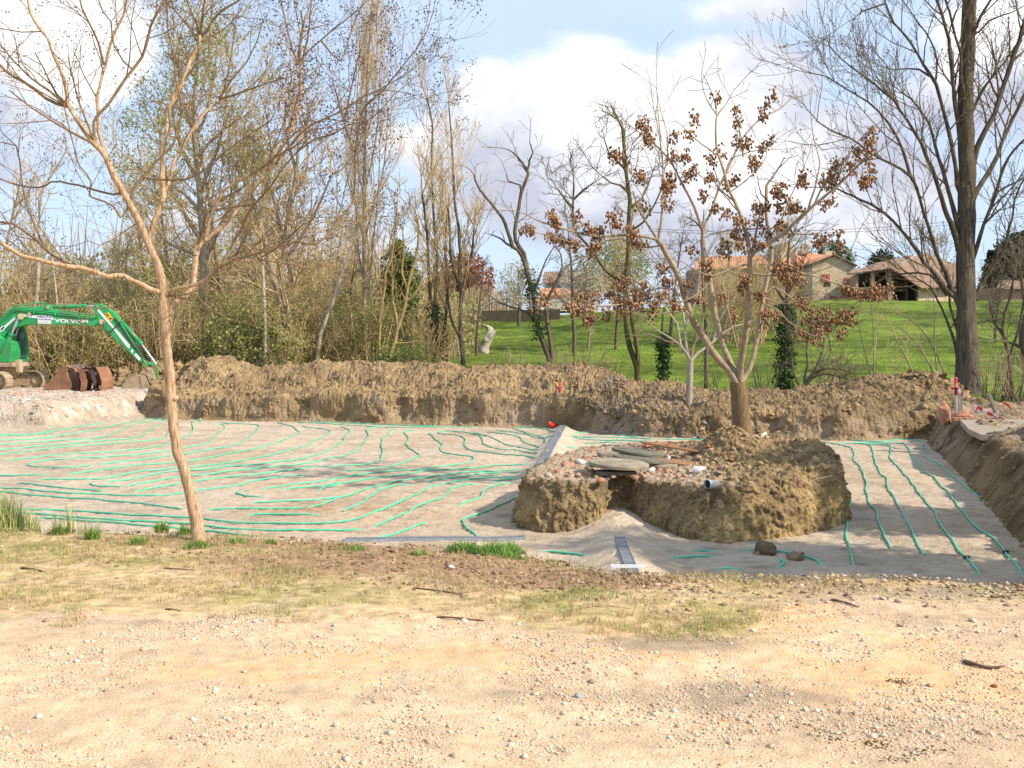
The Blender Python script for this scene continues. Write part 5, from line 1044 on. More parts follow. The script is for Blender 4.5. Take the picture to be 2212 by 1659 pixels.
# open fronted barn
Yb_ = 112.0; b_ = empty('open_barn', (C3(1280, 600, Yb_).x, Yb_, zb), 'open fronted barn with brick pillars under a broad tiled roof', 'barn')
solid('back_wall', [C3(1000, 615, Yb_ + 4.5), C3(1000, 385, Yb_ + 4.5), C3(1290, 340, Yb_ + 4.5), C3(1480, 400, Yb_ + 4.5), C3(1480, 615, Yb_ + 4.5)], (0, .3, 0), m_beam, b_)
for (x0, x1, yt) in [(1042, 1060, 385), (1155, 1175, 372), (1268, 1294, 340), (1392, 1402, 415), (1462, 1474, 470)]: solid('pillar', [C3(x0, 605, Yb_), C3(x0, yt, Yb_), C3(x1, yt, Yb_), C3(x1, 605, Yb_)], (0, .5, 0), m_brickw if x0 < 1300 else m_beam, b_)
solid('gallery_floor', [C3(1000, 500, Yb_ + .1), C3(1000, 482, Yb_ + .1), C3(1400, 482, Yb_ + .1), C3(1400, 500, Yb_ + .1)], (0, 3, 0), m_beam, b_)
solid('parapet', [C3(1060, 575, Yb_ + .3), C3(1060, 500, Yb_ + .3), C3(1268, 500, Yb_ + .3), C3(1268, 575, Yb_ + .3)], (0, .2, 0), m_brickw, b_)
solid('red_door', [C3(1008, 602, Yb_ + .15), C3(1008, 520, Yb_ + .15), C3(1050, 520, Yb_ + .15), C3(1050, 602, Yb_ + .15)], (0, .1, 0), m_shut, b_)
solid('side_wall', [C3(1474, 615, Yb_ + .2), C3(1474, 466, Yb_ + .2), C3(1760, 458, Yb_ + 1.5), C3(1760, 615, Yb_ + 1.5)], (0, .4, 0), m_stonew, b_)
solid('lower_wall', [C3(1290, 605, Yb_ + 2.2), C3(1290, 360, Yb_ + 2.2), C3(1400, 440, Yb_ + 2.2), C3(1462, 500, Yb_ + 2.2), C3(1462, 605, Yb_ + 2.2)], (0, .2, 0), m_beam, b_)
tiled('left_roof', C3(975, 380, Yb_ - .6), C3(1284, 338, Yb_ - .6), C3(1440, 248, Yb_ + 6), C3(1180, 305, Yb_ + 6), m_tile, b_, 26)
tiled('right_roof', C3(1286, 338, Yb_ - .7), C3(1500, 478, Yb_ - .7), C3(1790, 330, Yb_ + 6), C3(1500, 232, Yb_ + 6), m_tile, b_, 26)
tiled('right_roof', C3(1500, 478, Yb_ - .68), C3(1780, 462, Yb_ + .6), C3(1800, 330, Yb_ + 6), C3(1700, 300, Yb_ + 6), m_tile, b_, 26)
solid('ridge_tiles', [C3(1496, 236, Yb_ + 5.9), C3(1498, 226, Yb_ + 5.9), C3(1735, 312, Yb_ + 5.9), C3(1733, 322, Yb_ + 5.9)], (0, .3, 0), m_tile2, b_)
solid('ridge_tiles', [C3(1250, 338, Yb_ + 1), C3(1258, 326, Yb_ + 1), C3(1446, 240, Yb_ + 5.9), C3(1440, 254, Yb_ + 5.9)], (0, .3, 0), m_tile2, b_)
# brick outhouse at the right edge
o_ = empty('brick_outhouse', at(2200, 657, 108)[:2] + (zb,), 'low pink brick outhouse under the dark pine at the right edge', 'building')
def PD(x, y, Y): return Vector(at(x, y, Y))
solid('wall', [PD(2158, 660, 108), PD(2158, 620, 108), PD(2290, 620, 108), PD(2290, 660, 108)], (0, 5, 0), m_brickw, o_)
tiled('roof', PD(2150, 624, 107.5), PD(2300, 624, 107.5), PD(2296, 606, 111), PD(2160, 606, 111), m_tile, o_, 20)
# white house in the middle distance
Yw = 112; hw = empty('white_house', at(1205, 650, Yw), 'white rendered house with a dark window behind the blossom trees', 'house')
solid('wall', [PD(1180, 672, Yw), PD(1180, 610, Yw), PD(1290, 606, Yw), PD(1290, 672, Yw)], (0, 8, 0), m_white, hw)
tiled('roof', PD(1172, 612, Yw - .5), PD(1300, 608, Yw - .5), PD(1296, 584, Yw + 4), PD(1176, 588, Yw + 4), m_tile, hw, 30)
solid('window', [PD(1204, 628, Yw - .05), PD(1204, 607, Yw - .05), PD(1212, 607, Yw - .05), PD(1212, 628, Yw - .05)], (0, .1, 0), m_glass, hw); solid('shutter', [PD(1213, 626, Yw - .09), PD(1213, 607, Yw - .09), PD(1222, 607, Yw - .09), PD(1222, 626, Yw - .09)], (0, .1, 0), m_whitep, hw)
solid('lean_to_roof', [PD(1168, 646, Yw - 4), PD(1168, 637, Yw - 4), PD(1252, 637, Yw - 4), PD(1252, 646, Yw - 4)], (0, 3, .8), m_tile2, hw)
gw = solid('garden_wall', [PD(1000, 693, 93), PD(1000, 672, 93), PD(1210, 668, 93), PD(1210, 695, 93)], (0, .5, 0), material('dark_garden_wall', [(.05, .045, .03), (.10, .08, .055)], scale=2, rough=.95, bump=.5), None); tag(gw, 'dark low garden wall along the top of the meadow', 'wall')
fe = empty('cane_fence', at(1045, 680, 96), 'tall cane fence behind the slim trees in the middle', 'fence'); g = MB(); r_ = random.Random(3)
for i in range(130):
    px = 990 + i * 1.05; p = at(px, 690, 96 + r_.uniform(-.1, .1)); q = at(px + r_.uniform(-1.5, 1.5), 634 - r_.uniform(0, 14) - (8 if 1020 < px < 1060 else 0), 96); g.tube(p, q, .035, .02, n=5, cap=False)
g.build('canes', material('dry_cane', [(.40, .27, .15), (.55, .40, .24)], scale=3, stretch=(8, 8, 1), rough=.8, bump=.2, fine=.2), fe)
g = MB(); g.tube(at(990, 668, 96.1), at(1127, 666, 96.1), .04, n=6); g.tube(at(990, 648, 96.1), at(1127, 647, 96.1), .04, n=6); g.build('fence_rail', m_beam, fe)
# two roofs far behind the left wood
for (x0, x1, yt, yb, Yv, lab) in [(60, 170, 618, 640, 95, 'house with a red roof showing faintly above the excavator boom'), (640, 770, 575, 612, 100, 'house with a pinkish roof half hidden behind the middle wood')]:
    hh = empty('distant_house', at((x0 + x1) / 2, 700, Yv), lab, 'house'); solid('wall', [PD(x0, 720, Yv), PD(x0, yb, Yv), PD(x1, yb, Yv), PD(x1, 720, Yv)], (0, 7, 0), m_white, hh); tiled('roof', PD(x0 - 6, yb + 2, Yv - .4), PD(x1 + 6, yb + 2, Yv - .4), PD(x1, yt - 8, Yv + 4), PD(x0, yt - 8, Yv + 4), m_tile2, hh, 26)
    if x0 > 500: solid('chimney', [PD(748, 590, Yv + 2), PD(748, 545, Yv + 2), PD(756, 545, Yv + 2), PD(756, 590, Yv + 2)], (0, .6, 0), m_brickw, hh)
# overhead wires far off
for k, (ya, yb) in enumerate([(482, 462), (487, 469)]):
    a, b = Vector(at(1400, ya + 12, 125)), Vector(at(2300, yb - 14, 122)); pts = [tuple(a.lerp(b, t) - Vector((0, 0, 1.2 * 4 * t * (1 - t)))) for t in np.linspace(0, 1, 12)]
    stick('overhead_wire', pts, .022, m_black, ['upper', 'lower'][k] + ' of the two thin wires crossing the sky left of the poplar', 'wire', 1.0)
# ================================================================ TREES
def bark(name, cols, **k):
    d = dict(scale=5, stretch=(3, 3, .8), rough=.9, bump=.7, bscale=18, bdist=.02, fine=.25, fscale=30, spec=.1); d.update(k); return material(name, cols, **d)
b_myrtle = bark('smooth_tan_bark', [(.18, .10, .05), (.38, .235, .125), (.50, .345, .205), (.60, .46, .31)], scale=9, stretch=(6, 6, 1.0), rough=.5, bump=.6, bscale=16, bdist=.012, fine=.32, fscale=30, spec=.35)
b_myrtle2 = bark('tan_twig', [(.17, .115, .065), (.27, .185, .10)], bump=.1)
b_brown = bark('rough_brown_bark', [(.15, .095, .05), (.27, .18, .10)], scale=10)
b_cream = bark('cream_grey_bark', [(.24, .175, .11), (.35, .27, .18), (.42, .34, .235)], scale=4, bump=.3)
b_creamtw = bark('grey_cream_twig', [(.21, .16, .11), (.30, .235, .17)], bump=.1)
b_poplar = bark('poplar_bark', [(.06, .05, .04), (.15, .125, .095), (.22, .175, .10)], scale=4, stretch=(3, 3, .35), bump=1, bscale=9, bdist=.12, fine=.4, fscale=12)
b_poplar2 = bark('poplar_twig', [(.13, .095, .055), (.20, .15, .09)], bump=.1)
b_dark = bark('dark_bark', [(.09, .07, .05), (.18, .14, .10)]); b_darktw = bark('dark_twig', [(.15, .12, .085), (.25, .20, .145)], bump=.1)
b_grey = bark('grey_bark', [(.23, .185, .13), (.38, .305, .22)]); b_greytw = bark('grey_brown_twig', [(.42, .31, .165), (.56, .42, .235)], bump=.1)
b_pale = bark('pale_bark', [(.33, .28, .22), (.48, .42, .34), (.16, .13, .10)], scale=6, bump=.3); b_lich = bark('lichen_bark', [(.22, .17, .11), (.36, .26, .10), (.36, .28, .18)], scale=4)
b_ash = bark('ash_grey_bark', [(.26, .22, .17), (.37, .32, .25), (.20, .165, .12)], scale=6, bump=.3)
b_moss = bark('mossy_bark', [(.09, .075, .04), (.16, .14, .04)], scale=4)
m_leaf = material('leaf_surface', WHITE, rough=.65, bump=0, attr=True, spec=.25, trans=.35)
m_pod = material('seed_pod', WHITE, rough=.7, bump=0, attr=True, spec=.15)
def nrm3(a): l = math.sqrt(a[0] * a[0] + a[1] * a[1] + a[2] * a[2]) + 1e-9; return (a[0] / l, a[1] / l, a[2] / l)
def grow(rg, out, tips, p, d, L, r, lvl, st):
    n = 5 if L > .5 * st['L'] else 4; seg = L / (n - 1); pts = [p]; ds = [d]; w, up = st['wob'], st['up']
    for i in range(n - 1):
        d = nrm3((d[0] + rg.gauss(0, w), d[1] + rg.gauss(0, w), d[2] + rg.gauss(0, w) + up)); q = pts[-1]; pts.append((q[0] + d[0] * seg, q[1] + d[1] * seg, q[2] + d[2] * seg)); ds.append(d)
    r1 = max(r * st['tap'], st['rmin']); out.append((pts, [r + (r1 - r) * i / (n - 1) for i in range(n)], lvl))
    if lvl <= 0: tips.append((pts[-1], d)); tips.append((pts[-2], d)); return
    k = st['k'] + (rg.random() < .5)
    for c in range(k):
        t = .25 + .75 * (c + rg.random()) / k; f = min(t * (n - 1), n - 1.001); i = int(f); f -= i; a, b = pts[i], pts[i + 1]; q = (a[0] + (b[0] - a[0]) * f, a[1] + (b[1] - a[1]) * f, a[2] + (b[2] - a[2]) * f)
        dd = ds[i + 1]; an = R(st['ang']) * rg.uniform(.6, 1.3); v = nrm3((rg.gauss(0, 1), rg.gauss(0, 1), rg.gauss(0, 1))); dt = v[0] * dd[0] + v[1] * dd[1] + v[2] * dd[2]; v = nrm3((v[0] - dd[0] * dt, v[1] - dd[1] * dt, v[2] - dd[2] * dt)); ca, sa = math.cos(an), math.sin(an)
        grow(rg, out, tips, q, (dd[0] * ca + v[0] * sa, dd[1] * ca + v[1] * sa, dd[2] * ca + v[2] * sa), L * rg.uniform(.45, .8) * (1.15 - .45 * t), max(r1 + (r - r1) * (1 - t), st['rmin']) * .62, lvl - 1, st)
ST = dict(L=1.0, wob=.13, up=.05, tap=.4, rmin=.004, k=3, ang=38)
def build_tree(root, thick, thin, bm, tm, sides=9, tsides=4, names=('trunk', 'branches')):
    out = []
    if thick:
        V, F, ids = tubes_np(thick, sides); mr_ = max(float(np.max(r)) for p, r in thick); V = V + np.stack([fbm(V, .55 / mr_, 3, .55, off=q * 9) for q in range(3)], 1) * mr_ * .10
        out.append(link(names[0], mesh_np(names[0], V, F), bm, root))
    if thin:
        V, F, ids = tubes_np(thin, tsides); out.append(link(names[1], mesh_np(names[1], V, F), tm, root))
    return out
def leaves(name, P, S, cols, rs, mat, root=None, aspect=.6, droop=0.0, quad=False):
    n = len(P); u = rs.normal(size=(n, 3)); u[:, 2] -= droop; u /= np.linalg.norm(u, axis=1)[:, None]; v = np.cross(u, rs.normal(size=(n, 3))); v /= np.linalg.norm(v, axis=1)[:, None] + 1e-9
    S = S[:, None]; A = P; B = P + u * S * .5 + v * S * aspect * .5; Cc = P + u * S; D = P + u * S * .5 - v * S * aspect * .5
    V = np.stack([A, B, Cc, D], 1).reshape(-1, 3); F = np.arange(4 * n).reshape(n, 4); c = np.asarray(cols)[rs.randint(0, len(cols), n)] * rs.uniform(.7, 1.3, (n, 1))
    return link(name, mesh_np(name, V, F, False, np.repeat(c, 4, 0)), mat, root)
def balls(name, P, S, cols, rs, mat, root, base=None):
    V0 = np.array([(1, 0, 0), (0, 1, 0), (-1, 0, 0), (0, -1, 0), (0, 0, 1.15), (0, 0, -1.15)], float); F0 = np.array([(0, 1, 4), (1, 2, 4), (2, 3, 4), (3, 0, 4), (1, 0, 5), (2, 1, 5), (3, 2, 5), (0, 3, 5)])
    if base: V0, F0 = base
    n = len(P); V = V0[None] * S[:, None, None] + P[:, None]; F = F0[None] + (np.arange(n) * len(V0))[:, None, None]; c = np.asarray(cols)[rs.randint(0, len(cols), n)] * rs.uniform(.7, 1.3, (n, 1))
    return link(name, mesh_np(name, V.reshape(-1, 3), F.reshape(-1, 3), True, np.repeat(c, len(V0), 0)), mat, root)
class Traced:
    """a tree whose main limbs are laid out branch by branch, at its own distance"""
    def __init__(s, Y, seed, spread=.35): s.Y = Y; s.rg = random.Random(seed); s.limbs = []; s.spread = spread
    def limb(s, r0, r1, tr, org=(0, 0, 1), dz=None, step=.12):
        """r in pixels of the 2212 px wide picture; starts at the depth of the nearest limb"""
        pts = [tuple(float(q) for q in w.split(',')) for w in tr.split()]; pts = [(org[0] + a / org[2], org[1] + b / org[2]) for a, b in pts]
        Y0 = s.Y; best = 1e9
        for (pp, W, rr) in s.limbs:
            d = np.hypot(pp[:, 0] - pts[0][0], pp[:, 1] - pts[0][1]); i = int(d.argmin())
            if d[i] < best: best = d[i]; Y0 = W[i, 1]
        ln = sum(math.dist(pts[i], pts[i + 1]) for i in range(len(pts) - 1)) / FPX * s.Y
        if dz is None: dz = s.rg.uniform(-1, 1) * s.spread
        W = [at(a, b, Y0 + dz * ln * (i / (len(pts) - 1)) ** 1.0) for i, (a, b) in enumerate(pts)]
        if ln > 1.0 * s.Y / 10: step = max(step, .06)
        W = crom(W, step * s.Y / 12); n = len(W)
        t = np.linspace(0, 1, n); rr = (r0 + (r1 - r0) * t ** .85) / FPX * s.Y
        # pixel track for later look-ups
        c, sn = math.cos(TH), math.sin(TH); x = W[:, 0]; y = W[:, 1]; z = W[:, 2] - CAMZ; f = y * c - z * sn; up = y * sn + z * c
        pp = np.stack([CX + FPX * x / f, CY - FPX * up / f], 1)
        s.limbs.append((pp, W, rr)); return s
    def sprout(s, st, dens, rmaxpx=6, lvl=2, tip=2, skip=0, t0=.15, lscale=None, rf=.5):
        out = []; tips = []; rg = s.rg
        for (pp, W, rr) in s.limbs[skip:]:
            n = len(W); sg = np.linalg.norm(np.diff(W, axis=0), axis=1); ln = sg.sum(); cum = np.concatenate([[0], np.cumsum(sg)])
            k = int(ln * dens * rg.uniform(.8, 1.2)) + 1
            for c in range(k):
                t = t0 + (1 - t0) * rg.random() ** .8; dl = t * ln; i = min(int(np.searchsorted(cum, dl)), n - 1); i = max(i, 1)
                if rr[i] / s.Y * FPX > rmaxpx: continue
                T = W[i] - W[i - 1]; T = T / (np.linalg.norm(T) + 1e-9); v = np.array([rg.gauss(0, 1), rg.gauss(0, 1) * .8, rg.gauss(0, 1) + .3]); v -= T * v.dot(T); v /= np.linalg.norm(v) + 1e-9
                an = R(st['ang']) * rg.uniform(.7, 1.35); d = T * math.cos(an) + v * math.sin(an); L_ = st['L'] * rg.uniform(.35, 1.0) * (1.1 - .4 * t)
                grow(rg, out, tips, tuple(W[i]), nrm3(tuple(d)), L_, min(max(rr[i] * rf, st['rmin']), st.get('r0', 9)), lvl, st)
            T = W[-1] - W[-2]; T = T / (np.linalg.norm(T) + 1e-9)
            for c in range(tip if rr[-1] / s.Y * FPX < rmaxpx + 2 else 0): grow(rg, out, tips, tuple(W[-1]), nrm3((T[0] + rg.gauss(0, .3), T[1] + rg.gauss(0, .3), T[2] + rg.gauss(0, .3))), st['L'] * rg.uniform(.5, 1), min(max(rr[-1] * .8, st['rmin']), 3 / FPX * s.Y), lvl, st)
        return out, tips
D0 = (0, 0, 1)
O1, O2, O3, O4, O5, O6 = (0, 0, 3.), (737.3, 0, 3.), (1474.7, 0, 3.), (0, 553, 3.), (737.3, 553, 3.), (1474.7, 553, 3.)

# ---- 1. tan barked tree in the foreground
def flare(tr, n, f):
    pp, W, rr = tr.limbs[0]; k = np.exp(-np.arange(len(rr)) / n); tr.limbs[0] = (pp, W, rr * (1 + f * k))
t1 = Traced(8.8, 3, .30); lb = t1.limb
lb(12.8, 9.8, '431,1180 428,1150 420,1106 408,1053 396,1010 384,978 377,935 372,890 368,840 365,800 361,765 358,720 355,690 352,660', dz=0, step=.05)
flare(t1, 3, .45)
lb(9.6, 6.2, '357,700 353,660 349,610 342,575 330,548 318,522 308,497 292,462 277,433 262,405 247,383 238,360 230,340 220,325 207,313', dz=-.05)
lb(6.2, 3.6, '207,313 187,290 172,268 160,247 147,230')
lb(3.6, 2.0, '147,230 122,224 100,213 78,195 60,183 45,172 33,167 15,155 0,140 -40,110 -90,90')
lb(3.8, 2.2, '147,230 143,193 139,175 133,160 123,135 117,117 110,98 103,83 92,68 83,57 74,42 67,27 60,0 52,-40 40,-110')
lb(3.4, 2.4, '207,313 203,283 203,263 213,247 233,227 253,197 273,167 287,150 307,123 315,100 320,83 323,67 325,57 338,30 350,10 360,-20 380,-80')
lb(4.0, 2.0, '230,342 220,310 213,283 212,247 210,213 217,177 222,155 227,140 232,118 240,93 253,60 267,33 273,0 280,-60')
lb(2.6, 1.6, '224,140 213,93 203,70 193,50 184,32 177,17 173,0 165,-60')
lb(2.0, 1.2, '287,150 267,133 256,115 247,100 242,75 240,47 230,35 220,20 213,0 205,-50')
lb(2.6, 1.3, '260,418 245,420 230,417 210,412 193,407 170,400 150,397 130,392 110,393 97,402 83,405 67,405 50,403 33,398 17,393 0,387 -60,375')
lb(2.6, 1.2, '277,448 268,462 260,470 253,458 247,447 225,435 200,427 193,423 195,408 197,393 187,375 173,360 165,340 160,317 154,295 150,277 143,250 138,225')
lb(6.6, 4.4, '322,530 322,508 333,480 341,462 347,443 351,430 353,420 351,400 350,383 350,360 350,333 354,312 360,293 362,270 363,247 367,230 370,220 380,203 390,187 400,165 407,143 415,125 423,110 429,92 433,77', dz=.15)
lb(3.2, 1.8, '433,77 447,67 454,55 460,43 470,32 480,23 497,12 513,3 560,-40')
lb(2.8, 1.6, '431,85 427,57 421,43 417,33 408,12 403,0 395,-50')
lb(2.4, 1.4, '428,95 413,67 403,52 393,40 375,20 360,7 340,-30')
lb(3.8, 3.2, '352,418 360,405 367,387 371,368 377,350 385,335 393,320 405,297 417,277 430,258 443,243 458,230 473,215', dz=.3)
lb(1.8, 1.0, '473,217 482,200 487,180 494,150 500,120 505,80')
lb(2.6, 1.5, '392,183 410,157 422,143 433,133 450,120 452,95 453,67 457,33 460,0 462,-50')
lb(3.2, 1.5, '277,446 283,425 287,410 297,395 310,383 321,370 333,353 347,340 360,327 370,317 377,307 381,288 387,267 393,252 397,240 391,215 383,187 378,150 373,110 368,90 363,67 360,0')
lb(2.4, 1.2, '310,383 330,387 350,388 375,389 400,387 415,382 433,373 450,360 467,343 485,330 500,317 525,300 550,283 585,260')
lb(7.4, 6.0, '360,692 367,664 380,652 393,643 407,632 417,620 420,605 420,593 422,573 423,553', dz=.25)
lb(5.8, 3.8, '423,553 424,540 437,523 452,512 467,500 484,484 500,467 514,448 527,430 544,412 560,393 575,377 587,360 600,338 610,317 620,300 627,280 638,255 647,230 650,208 650,187 650,165 648,143', dz=.35)
lb(2.4, 1.5, '648,143 640,125 633,110 626,85 620,60 613,30 607,0 600,-40'); lb(2.4, 1.4, '648,145 656,118 663,93 668,62 670,33 672,15 673,0 680,-50'); lb(2.2, 1.1, '655,120 675,102 693,87 715,67 737,50 765,28 790,5')
lb(4.6, 2.6, '445,519 447,500 450,483 455,470 460,457 466,445 475,425 480,413 498,400 517,390 540,378', dz=-.1)
lb(2.4, 1.4, '462,455 480,451 500,447 525,444 550,443 568,447 587,453 610,465 633,477 650,470')
lb(3.2, 1.6, '587,362 598,350 610,333 633,307 650,288 667,273 700,257 737,240 762,223 787,207 805,200 820,193')
lb(2.6, 1.2, '764,433 768,380 767,333 774,280 787,233 808,210 830,193 848,170 864,150 880,130 897,110'); lb(2.2, 1.0, '693,87 720,120 737,133 752,90 765,50 780,17 790,-20'); lb(2.4, 1.0, '744,260 757,200 770,140 787,83 800,30 810,-20'); lb(2.2, 1.0, '640,330 680,300 720,290 750,270 790,262 820,240 850,205')
lb(3.0, 1.5, '505,520 520,497 533,467 545,448 560,430 574,415 587,400 600,380 613,360 640,330 665,300')
lb(5.0, 2.8, '353,640 368,628 383,623 407,619 430,613 445,603 457,590 466,580 477,570 500,562 517,563 540,565 557,560', dz=-.25)
lb(3.4, 1.8, '468,578 485,572 505,558 557,547 580,540 600,533 620,527 640,520 662,526 683,527 700,515 713,500 725,483 737,467 755,448 764,433 768,385 767,333 762,318 757,307')
lb(1.8, .9, '640,521 655,505 668,490 672,470 680,440 690,415')
lb(2.4, 1.0, '352,640 380,638 405,635 433,625 450,627 467,628 492,631 517,635 542,637 567,640 592,638 617,633 630,624 640,610 640,595 633,580')
lb(2.0, .8, '425,640 438,653 450,666 467,675 483,683 500,690 520,695')
lb(6.4, 3.6, '350,633 343,631 325,625 307,616 287,607 267,596 250,596 233,597 217,592 200,586 175,580 150,576 130,572 110,568 93,564 77,560 60,556 47,553 24,540 0,523 -50,505', dz=-.3)
lb(3.4, 2.2, '190,583 172,578 158,572 140,566 128,560 117,553 100,540 80,520 65,508 50,497 27,483 0,480 -40,478')
lb(2.6, 1.4, '112,552 102,538 93,527 85,510 77,493 70,475 63,457 56,433 50,410 46,380 43,350 35,315')
lb(1.6, .8, '352,648 335,665 315,680 296,688 275,684 255,668 235,664 215,668 190,650 160,652 130,640')
lb(1.5, .7, '360,560 340,545 325,520 300,505 285,480 270,455'); lb(1.5, .7, '300,480 268,500 240,520 215,530 190,520 165,530')
SM = dict(L=.80, wob=.15, up=.055, tap=.45, rmin=.0013, k=3, ang=42, r0=.0065)
out, tips = t1.sprout(SM, 4.6, rmaxpx=5.0, lvl=2, tip=2)
r1_ = empty('crepe_myrtle', gnd(431, 1172, 0), 'slender tan barked tree with bare twigs rising from the verge at the left', 'tree')
thick = [(W, rr) for _, W, rr in t1.limbs if rr[0] / 8.8 * FPX > 3.7]; thin = [(W, rr) for _, W, rr in t1.limbs if rr[0] / 8.8 * FPX <= 3.7]
build_tree(r1_, thick, [], b_myrtle, None, 12); V, F, _ = tubes_np(thin, 7); link('branches', mesh_np('branches', V, F), b_myrtle2, r1_)
build_tree(r1_, [], [(p, r) for p, r, l in out], None, b_myrtle2, names=('', 'twigs'))
rs1 = np.random.RandomState(8); P = []
for (p, d) in tips:
    x_ = CX + FPX * p[0] / p[1]; z_ = p[2]
    if z_ < 2.3 and rs1.rand() > .25: continue
    if rs1.rand() < (.40 if x_ > 600 else .12):
        for _ in range(rs1.randint(3, 8)): P.append(np.array(p) + rs1.normal(0, .028, 3) + np.array(d) * .02)
P = np.array(P); balls('seed_pods', P, rs1.uniform(.0045, .0082, len(P)), [(.10, .065, .07), (.15, .10, .09), (.08, .07, .09)], rs1, m_pod, r1_)
# a bump where the trunk was once cut, and its dark knots
pk_ = at(372, 862, 8.8); o = scatter_stones('trunk_knot', np.array([(pk_[0] + .020, pk_[1], pk_[2])]), np.array([.030]), b_myrtle, np.random.RandomState(2), [(1, 1, 1)], 1.1, .08, ICO2, r1_, True); o.location = -Vector(r1_.location)

# ---- 2. tree on the island with hanging brown capsules
t2 = Traced(16.2, 5, .32); lb = t2.limb
lb(21.0, 17.0, '1607,965 1604,940 1601,910 1599,880 1596,850 1593,826', dz=0, step=.06); flare(t2, 6, .12)
lb(8.9, 5.6, '1592,832 1575,800 1558,783 1545,768 1530,745 1515,722 1500,700 1487,665 1477,635 1470,605 1454,573 1440,550 1430,530 1420,517', dz=-.1)
lb(3.3, 1.3, '1420,517 1387,510 1354,508 1320,509 1287,510 1262,506 1237,500 1205,490 1170,480 1150,470 1137,463', dz=-.3)
lb(2.9, 1.0, '1424,520 1425,505 1427,493 1430,460 1432,430 1434,400 1432,366 1430,333 1424,293 1417,253 1412,235 1410,220')
lb(1.6, .8, '1428,300 1421,240 1419,183'); lb(1.3, 0.8, '1433,380 1442,330 1441,287 1427,240 1418,190')
lb(7.7, 4.5, '1590,822 1582,795 1571,770 1562,748 1555,725 1550,703 1545,683 1540,650 1536,625 1532,600 1530,586 1523,563 1521,553 1519,525 1518,500', dz=.25)
lb(3.7, 1.5, '1518,500 1510,475 1501,450 1493,433 1485,417 1475,400 1462,373 1450,350 1435,332 1420,317 1403,303 1387,290', dz=-.2)
lb(3.4, 1.3, '1519,505 1525,480 1535,460 1545,430 1555,400 1565,380 1575,360 1591,323 1608,293 1622,277 1635,263 1661,247 1675,240 1688,233 1708,213')
lb(8.2, 5.2, '1597,822 1599,800 1600,786 1604,760 1608,740 1612,712 1615,686 1617,650 1618,620 1619,585 1620,553', dz=-.2)
lb(4.7, 1.8, '1620,553 1616,523 1611,500 1605,480 1598,460 1588,437 1578,417 1570,395 1565,373 1558,352 1551,333 1547,308 1546,283 1547,262 1548,247', dz=.15)
lb(1.6, 0.8, '1548,247 1540,237 1535,230 1527,215 1521,200 1516,177 1516,165'); lb(2.0, .9, '1549,250 1557,238 1565,230 1575,213 1583,197')
lb(1.9, 0.8, '1547,335 1530,320 1518,313 1504,302 1491,290 1475,273 1460,262')
lb(1.8, 0.8, '1605,340 1602,300 1594,268 1591,232'); lb(2.0, .9, '1560,395 1580,340 1600,335 1620,328 1650,322 1668,323')
lb(1.8, 0.8, '1577,415 1605,395 1625,378 1645,355 1655,338 1656,325')
lb(5.2, 1.9, '1619,556 1632,542 1648,533 1668,520 1688,507 1705,492 1721,477 1740,460 1758,443 1777,428 1795,413 1812,398 1828,383 1843,368 1858,353 1873,343 1888,333', dz=-.2)
lb(2.2, 0.9, '1745,455 1751,433 1760,408 1765,383 1769,367 1771,350 1765,325 1758,300 1753,263'); lb(2.2, 1.0, '1758,444 1780,395 1800,365 1825,345 1850,310 1868,290')
lb(2.2, 1.0, '1688,507 1725,505 1750,506 1775,510 1795,520 1808,530 1825,540 1841,547')
lb(2.4, 0.9, '1617,590 1645,594 1675,595 1705,596 1735,593 1755,590 1775,583 1798,575 1818,560 1840,535')
lb(6.4, 3.4, '1600,828 1610,812 1618,798 1626,775 1631,753 1636,728 1638,703 1642,680 1645,663 1650,636 1655,613 1660,592 1665,573 1667,556 1665,527 1661,500 1657,480 1655,460 1655,430 1656,400', dz=.2)
lb(2.2, 0.9, '1663,567 1685,572 1708,580 1733,590 1758,596 1785,605 1808,613 1825,618 1841,621 1860,623 1880,622 1910,622')
lb(2.1, 0.9, '1653,633 1672,620 1691,630 1708,643 1725,660 1742,672 1758,683 1775,693 1791,700 1808,702 1825,700')
lb(1.9, 0.8, '1650,655 1662,662 1675,666 1688,678 1701,693 1720,706 1735,716 1758,726 1775,728 1791,728 1821,721')
lb(1.6, 0.8, '1650,643 1675,653 1690,656 1701,656 1728,650')
lb(2.5, 0.9, '1617,570 1595,575 1575,583 1558,590 1541,596 1524,592 1508,586 1490,575 1475,566 1455,560')
lb(2.2, 0.8, '1657,493 1620,495 1575,497 1555,502 1535,507 1510,520 1485,540 1460,545')
lb(2.7, 0.9, '1500,700 1480,670 1450,655 1420,652 1390,655 1350,657 1320,660 1290,662 1255,666 1220,668 1185,664 1154,660', dz=-.4)
lb(1.8, 0.8, '1470,640 1450,625 1425,622 1390,632 1350,640 1310,645'); lb(1.6, 0.8, '1480,672 1440,675 1400,682 1360,682 1330,676 1290,690')
lb(1.9, 0.8, '1430,530 1400,535 1370,530 1340,515 1310,520 1290,535 1240,525 1190,510 1134,497')
lb(1.6, 0.8, '1560,600 1566,640 1575,680 1585,720 1588,735'); lb(1.5, 0.8, '1519,590 1520,640 1528,700 1530,760')
lb(1.8, 0.8, '1545,600 1500,640 1460,655 1420,670 1400,700'); lb(1.9, 0.9, '1660,500 1690,470 1705,430 1720,400 1735,370')
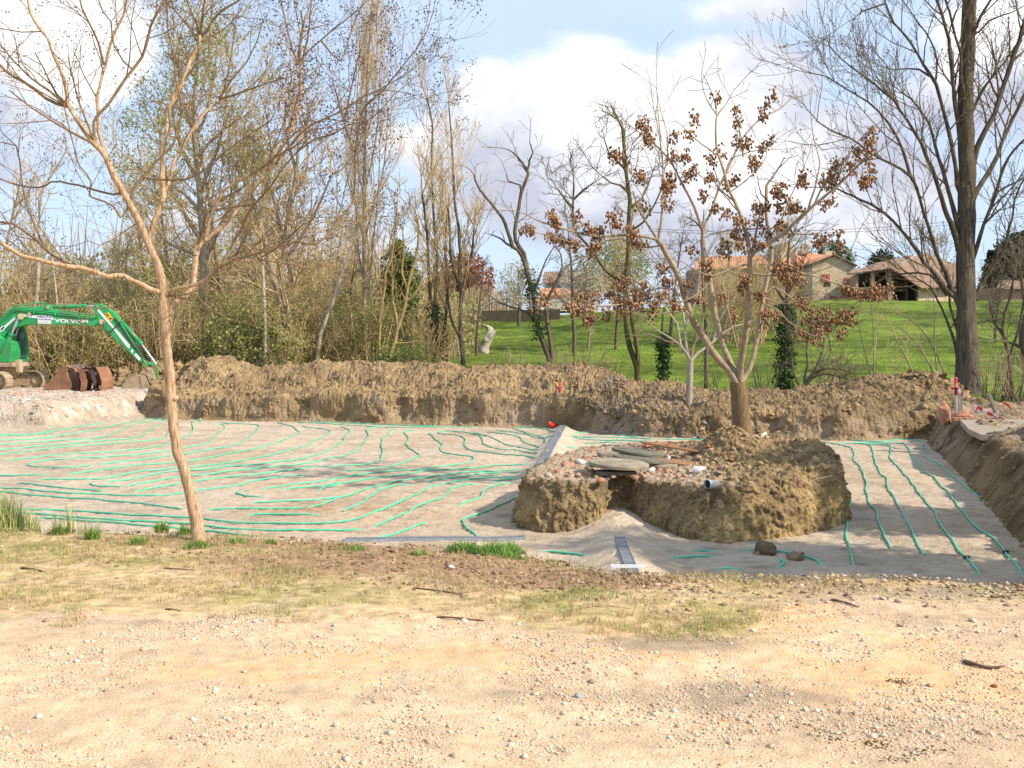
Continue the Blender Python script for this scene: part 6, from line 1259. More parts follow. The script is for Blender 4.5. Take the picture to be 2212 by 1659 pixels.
CLU = """D 1160,657 1175,650 1245,650 1265,640 1230,665 1275,665 1290,640 1320,640 1340,620 1355,610 1310,680 1280,690 1350,670 1365,650 1380,660 1395,640 1420,660 1430,640 1405,680 1460,660 1440,610 1430,585 1335,655 1250,672 1270,690 1390,620 1375,635 1324,337 1347,347 1334,342 1384,267 1394,283 1404,307 1399,295 1457,297 1454,340 1387,387 1378,382 1391,450 1447,390 1441,417 1444,447 1437,405 1450,400 1324,467 1332,483 1191,463 1201,487 1196,475 1134,497 1150,500 1187,513 1205,520 1244,473 1271,493 1287,510 1285,533 1231,527 1244,533 1277,547 1361,497 1364,523 1381,527 1372,510 1300,505
6 30,190 150,50 160,130 390,200 400,150 260,280 100,290 500,260 530,410 610,90 740,60 700,100 750,140 680,150 600,390 760,300 780,330 850,370 880,390 940,370 1030,385 1090,380 1085,420 980,430 930,460 810,425 880,460 870,490 760,500 820,545 890,540 1030,505 1060,225 1100,240 1150,250 1200,255 1250,220 1300,230 1350,225 1240,260 320,390 650,120 640,60 720,170
3 225,640 40,880 20,1020 75,780 350,720 350,800 590,620 550,670 520,750 380,940 350,930 420,930 510,960 560,920 250,990 190,1040 470,1050 460,1080 180,1160 30,1150 70,1110 300,1190 330,1180 135,1270 1230,860 1200,910 1220,960 1200,1030 1130,1000 1100,1090 1000,1070 1230,1130 1190,1180 1170,1190 980,1150 910,1180 960,1200 780,1140 780,1190 620,1250 650,1210 660,1280 600,1240 940,1320 630,1350 700,1360 490,1360 530,1350 740,1360 280,1390 215,1350 360,1430 410,1450 500,1440 610,1490 640,1470 680,1490 1000,1520 880,1570 920,1560 1010,1600 340,1520 380,1540 490,1570 560,1540 380,1600 280,1590 60,1630 270,1640""".split('\n')
rs2 = np.random.RandomState(4); rg2 = random.Random(8); stalks = []; PP = []
allp = np.vstack([l[0] for l in t2.limbs[1:]]); allW = np.vstack([l[1] for l in t2.limbs[1:]])
for row in CLU:
    code, *pts = row.split(' '); ox, oy, s = {'D': (0, 0, 1.), '6': (1474.7, 553, 3.), '3': (1474.7, 0, 3.)}[code]
    for w in pts:
        a, b = (float(q) for q in w.split(',')); a, b = ox + a / s, oy + b / s; d = np.hypot(allp[:, 0] - a, allp[:, 1] - b) + np.maximum(0, b - allp[:, 1]) * .0; i = int(d.argmin()); Yc = allW[i, 1] + rg2.uniform(-.2, .2); c = np.array(at(a, b, Yc))
        src = allW[i]; m_ = (src + c) / 2 + rs2.normal(0, .03, 3); ln = np.linalg.norm(c - src)
        ax = np.array([rg2.gauss(0, .5), rg2.gauss(0, .5), 1.0]) if b < 420 else np.array([rg2.gauss(0, .8), rg2.gauss(0, .8), .5]); ax /= np.linalg.norm(ax); h = rg2.uniform(.09, .18); e = c + ax * h * .6; s0 = c - ax * h * .5
        stalks.append((np.array([src, m_, s0, c, e]), np.array([.006, .005, .0045, .004, .003])))
        for q in range(rg2.randint(30, 50)):
            t = rg2.uniform(-.5, .6); v = rs2.normal(size=3); v /= np.linalg.norm(v); rr_ = rg2.uniform(.03, .115) * (1 - .3 * abs(t)); PP.append(c + ax * h * t + v * rr_)
PP = np.array(PP)
SP = dict(L=.8, wob=.12, up=.05, tap=.5, rmin=.0035, k=2, ang=40, r0=.012); out, tips = t2.sprout(SP, 1.1, rmaxpx=4.5, lvl=1, tip=1)
r2_ = empty('capsule_tree', (t2.limbs[0][1][0][0], 16.2, .1), 'tree with cream limbs and clusters of brown capsules growing on the earth island', 'tree')
V, F, _ = tubes_np([t2.limbs[0][1:]], 16); link('trunk', mesh_np('trunk', V, F), b_brown, r2_)
V, F, _ = tubes_np([l[1:] for l in t2.limbs[1:]], 9); link('limbs', mesh_np('limbs', V, F), b_cream, r2_)
V, F, _ = tubes_np([(p, r) for p, r, l in out] + stalks, 4); link('twigs', mesh_np('twigs', V, F), b_creamtw, r2_)
balls('seed_capsules', PP, rs2.uniform(.012, .021, len(PP)), [(.26, .14, .07), (.40, .235, .12), (.15, .08, .045), (.31, .17, .085)], rs2, m_pod, r2_, (ICO1[0] * [1, 1, 1.3], ICO1[1]))

# ---- 3. big poplar at the right
t3 = Traced(33.5, 7, .35); lb = t3.limb
lb(24.0, 9.5, '2090,850 2090,838 2090,800 2090,760 2088,700 2087,640 2086,553 2087,500 2088,467 2088,400 2088,333 2087,260 2086,200 2089,130 2091,67 2095,0 2098,-100 2100,-260 2100,-420', dz=0); flare(t3, 3, .25)
lb(6.6, 1.3, '2072,660 2065,640 2053,634 2041,620 2030,606 2021,596 2008,580 1995,566 1988,547 1968,522 1948,500 1928,478 1908,460 1885,443 1860,433 1841,423 1808,407 1785,405')
lb(5.7, 1.1, '2070,655 2055,620 2040,583 2025,547 2008,500 1997,465 1988,433 1971,383 1950,365 1925,353 1900,342 1875,327 1855,308 1835,297 1795,283 1765,260')
lb(3.8, 1.1, '1973,390 1968,377 1958,347 1948,317 1935,292 1918,267 1897,243 1875,220 1850,203 1825,190 1781,163 1760,160')
lb(6.6, 1.1, '2072,540 2065,517 2053,483 2041,450 2028,408 2015,367 2003,337 1991,310 1975,285 1958,260 1945,238 1931,217 1911,200 1891,183 1866,165 1841,147 1815,123 1791,100')
lb(5.7, 1.6, '2078,510 2068,483 2055,433 2045,400 2035,367 2020,315 2008,267 1988,238 1968,213 1955,205')
lb(5.7, 1.3, '2080,430 2068,400 2063,358 2058,317 2050,283 2041,250 2031,215 2021,183 2008,160 1995,140 1980,115 1965,90 1948,68 1931,50 1920,25 1911,0 1890,-50')
lb(2.0, 0.8, '1911,5 1885,15 1860,25 1845,40 1830,48'); lb(2.6, 0.8, '2008,165 1985,150 1960,150 1930,152 1900,143'); lb(2.5, 0.8, '2020,170 2025,130 2010,85 1990,55 1970,30 1950,0')
lb(5.7, 2.5, '2082,330 2075,300 2070,265 2065,233 2061,190 2058,150 2053,115 2048,83 2041,57 2035,33 2025,0 2010,-60')
lb(4.1, 1.6, '2085,230 2081,200 2078,158 2075,117 2066,82 2058,50 2041,0 2020,-60'); lb(4.1, 1.6, '2088,100 2105,70 2120,35 2140,0 2165,-50')
lb(6.6, 3.3, '2098,365 2105,343 2111,320 2118,300 2132,275 2148,250 2158,215 2168,183 2177,157 2185,133 2193,110 2201,90 2207,70 2212,50 2225,0 2240,-50')
lb(5.7, 2.5, '2098,440 2108,410 2122,390 2135,373 2147,350 2155,333 2165,305 2175,283 2188,257 2201,233 2225,180 2250,120')
lb(4.9, 2.0, '2102,560 2111,533 2119,508 2128,483 2140,450 2151,417 2160,385 2168,360 2180,340 2191,327 2225,290')
lb(4.1, 1.6, '2104,640 2130,600 2150,570 2161,550 2170,530 2178,510 2186,470 2191,433 2205,400 2225,370'); lb(4.1, 2.5, '2100,245 2105,233 2113,213 2121,197 2131,183 2141,170', dz=0)
lb(2.5, 0.8, '2097,75 2115,70 2138,45 2160,35 2190,25 2220,10'); lb(3.6, 1.3, '2068,770 2060,730 2045,690 2025,650 2010,620 1980,600'); lb(3.3, 1.1, '2070,720 2050,660 2050,620 2035,590')
lb(2.1, 0.8, '2110,700 2140,690 2170,690 2212,680'); lb(2.8, 1.0, '2045,640 2010,595 1960,590 1915,600 1880,625 1860,640')
SQ = dict(L=2.3, wob=.11, up=.10, tap=.45, rmin=.0058, k=3, ang=36, r0=.035); out, tips = t3.sprout(SQ, 1.9, rmaxpx=9, lvl=2, tip=2)
r3_ = empty('poplar', (t3.limbs[0][1][0][0], 33.5, 0), 'large dark bare tree with upswept limbs behind the taped posts at the right', 'tree')
build_tree(r3_, [(l[1], l[2]) for l in t3.limbs], [(p, r) for p, r, l in out], b_poplar, b_poplar2, 14)
rs3 = np.random.RandomState(5); P = np.array([p for p, d in tips]); P = P[rs3.rand(len(P)) < .3]; leaves('buds', P, rs3.uniform(.05, .09, len(P)), [(.20, .14, .06), (.26, .20, .08)], rs3, m_leaf, r3_)

# ---- other traced trees: (kind, label, Y, base z, bark, twig, limbs, style, extras)
def ivy(root, W, rr, n, h0, h1, rs, col=[(.03, .07, .02), (.05, .10, .02), (.04, .08, .03)], s=.12, wide=.2):
    i = rs.randint(int(h0 * len(W)), max(int(h1 * len(W)), int(h0 * len(W)) + 1), n); a = rs.uniform(0, 6.28, n); q = rr[i] + wide * rs.uniform(.2, 1, n) ** 1.2; P = W[i] + np.stack([np.cos(a) * q, np.sin(a) * q, rs.uniform(-.3, .3, n)], 1)
    leaves('ivy', P, rs.uniform(.5, 1, n) * s, col, rs, m_leaf, root, .8)
def traced_tree(name, label, Y, seed, limbs, bk, tw, st, dens, rmax=6, lvl=2, tip=2, group=None, leafc=None, leafp=.5, leafs=.1, leafk=1, iv=None, spread=.35, zb=None):
    t = Traced(Y, seed, spread)
    for i, l in enumerate(limbs):
        w = l.split(' ', 2); t.limb(float(w[0]), float(w[1]), w[2], dz=0 if i == 0 else None)
    s_ = dict(ST); s_.update(st); out, tips = t.sprout(s_, dens, rmaxpx=rmax, lvl=lvl, tip=tip)
    W0 = t.limbs[0][1][0]; root = empty(name, (W0[0], W0[1], W0[2]), label, 'tree', group); rsx = np.random.RandomState(seed)
    W, rr = t.limbs[0][1], t.limbs[0][2]; d = W[0] - np.array([0, 0, .9]); t.limbs[0] = (t.limbs[0][0], np.vstack([[d], W]), np.concatenate([[rr[0] * 1.15], rr]))
    build_tree(root, [(l[1], l[2]) for l in t.limbs], [(p, r) for p, r, l in out], bk, tw, 8)
    if leafc:
        P = np.array([p for p, q in tips]); P = np.repeat(P, leafk, 0); P = P[rsx.rand(len(P)) < leafp] ; P = P + rsx.normal(0, leafs * 1.6, P.shape); leaves('foliage', P, rsx.uniform(.6, 1.2, len(P)) * leafs, leafc, rsx, m_leaf, root)
    if iv: ivy(root, t.limbs[0][1], t.limbs[0][2], iv[0], iv[1], iv[2], rsx, s=iv[3] if len(iv) > 3 else .12, wide=iv[4] if len(iv) > 4 else .2)
    return root
traced_tree('pale_tree', 'small whitish tree forking low behind the rubble, left of the capsule tree', 26.8, 11, ['8 6.4 1488,892 1488,870 1490,830 1491,800 1492,776', '4 1.6 1492,780 1484,765 1475,753 1465,742 1455,735 1435,722 1417,712', '4 1.6 1491,778 1483,750 1481,735 1480,703 1477,690 1475,675 1465,640 1455,610 1450,590 1440,570', '3.8 1.5 1494,778 1508,762 1525,750 1542,738 1558,722 1585,706 1610,700', '3.4 1.4 1480,705 1492,680 1503,650 1510,610 1512,575', '3 1.3 1470,745 1462,700 1440,670 1425,640', '3 1.3 1540,738 1550,700 1565,670 1590,640'], b_ash, b_creamtw, dict(L=1.4, rmin=.006, r0=.015, ang=35, up=.08, k=2), 1.2, 5, 1)
SB = dict(L=1.9, wob=.15, up=.06, rmin=.008, k=3, ang=42, r0=.03)
traced_tree('bare_tree', 'crooked twin stemmed bare tree leaning left in the middle of the meadow edge', 42, 12, ['6.4 3.6 1190,795 1186,775 1177,750 1172,735 1167,720 1160,700 1157,680 1154,650 1150,630 1147,620 1140,597 1134,573 1127,553 1118,540 1107,533', '4.6 1.6 1109,536 1100,510 1091,483 1085,470 1077,460 1064,443 1050,427 1037,410 1027,390 1024,378', '5.4 3.0 1148,625 1140,590 1131,547 1120,530 1114,520 1112,500 1114,483 1118,465 1121,450 1123,432 1126,417 1134,395 1141,377 1138,366 1134,360', '2.6 1.2 1134,360 1125,347 1117,337 1107,328 1097,323', '2.6 1.0 1139,370 1144,350 1142,350 1151,330 1147,315 1144,307', '2.4 1.0 1126,413 1124,400 1112,396 1097,390 1096,384 1094,377', '4.8 3 1190,786 1192,770 1190,750 1187,726 1183,708 1181,693 1180,672 1181,653 1188,635 1197,620 1205,603 1211,593', '3.0 1.2 1150,635 1165,600 1180,560 1195,535', '3 1.2 1157,690 1135,672 1110,665 1080,655 1060,640', '2.6 1.1 1205,603 1215,575 1212,550 1195,520'], b_dark, b_darktw, dict(L=1.3, wob=.18, rmin=.008, k=2, ang=45, r0=.022), .55, 5, 1, 1, iv=(900, .35, .75, .11, .25))
traced_tree('bare_tree', 'mossy twin trunk bare tree behind the capsule tree left limbs', 40, 13, ['6.6 3.6 1377,800 1374,785 1366,765 1361,753 1356,730 1354,713 1352,685 1350,660 1352,610 1357,560 1357,530 1357,500 1359,465 1361,433 1356,400 1352,367 1349,330 1347,300 1345,277', '5.4 3.4 1379,796 1378,770 1374,745 1371,720 1366,700 1364,686 1360,660', '4.2 2 1357,640 1345,620 1335,605 1322,595 1310,586 1298,570 1287,553 1265,525 1250,510 1240,495 1238,460 1238,430 1240,400', '3 1.2 1352,367 1330,345 1315,330 1305,300', '3.4 1.3 1360,450 1385,430 1400,400 1410,370', '3 1.2 1358,500 1390,480 1415,440 1432,400', '3 1.2 1361,420 1340,400 1320,395 1300,380', '3 1.2 1240,450 1220,430 1205,410', '3 1.2 1240,430 1260,410 1275,400'], b_moss, b_darktw, dict(L=1.6, wob=.2, rmin=.008, k=3, ang=50, r0=.022), 1.3, 6, 2, 2)
traced_tree('slim_tree', 'left one of the two tall slim bare trees right of the poplar row', 43, 14, ['5 1.4 946,795 944,760 943,700 940,650 942,600 944,547 940,510 937,467 934,415 932,367 933,315 934,267 929,240 924,217', '4.4 2.2 945,700 930,640 925,560 920,480 912,420', '4 2 950,760 962,700 966,620 962,540 965,470 970,420'], b_dark, b_greytw, dict(L=2.2, wob=.08, up=.12, rmin=.008, k=3, ang=32, r0=.03), 2.2, 5, 2, 2, iv=(1100, .05, .28, .13, .4))
traced_tree('slim_tree', 'right one of the two tall slim bare trees right of the poplar row', 42.5, 15, ['5.4 1.4 1001,795 1000,780 996,730 993,690 996,640 993,600 994,547 992,520 991,493 986,462 982,433 980,380 977,333 974,280 970,233', '4.4 2.2 996,640 1008,590 1020,540 1024,490', '4 2 990,610 975,560 972,500 968,450', '3.6 1.8 1000,740 978,700 968,650 970,600'], b_dark, b_greytw, dict(L=2.2, wob=.08, up=.12, rmin=.008, k=3, ang=32, r0=.03), 2.4, 5, 2, 2, leafc=[(.30, .15, .06), (.24, .12, .05)], leafp=.12, leafs=.09)
traced_tree('lichen_tree', 'leaning tree with yellow lichen on its bark and ivy at the foot', 40, 16, ['5.4 2.2 832,798 836,785 845,760 854,735 858,710 866,690 871,676 876,655 878,640 881,620 888,590 897,563 903,530 905,490', '4.2 1.8 822,796 819,760 820,700 822,670 828,640 831,620 832,590 845,560 850,530 855,490 858,450', '3.6 1.6 860,710 855,680 848,650 848,600 846,560 842,520', '3.4 1.4 878,650 893,640 905,620 912,600 915,570', '2.6 1.0 851,742 880,741 905,736 930,744', '3 1.2 829,640 815,610 810,570 800,540', '3 1.2 880,622 868,590 872,550 870,500'], b_lich, b_lich, dict(L=1.7, wob=.16, rmin=.009, k=3, ang=42, r0=.025), 1.6, 6, 2, 2, iv=(700, 0, .2, .13, .3))
traced_tree('lombardy_poplar', 'tall narrow bare poplar with upright pale twigs', 44, 17, ['6.5 1.8 786,798 787,780 787,740 786,686 788,640 789,586 787,553 787,500 787,433 787,370 788,300 791,230 794,167 797,110 800,67 803,20', '2.6 1 790,640 800,590 805,530 812,470 818,400 820,330', '2.6 1 785,600 774,540 770,470 765,400 762,330', '2 .8 787,430 775,370 772,300 770,230 775,150', '2 .8 789,400 805,340 815,270 820,190 822,120', '2 .8 789,300 780,230 785,150 790,60', '2 .8 790,300 808,230 812,150 815,80 812,30', '2.2 .8 788,520 805,450 826,380 835,300 838,240', '2.2 .8 786,520 770,450 752,390 748,310'], b_grey, b_greytw, dict(L=2.2, wob=.07, up=.2, rmin=.005, k=3, ang=24, r0=.012), 3.2, 7, 2, 2)
traced_tree('bare_tree', 'thick grey forked tree in the middle of the left wood', 41, 18, ['11 4 634,798 633,780 624,750 617,720 612,690 607,653 598,620 590,595 580,553 572,520 560,480 550,440 540,400', '8 3 645,798 640,770 630,730 625,700 621,670 612,640 607,600 612,560 618,520 625,470 632,420 640,370 645,310', '4 1.6 617,722 628,702 640,680 648,665', '4.5 1.8 590,595 570,570 555,550 540,510', '5 2 614,560 645,520 670,480 695,430 715,380', '4 1.6 560,480 570,430 575,380 570,330', '4 1.6 630,430 655,390 665,340 660,290', '4 1.5 640,370 625,320 615,270 618,220', '4 1.5 545,420 520,380 500,340 495,290'], b_grey, b_greytw, dict(L=2.6, wob=.14, up=.07, rmin=.009, k=3, ang=40, r0=.04), 1.6, 7, 2, 2)
traced_tree('bare_tree', 'tall dark tree in early pale green leaf behind the tan tree', 41.5, 19, ['10.5 3 452,812 451,800 447,775 443,753 441,728 440,703 438,660 437,620 439,586 440,553 438,520 437,500 433,450 430,400 425,350 420,300 418,260 417,233 422,190 425,150 428,100 430,70', '6 3 445,806 437,770 425,745 410,720 395,700 385,670 378,630', '6 2 440,560 460,520 480,480 500,440 515,390 520,330', '6 2 436,520 410,480 385,440 365,400 350,340 345,290', '5 2 430,420 450,370 470,320 485,260 490,200', '5 2 428,390 405,350 385,300 375,250 370,200', '4.4 1.6 420,300 440,260 455,210 465,150 468,100', '4.4 1.6 419,280 400,240 390,190 385,140 388,95', '5 2 438,600 480,570 510,550 530,510', '4.4 1.6 437,560 400,540 370,530 340,500 320,470', '4.4 1.6 433,460 400,420 350,390 310,370 290,350', '4.4 1.6 434,470 480,430 530,400 550,350', '4 1.6 425,340 470,290 520,250 545,200'], b_grey, b_greytw, dict(L=2.9, wob=.13, up=.06, rmin=.008, k=3, ang=42, r0=.035), 2.0, 8, 2, 2, leafc=[(.28, .34, .09), (.36, .40, .13), (.23, .29, .07)], leafp=.9, leafs=.11, leafk=3)
traced_tree('birch', 'thin white flecked birch stem standing straight in the left wood', 39.5, 20, ['4.6 3.0 574,796 573,770 573,720 572,690 571,660 570,630 569,600 567,570 566,540'], b_pale, b_greytw, dict(L=1.2, rmin=.006, k=2, r0=.012), 1.2, 9, 1, 2, leafc=[(.2, .26, .06)], leafp=.7, leafs=.09)
traced_tree('leaning_tree', 'thin pale tree leaning right between the grey forked tree and the poplar', 40.5, 21, ['5 2.2 682,800 686,770 689,745 693,720 704,690 712,670 722,645 728,620 737,595 746,570 757,545 770,510 780,470', '2.4 1.2 724,640 738,628 755,618'], b_pale, b_greytw, dict(L=1.5, rmin=.008, k=3, r0=.02), 1.4, 6, 2, 2)
traced_tree('pale_stemmed_tree', 'pale thin tree right behind the excavator cab', 40, 22, ['5 2.4 55,800 58,770 62,740 64,715 66,690 74,670 80,640 82,600 84,560 86,520 84,480 88,440 95,400'], b_pale, b_greytw, dict(L=2, rmin=.008, k=3, r0=.025), 2.0, 6, 2, 2)
traced_tree('pale_stemmed_tree', 'pale thin tree seen above the excavator boom at the left edge', 41, 23, ['5 2.4 14,800 14,760 14,700 12,660 8,640 2,615 6,580 12,540 20,500 30,450'], b_pale, b_greytw, dict(L=2, rmin=.008, k=3, r0=.025), 2.0, 6, 2, 2)
traced_tree('slim_tree', 'thin dead stem standing behind the middle of the excavator boom', 40, 24, ['3 1.6 126,800 127,740 126,705 124,670 122,640 118,600 112,560'], b_pale, b_greytw, dict(L=1.3, rmin=.008, k=2, r0=.015), 1.3, 6, 1, 2)
traced_tree('bare_tree', 'dark thin bare tree at the right edge of the meadow', 36, 25, ['5.5 2 2186,840 2184,800 2180,770 2172,740 2165,710 2170,680 2180,650 2188,610 2195,570', '4 1.6 2180,770 2195,730 2205,690 2212,650 2225,600', '3 1.2 2168,725 2150,700 2140,670 2135,640', '3 1 2190,600 2205,570 2215,530 2235,500'], b_dark, b_darktw, dict(L=1.4, wob=.16, rmin=.007, k=3, ang=45, r0=.02), 2.6, 6, 2, 2)
traced_tree('bare_tree', 'thick dark trunk cut by the right edge of the photo', 35, 26, ['12 7 2226,850 2220,800 2214,760 2212,720 2222,680 2240,620 2250,520 2255,400', '5 2 2214,760 2195,745 2180,740', '6 2 2222,680 2212,640 2205,600 2200,560'], b_dark, b_darktw, dict(L=1.6, rmin=.007, k=3, r0=.02), 2.0, 8, 2, 2)
traced_tree('ivy_tree', 'slender bare tree wrapped in dark ivy right of the capsule tree', 37, 27, ['6 2 1694,842 1694,800 1697,750 1698,700 1700,650 1700,600 1702,560 1705,520', '3 1.2 1700,640 1715,610 1725,580', '3 1.2 1699,660 1680,630 1668,600'], b_dark, b_darktw, dict(L=1.4, wob=.16, rmin=.007, k=3, ang=45, r0=.02), 2.2, 6, 2, 2, iv=(2600, .0, .62, .13, .28))
traced_tree('ivy_tree', 'short ivy covered stem left of the small whitish tree', 38, 28, ['5 2 1433,806 1434,780 1432,740 1430,710 1432,680'], b_dark, b_darktw, dict(L=1.1, wob=.16, rmin=.007, k=2, ang=45, r0=.02), 1.6, 6, 1, 2, iv=(1100, .0, .8, .12, .2))
traced_tree('sapling', 'tiny bare sapling standing on the open meadow', 62, 29, ['3 1.4 1271,745 1273,725 1276,705 1280,690'], b_grey, b_greytw, dict(L=1.0, rmin=.010, k=3, r0=.02), 2, 6, 1, 3)
traced_tree('thin_tree', 'thin straight stem just right of the small whitish tree', 37, 30, ['4 2.5 1525,805 1525,770 1524,700 1520,640 1518,580 1515,520'], b_dark, b_darktw, dict(L=1.2, rmin=.007, k=2, r0=.015), 1.5, 6, 1, 2)
for i, (tr, lab) in enumerate([('1.8 .9 1885,850 1878,800 1868,760 1858,720 1852,690', 'thin sapling left of the pointed soil heap, bending left'), ('1.8 .9 1890,850 1888,800 1888,740 1885,690 1880,650', 'straight thin sapling left of the pointed soil heap'), ('2.0 .9 1975,812 1960,780 1940,740 1920,700 1905,665', 'leaning sapling rising from the pointed soil heap'), ('2.0 .9 1895,850 1910,825 1935,800 1950,780', 'sapling leaning right before the meadow'),
        ('2.2 1.0 2020,830 2010,790 1985,750 1960,720 1930,700', 'sapling leaning left beside the large dark tree'), ('2.0 1.0 2025,830 2022,780 2018,730 2020,680 2016,640', 'upright sapling beside the large dark tree'), ('2.2 1.0 2050,835 2030,780 2010,740 1985,705 1950,680', 'bowed sapling close to the large dark trunk')]):
    traced_tree('sapling', lab, 34.5 + .4 * i, 40 + i, [tr], b_grey, b_greytw, dict(L=1.0, wob=.14, rmin=.006, k=2, ang=38, r0=.010), 2.6, 6, 1, 2, group='saplings before the meadow')
# bent thorny shrub
traced_tree('bent_shrub', 'low dark shrub with branches arching right before the meadow', 34, 50, ['5 2 1730,845 1738,832 1748,820 1760,812 1775,808 1790,808 1810,812 1830,818', '4 1.6 1735,842 1742,822 1756,806 1772,798 1800,795 1825,800 1845,808', '3.4 1.4 1740,840 1750,815 1762,795 1775,765 1780,740', '3.4 1.4 1738,842 1738,815 1745,790 1742,760 1748,720', '3 1.3 1745,842 1770,838 1800,825 1815,815', '3 1.3 1730,842 1718,815 1710,780 1712,740', '3 1.3 1760,812 1785,785 1795,760 1790,730'], b_dark, b_darktw, dict(L=.9, wob=.2, rmin=.006, k=3, ang=45, r0=.012), 3.2, 6, 2, 2, leafc=[(.20, .24, .06)], leafp=.25, leafs=.07)
# dead stump on the meadow
def stump():
    root = empty('tree_stump', at(1043, 752, 50), 'broken pale stump leaning on the meadow slope', 'stump')
    p = [at(a, b, 50 + c) for a, b, c in [(1043, 762, 0), (1046, 748, 0), (1052, 735, 0), (1058, 722, 0), (1056, 710, 0), (1052, 702, 0)]]; V, F, _ = tubes_np([(crom(p, .08), np.interp(np.linspace(0, 1, len(crom(p, .08))), [0, .5, .7, 1], [.26, .22, .17, .06]))], 12); V = V + fbm(V, 4, 3)[:, None] * .10; link('stump_trunk', mesh_np('stump_trunk', V, F), b_pale, root)
    p = [at(a, b, 49.9) for a, b in [(1056, 730), (1063, 722), (1071, 718)]]; q = [at(a, b, 50) for a, b in [(1056, 712), (1050, 705), (1043, 702)]]; V, F, _ = tubes_np([(crom(p, .05), np.linspace(.15, .10, len(crom(p, .05)))), (crom(q, .05), np.linspace(.10, .03, len(crom(q, .05))))], 9); V = V + fbm(V, 6, 3)[:, None] * .04; link('broken_limbs', mesh_np('broken_limbs', V, F), b_pale, root)
stump()

# ---- trees and shrubs grown freely; a few masters, copied with their parts
def master(name, kind, seed, h, rtrunk, bk, tw, st, n, lvl, lean=.06, leafc=None, leafp=.5, leafs=.12, leafk=1, t0=.25, nstem=1, pale=None):
    rg = random.Random(seed); rsx = np.random.RandomState(seed); out = []; tips = []; trunks = []
    for s in range(nstem):
        a = rg.uniform(0, 6.28); l = lean if nstem == 1 else rg.uniform(.15, .55); pts = [(rg.gauss(0, .12) * (nstem > 1), rg.gauss(0, .12) * (nstem > 1), -.3)]; d = nrm3((math.cos(a) * l, math.sin(a) * l, 1)); k = 9
        for i in range(k): d = nrm3((d[0] + rg.gauss(0, .06), d[1] + rg.gauss(0, .06), d[2] + .03)); q = pts[-1]; pts.append((q[0] + d[0] * h / k, q[1] + d[1] * h / k, q[2] + d[2] * h / k))
        W = crom(pts, h / 20); rr = rtrunk * (1 - np.linspace(0, 1, len(W))) ** .8 + st['rmin']; trunks.append((W, rr))
        for c in range(int(n / nstem)):
            t = t0 + (1 - t0) * rg.random(); i = max(1, min(len(W) - 1, int(t * (len(W) - 1)))); T = W[i] - W[i - 1]; T /= np.linalg.norm(T); v = np.array([rg.gauss(0, 1), rg.gauss(0, 1), 0]); v /= np.linalg.norm(v); an = R(st['ang']) * rg.uniform(.7, 1.3); d_ = T * math.cos(an) + v * math.sin(an)
            grow(rg, out, tips, tuple(W[i]), nrm3(tuple(d_)), st['L'] * rg.uniform(.6, 1) * (1.25 - .8 * t), max(rr[i] * .5, st['rmin']), lvl, st)
    parts = []
    V, F, _ = tubes_np(trunks, 7); parts.append(('trunk' if nstem == 1 else 'stems', mesh_np(name + '_trunk', V, F), bk)); V, F, _ = tubes_np([(p, r) for p, r, l in out], 3); parts.append(('branches', mesh_np(name + '_branches', V, F), tw))
    if leafc:
        P = np.repeat(np.array([p for p, q in tips]), leafk, 0); P = P[rsx.rand(len(P)) < leafp]; P = P + rsx.normal(0, leafs * 1.8, P.shape); n_ = len(P); o = leaves('foliage', P, rsx.uniform(.6, 1.2, n_) * leafs, leafc, rsx, m_leaf); me = o.data; bpy.data.objects.remove(o); parts.append(('foliage', me, None))
    return (name, kind, parts)
def plant(ms, x, y, z, rz, sc, label, group=None):
    name, kind, parts = ms; root = empty(name, (x, y, z), label, kind, group, rz); root.scale = (sc, sc, sc)
    for nm, me, mt in parts: o = link(nm, me, mt, root, False)
    return root
GB = dict(L=3.0, wob=.14, up=.06, tap=.45, rmin=.012, k=3, ang=45); GS = dict(L=1.5, wob=.17, up=.04, tap=.5, rmin=.008, k=3, ang=42)
OLV = [(.34, .34, .09), (.40, .39, .12), (.26, .28, .07)]; BRN = [(.46, .34, .17), (.38, .29, .14), (.42, .36, .15)]; YEL = [(.46, .46, .14), (.40, .41, .12)]
M_t1 = master('bare_tree', 'tree', 61, 11, .14, b_grey, b_greytw, GB, 30, 3, t0=.2); M_t2 = master('bare_tree', 'tree', 62, 10, .12, b_dark, b_greytw, dict(GB, ang=38), 28, 3); M_t3 = master('budding_tree', 'tree', 63, 10, .13, b_grey, b_greytw, GB, 30, 3, leafc=YEL, leafp=.5, leafs=.11)
M_t4 = master('bushy_bare_tree', 'tree', 64, 8, .12, b_dark, b_darktw, dict(GB, L=2.1, wob=.2, ang=50, k=3, rmin=.009), 22, 3, t0=.35)
M_s1 = master('thicket_shrub', 'shrub', 71, 3.4, .035, b_greytw, b_greytw, GS, 60, 2, nstem=12, leafc=OLV, leafp=.75, leafs=.10, leafk=2); M_s2 = master('thicket_shrub', 'shrub', 72, 3.8, .03, b_greytw, b_greytw, dict(GS, up=.12, wob=.10, ang=28), 70, 2, nstem=16, leafc=BRN + OLV[:1], leafp=.45, leafs=.08)
M_s3 = master('thicket_shrub', 'shrub', 73, 2.6, .03, b_darktw, b_darktw, GS, 60, 2, nstem=12, leafc=[(.20, .26, .055), (.27, .32, .08), (.32, .34, .10)], leafp=.8, leafs=.11, leafk=3); M_b = master('bare_shrub', 'shrub', 74, 2.2, .022, b_darktw, b_greytw, dict(GS, L=1.1, rmin=.006, k=2), 24, 1, nstem=9, t0=.2)
rg = random.Random(77)
def X(px, Y): return (px - CX) / FPX * Y
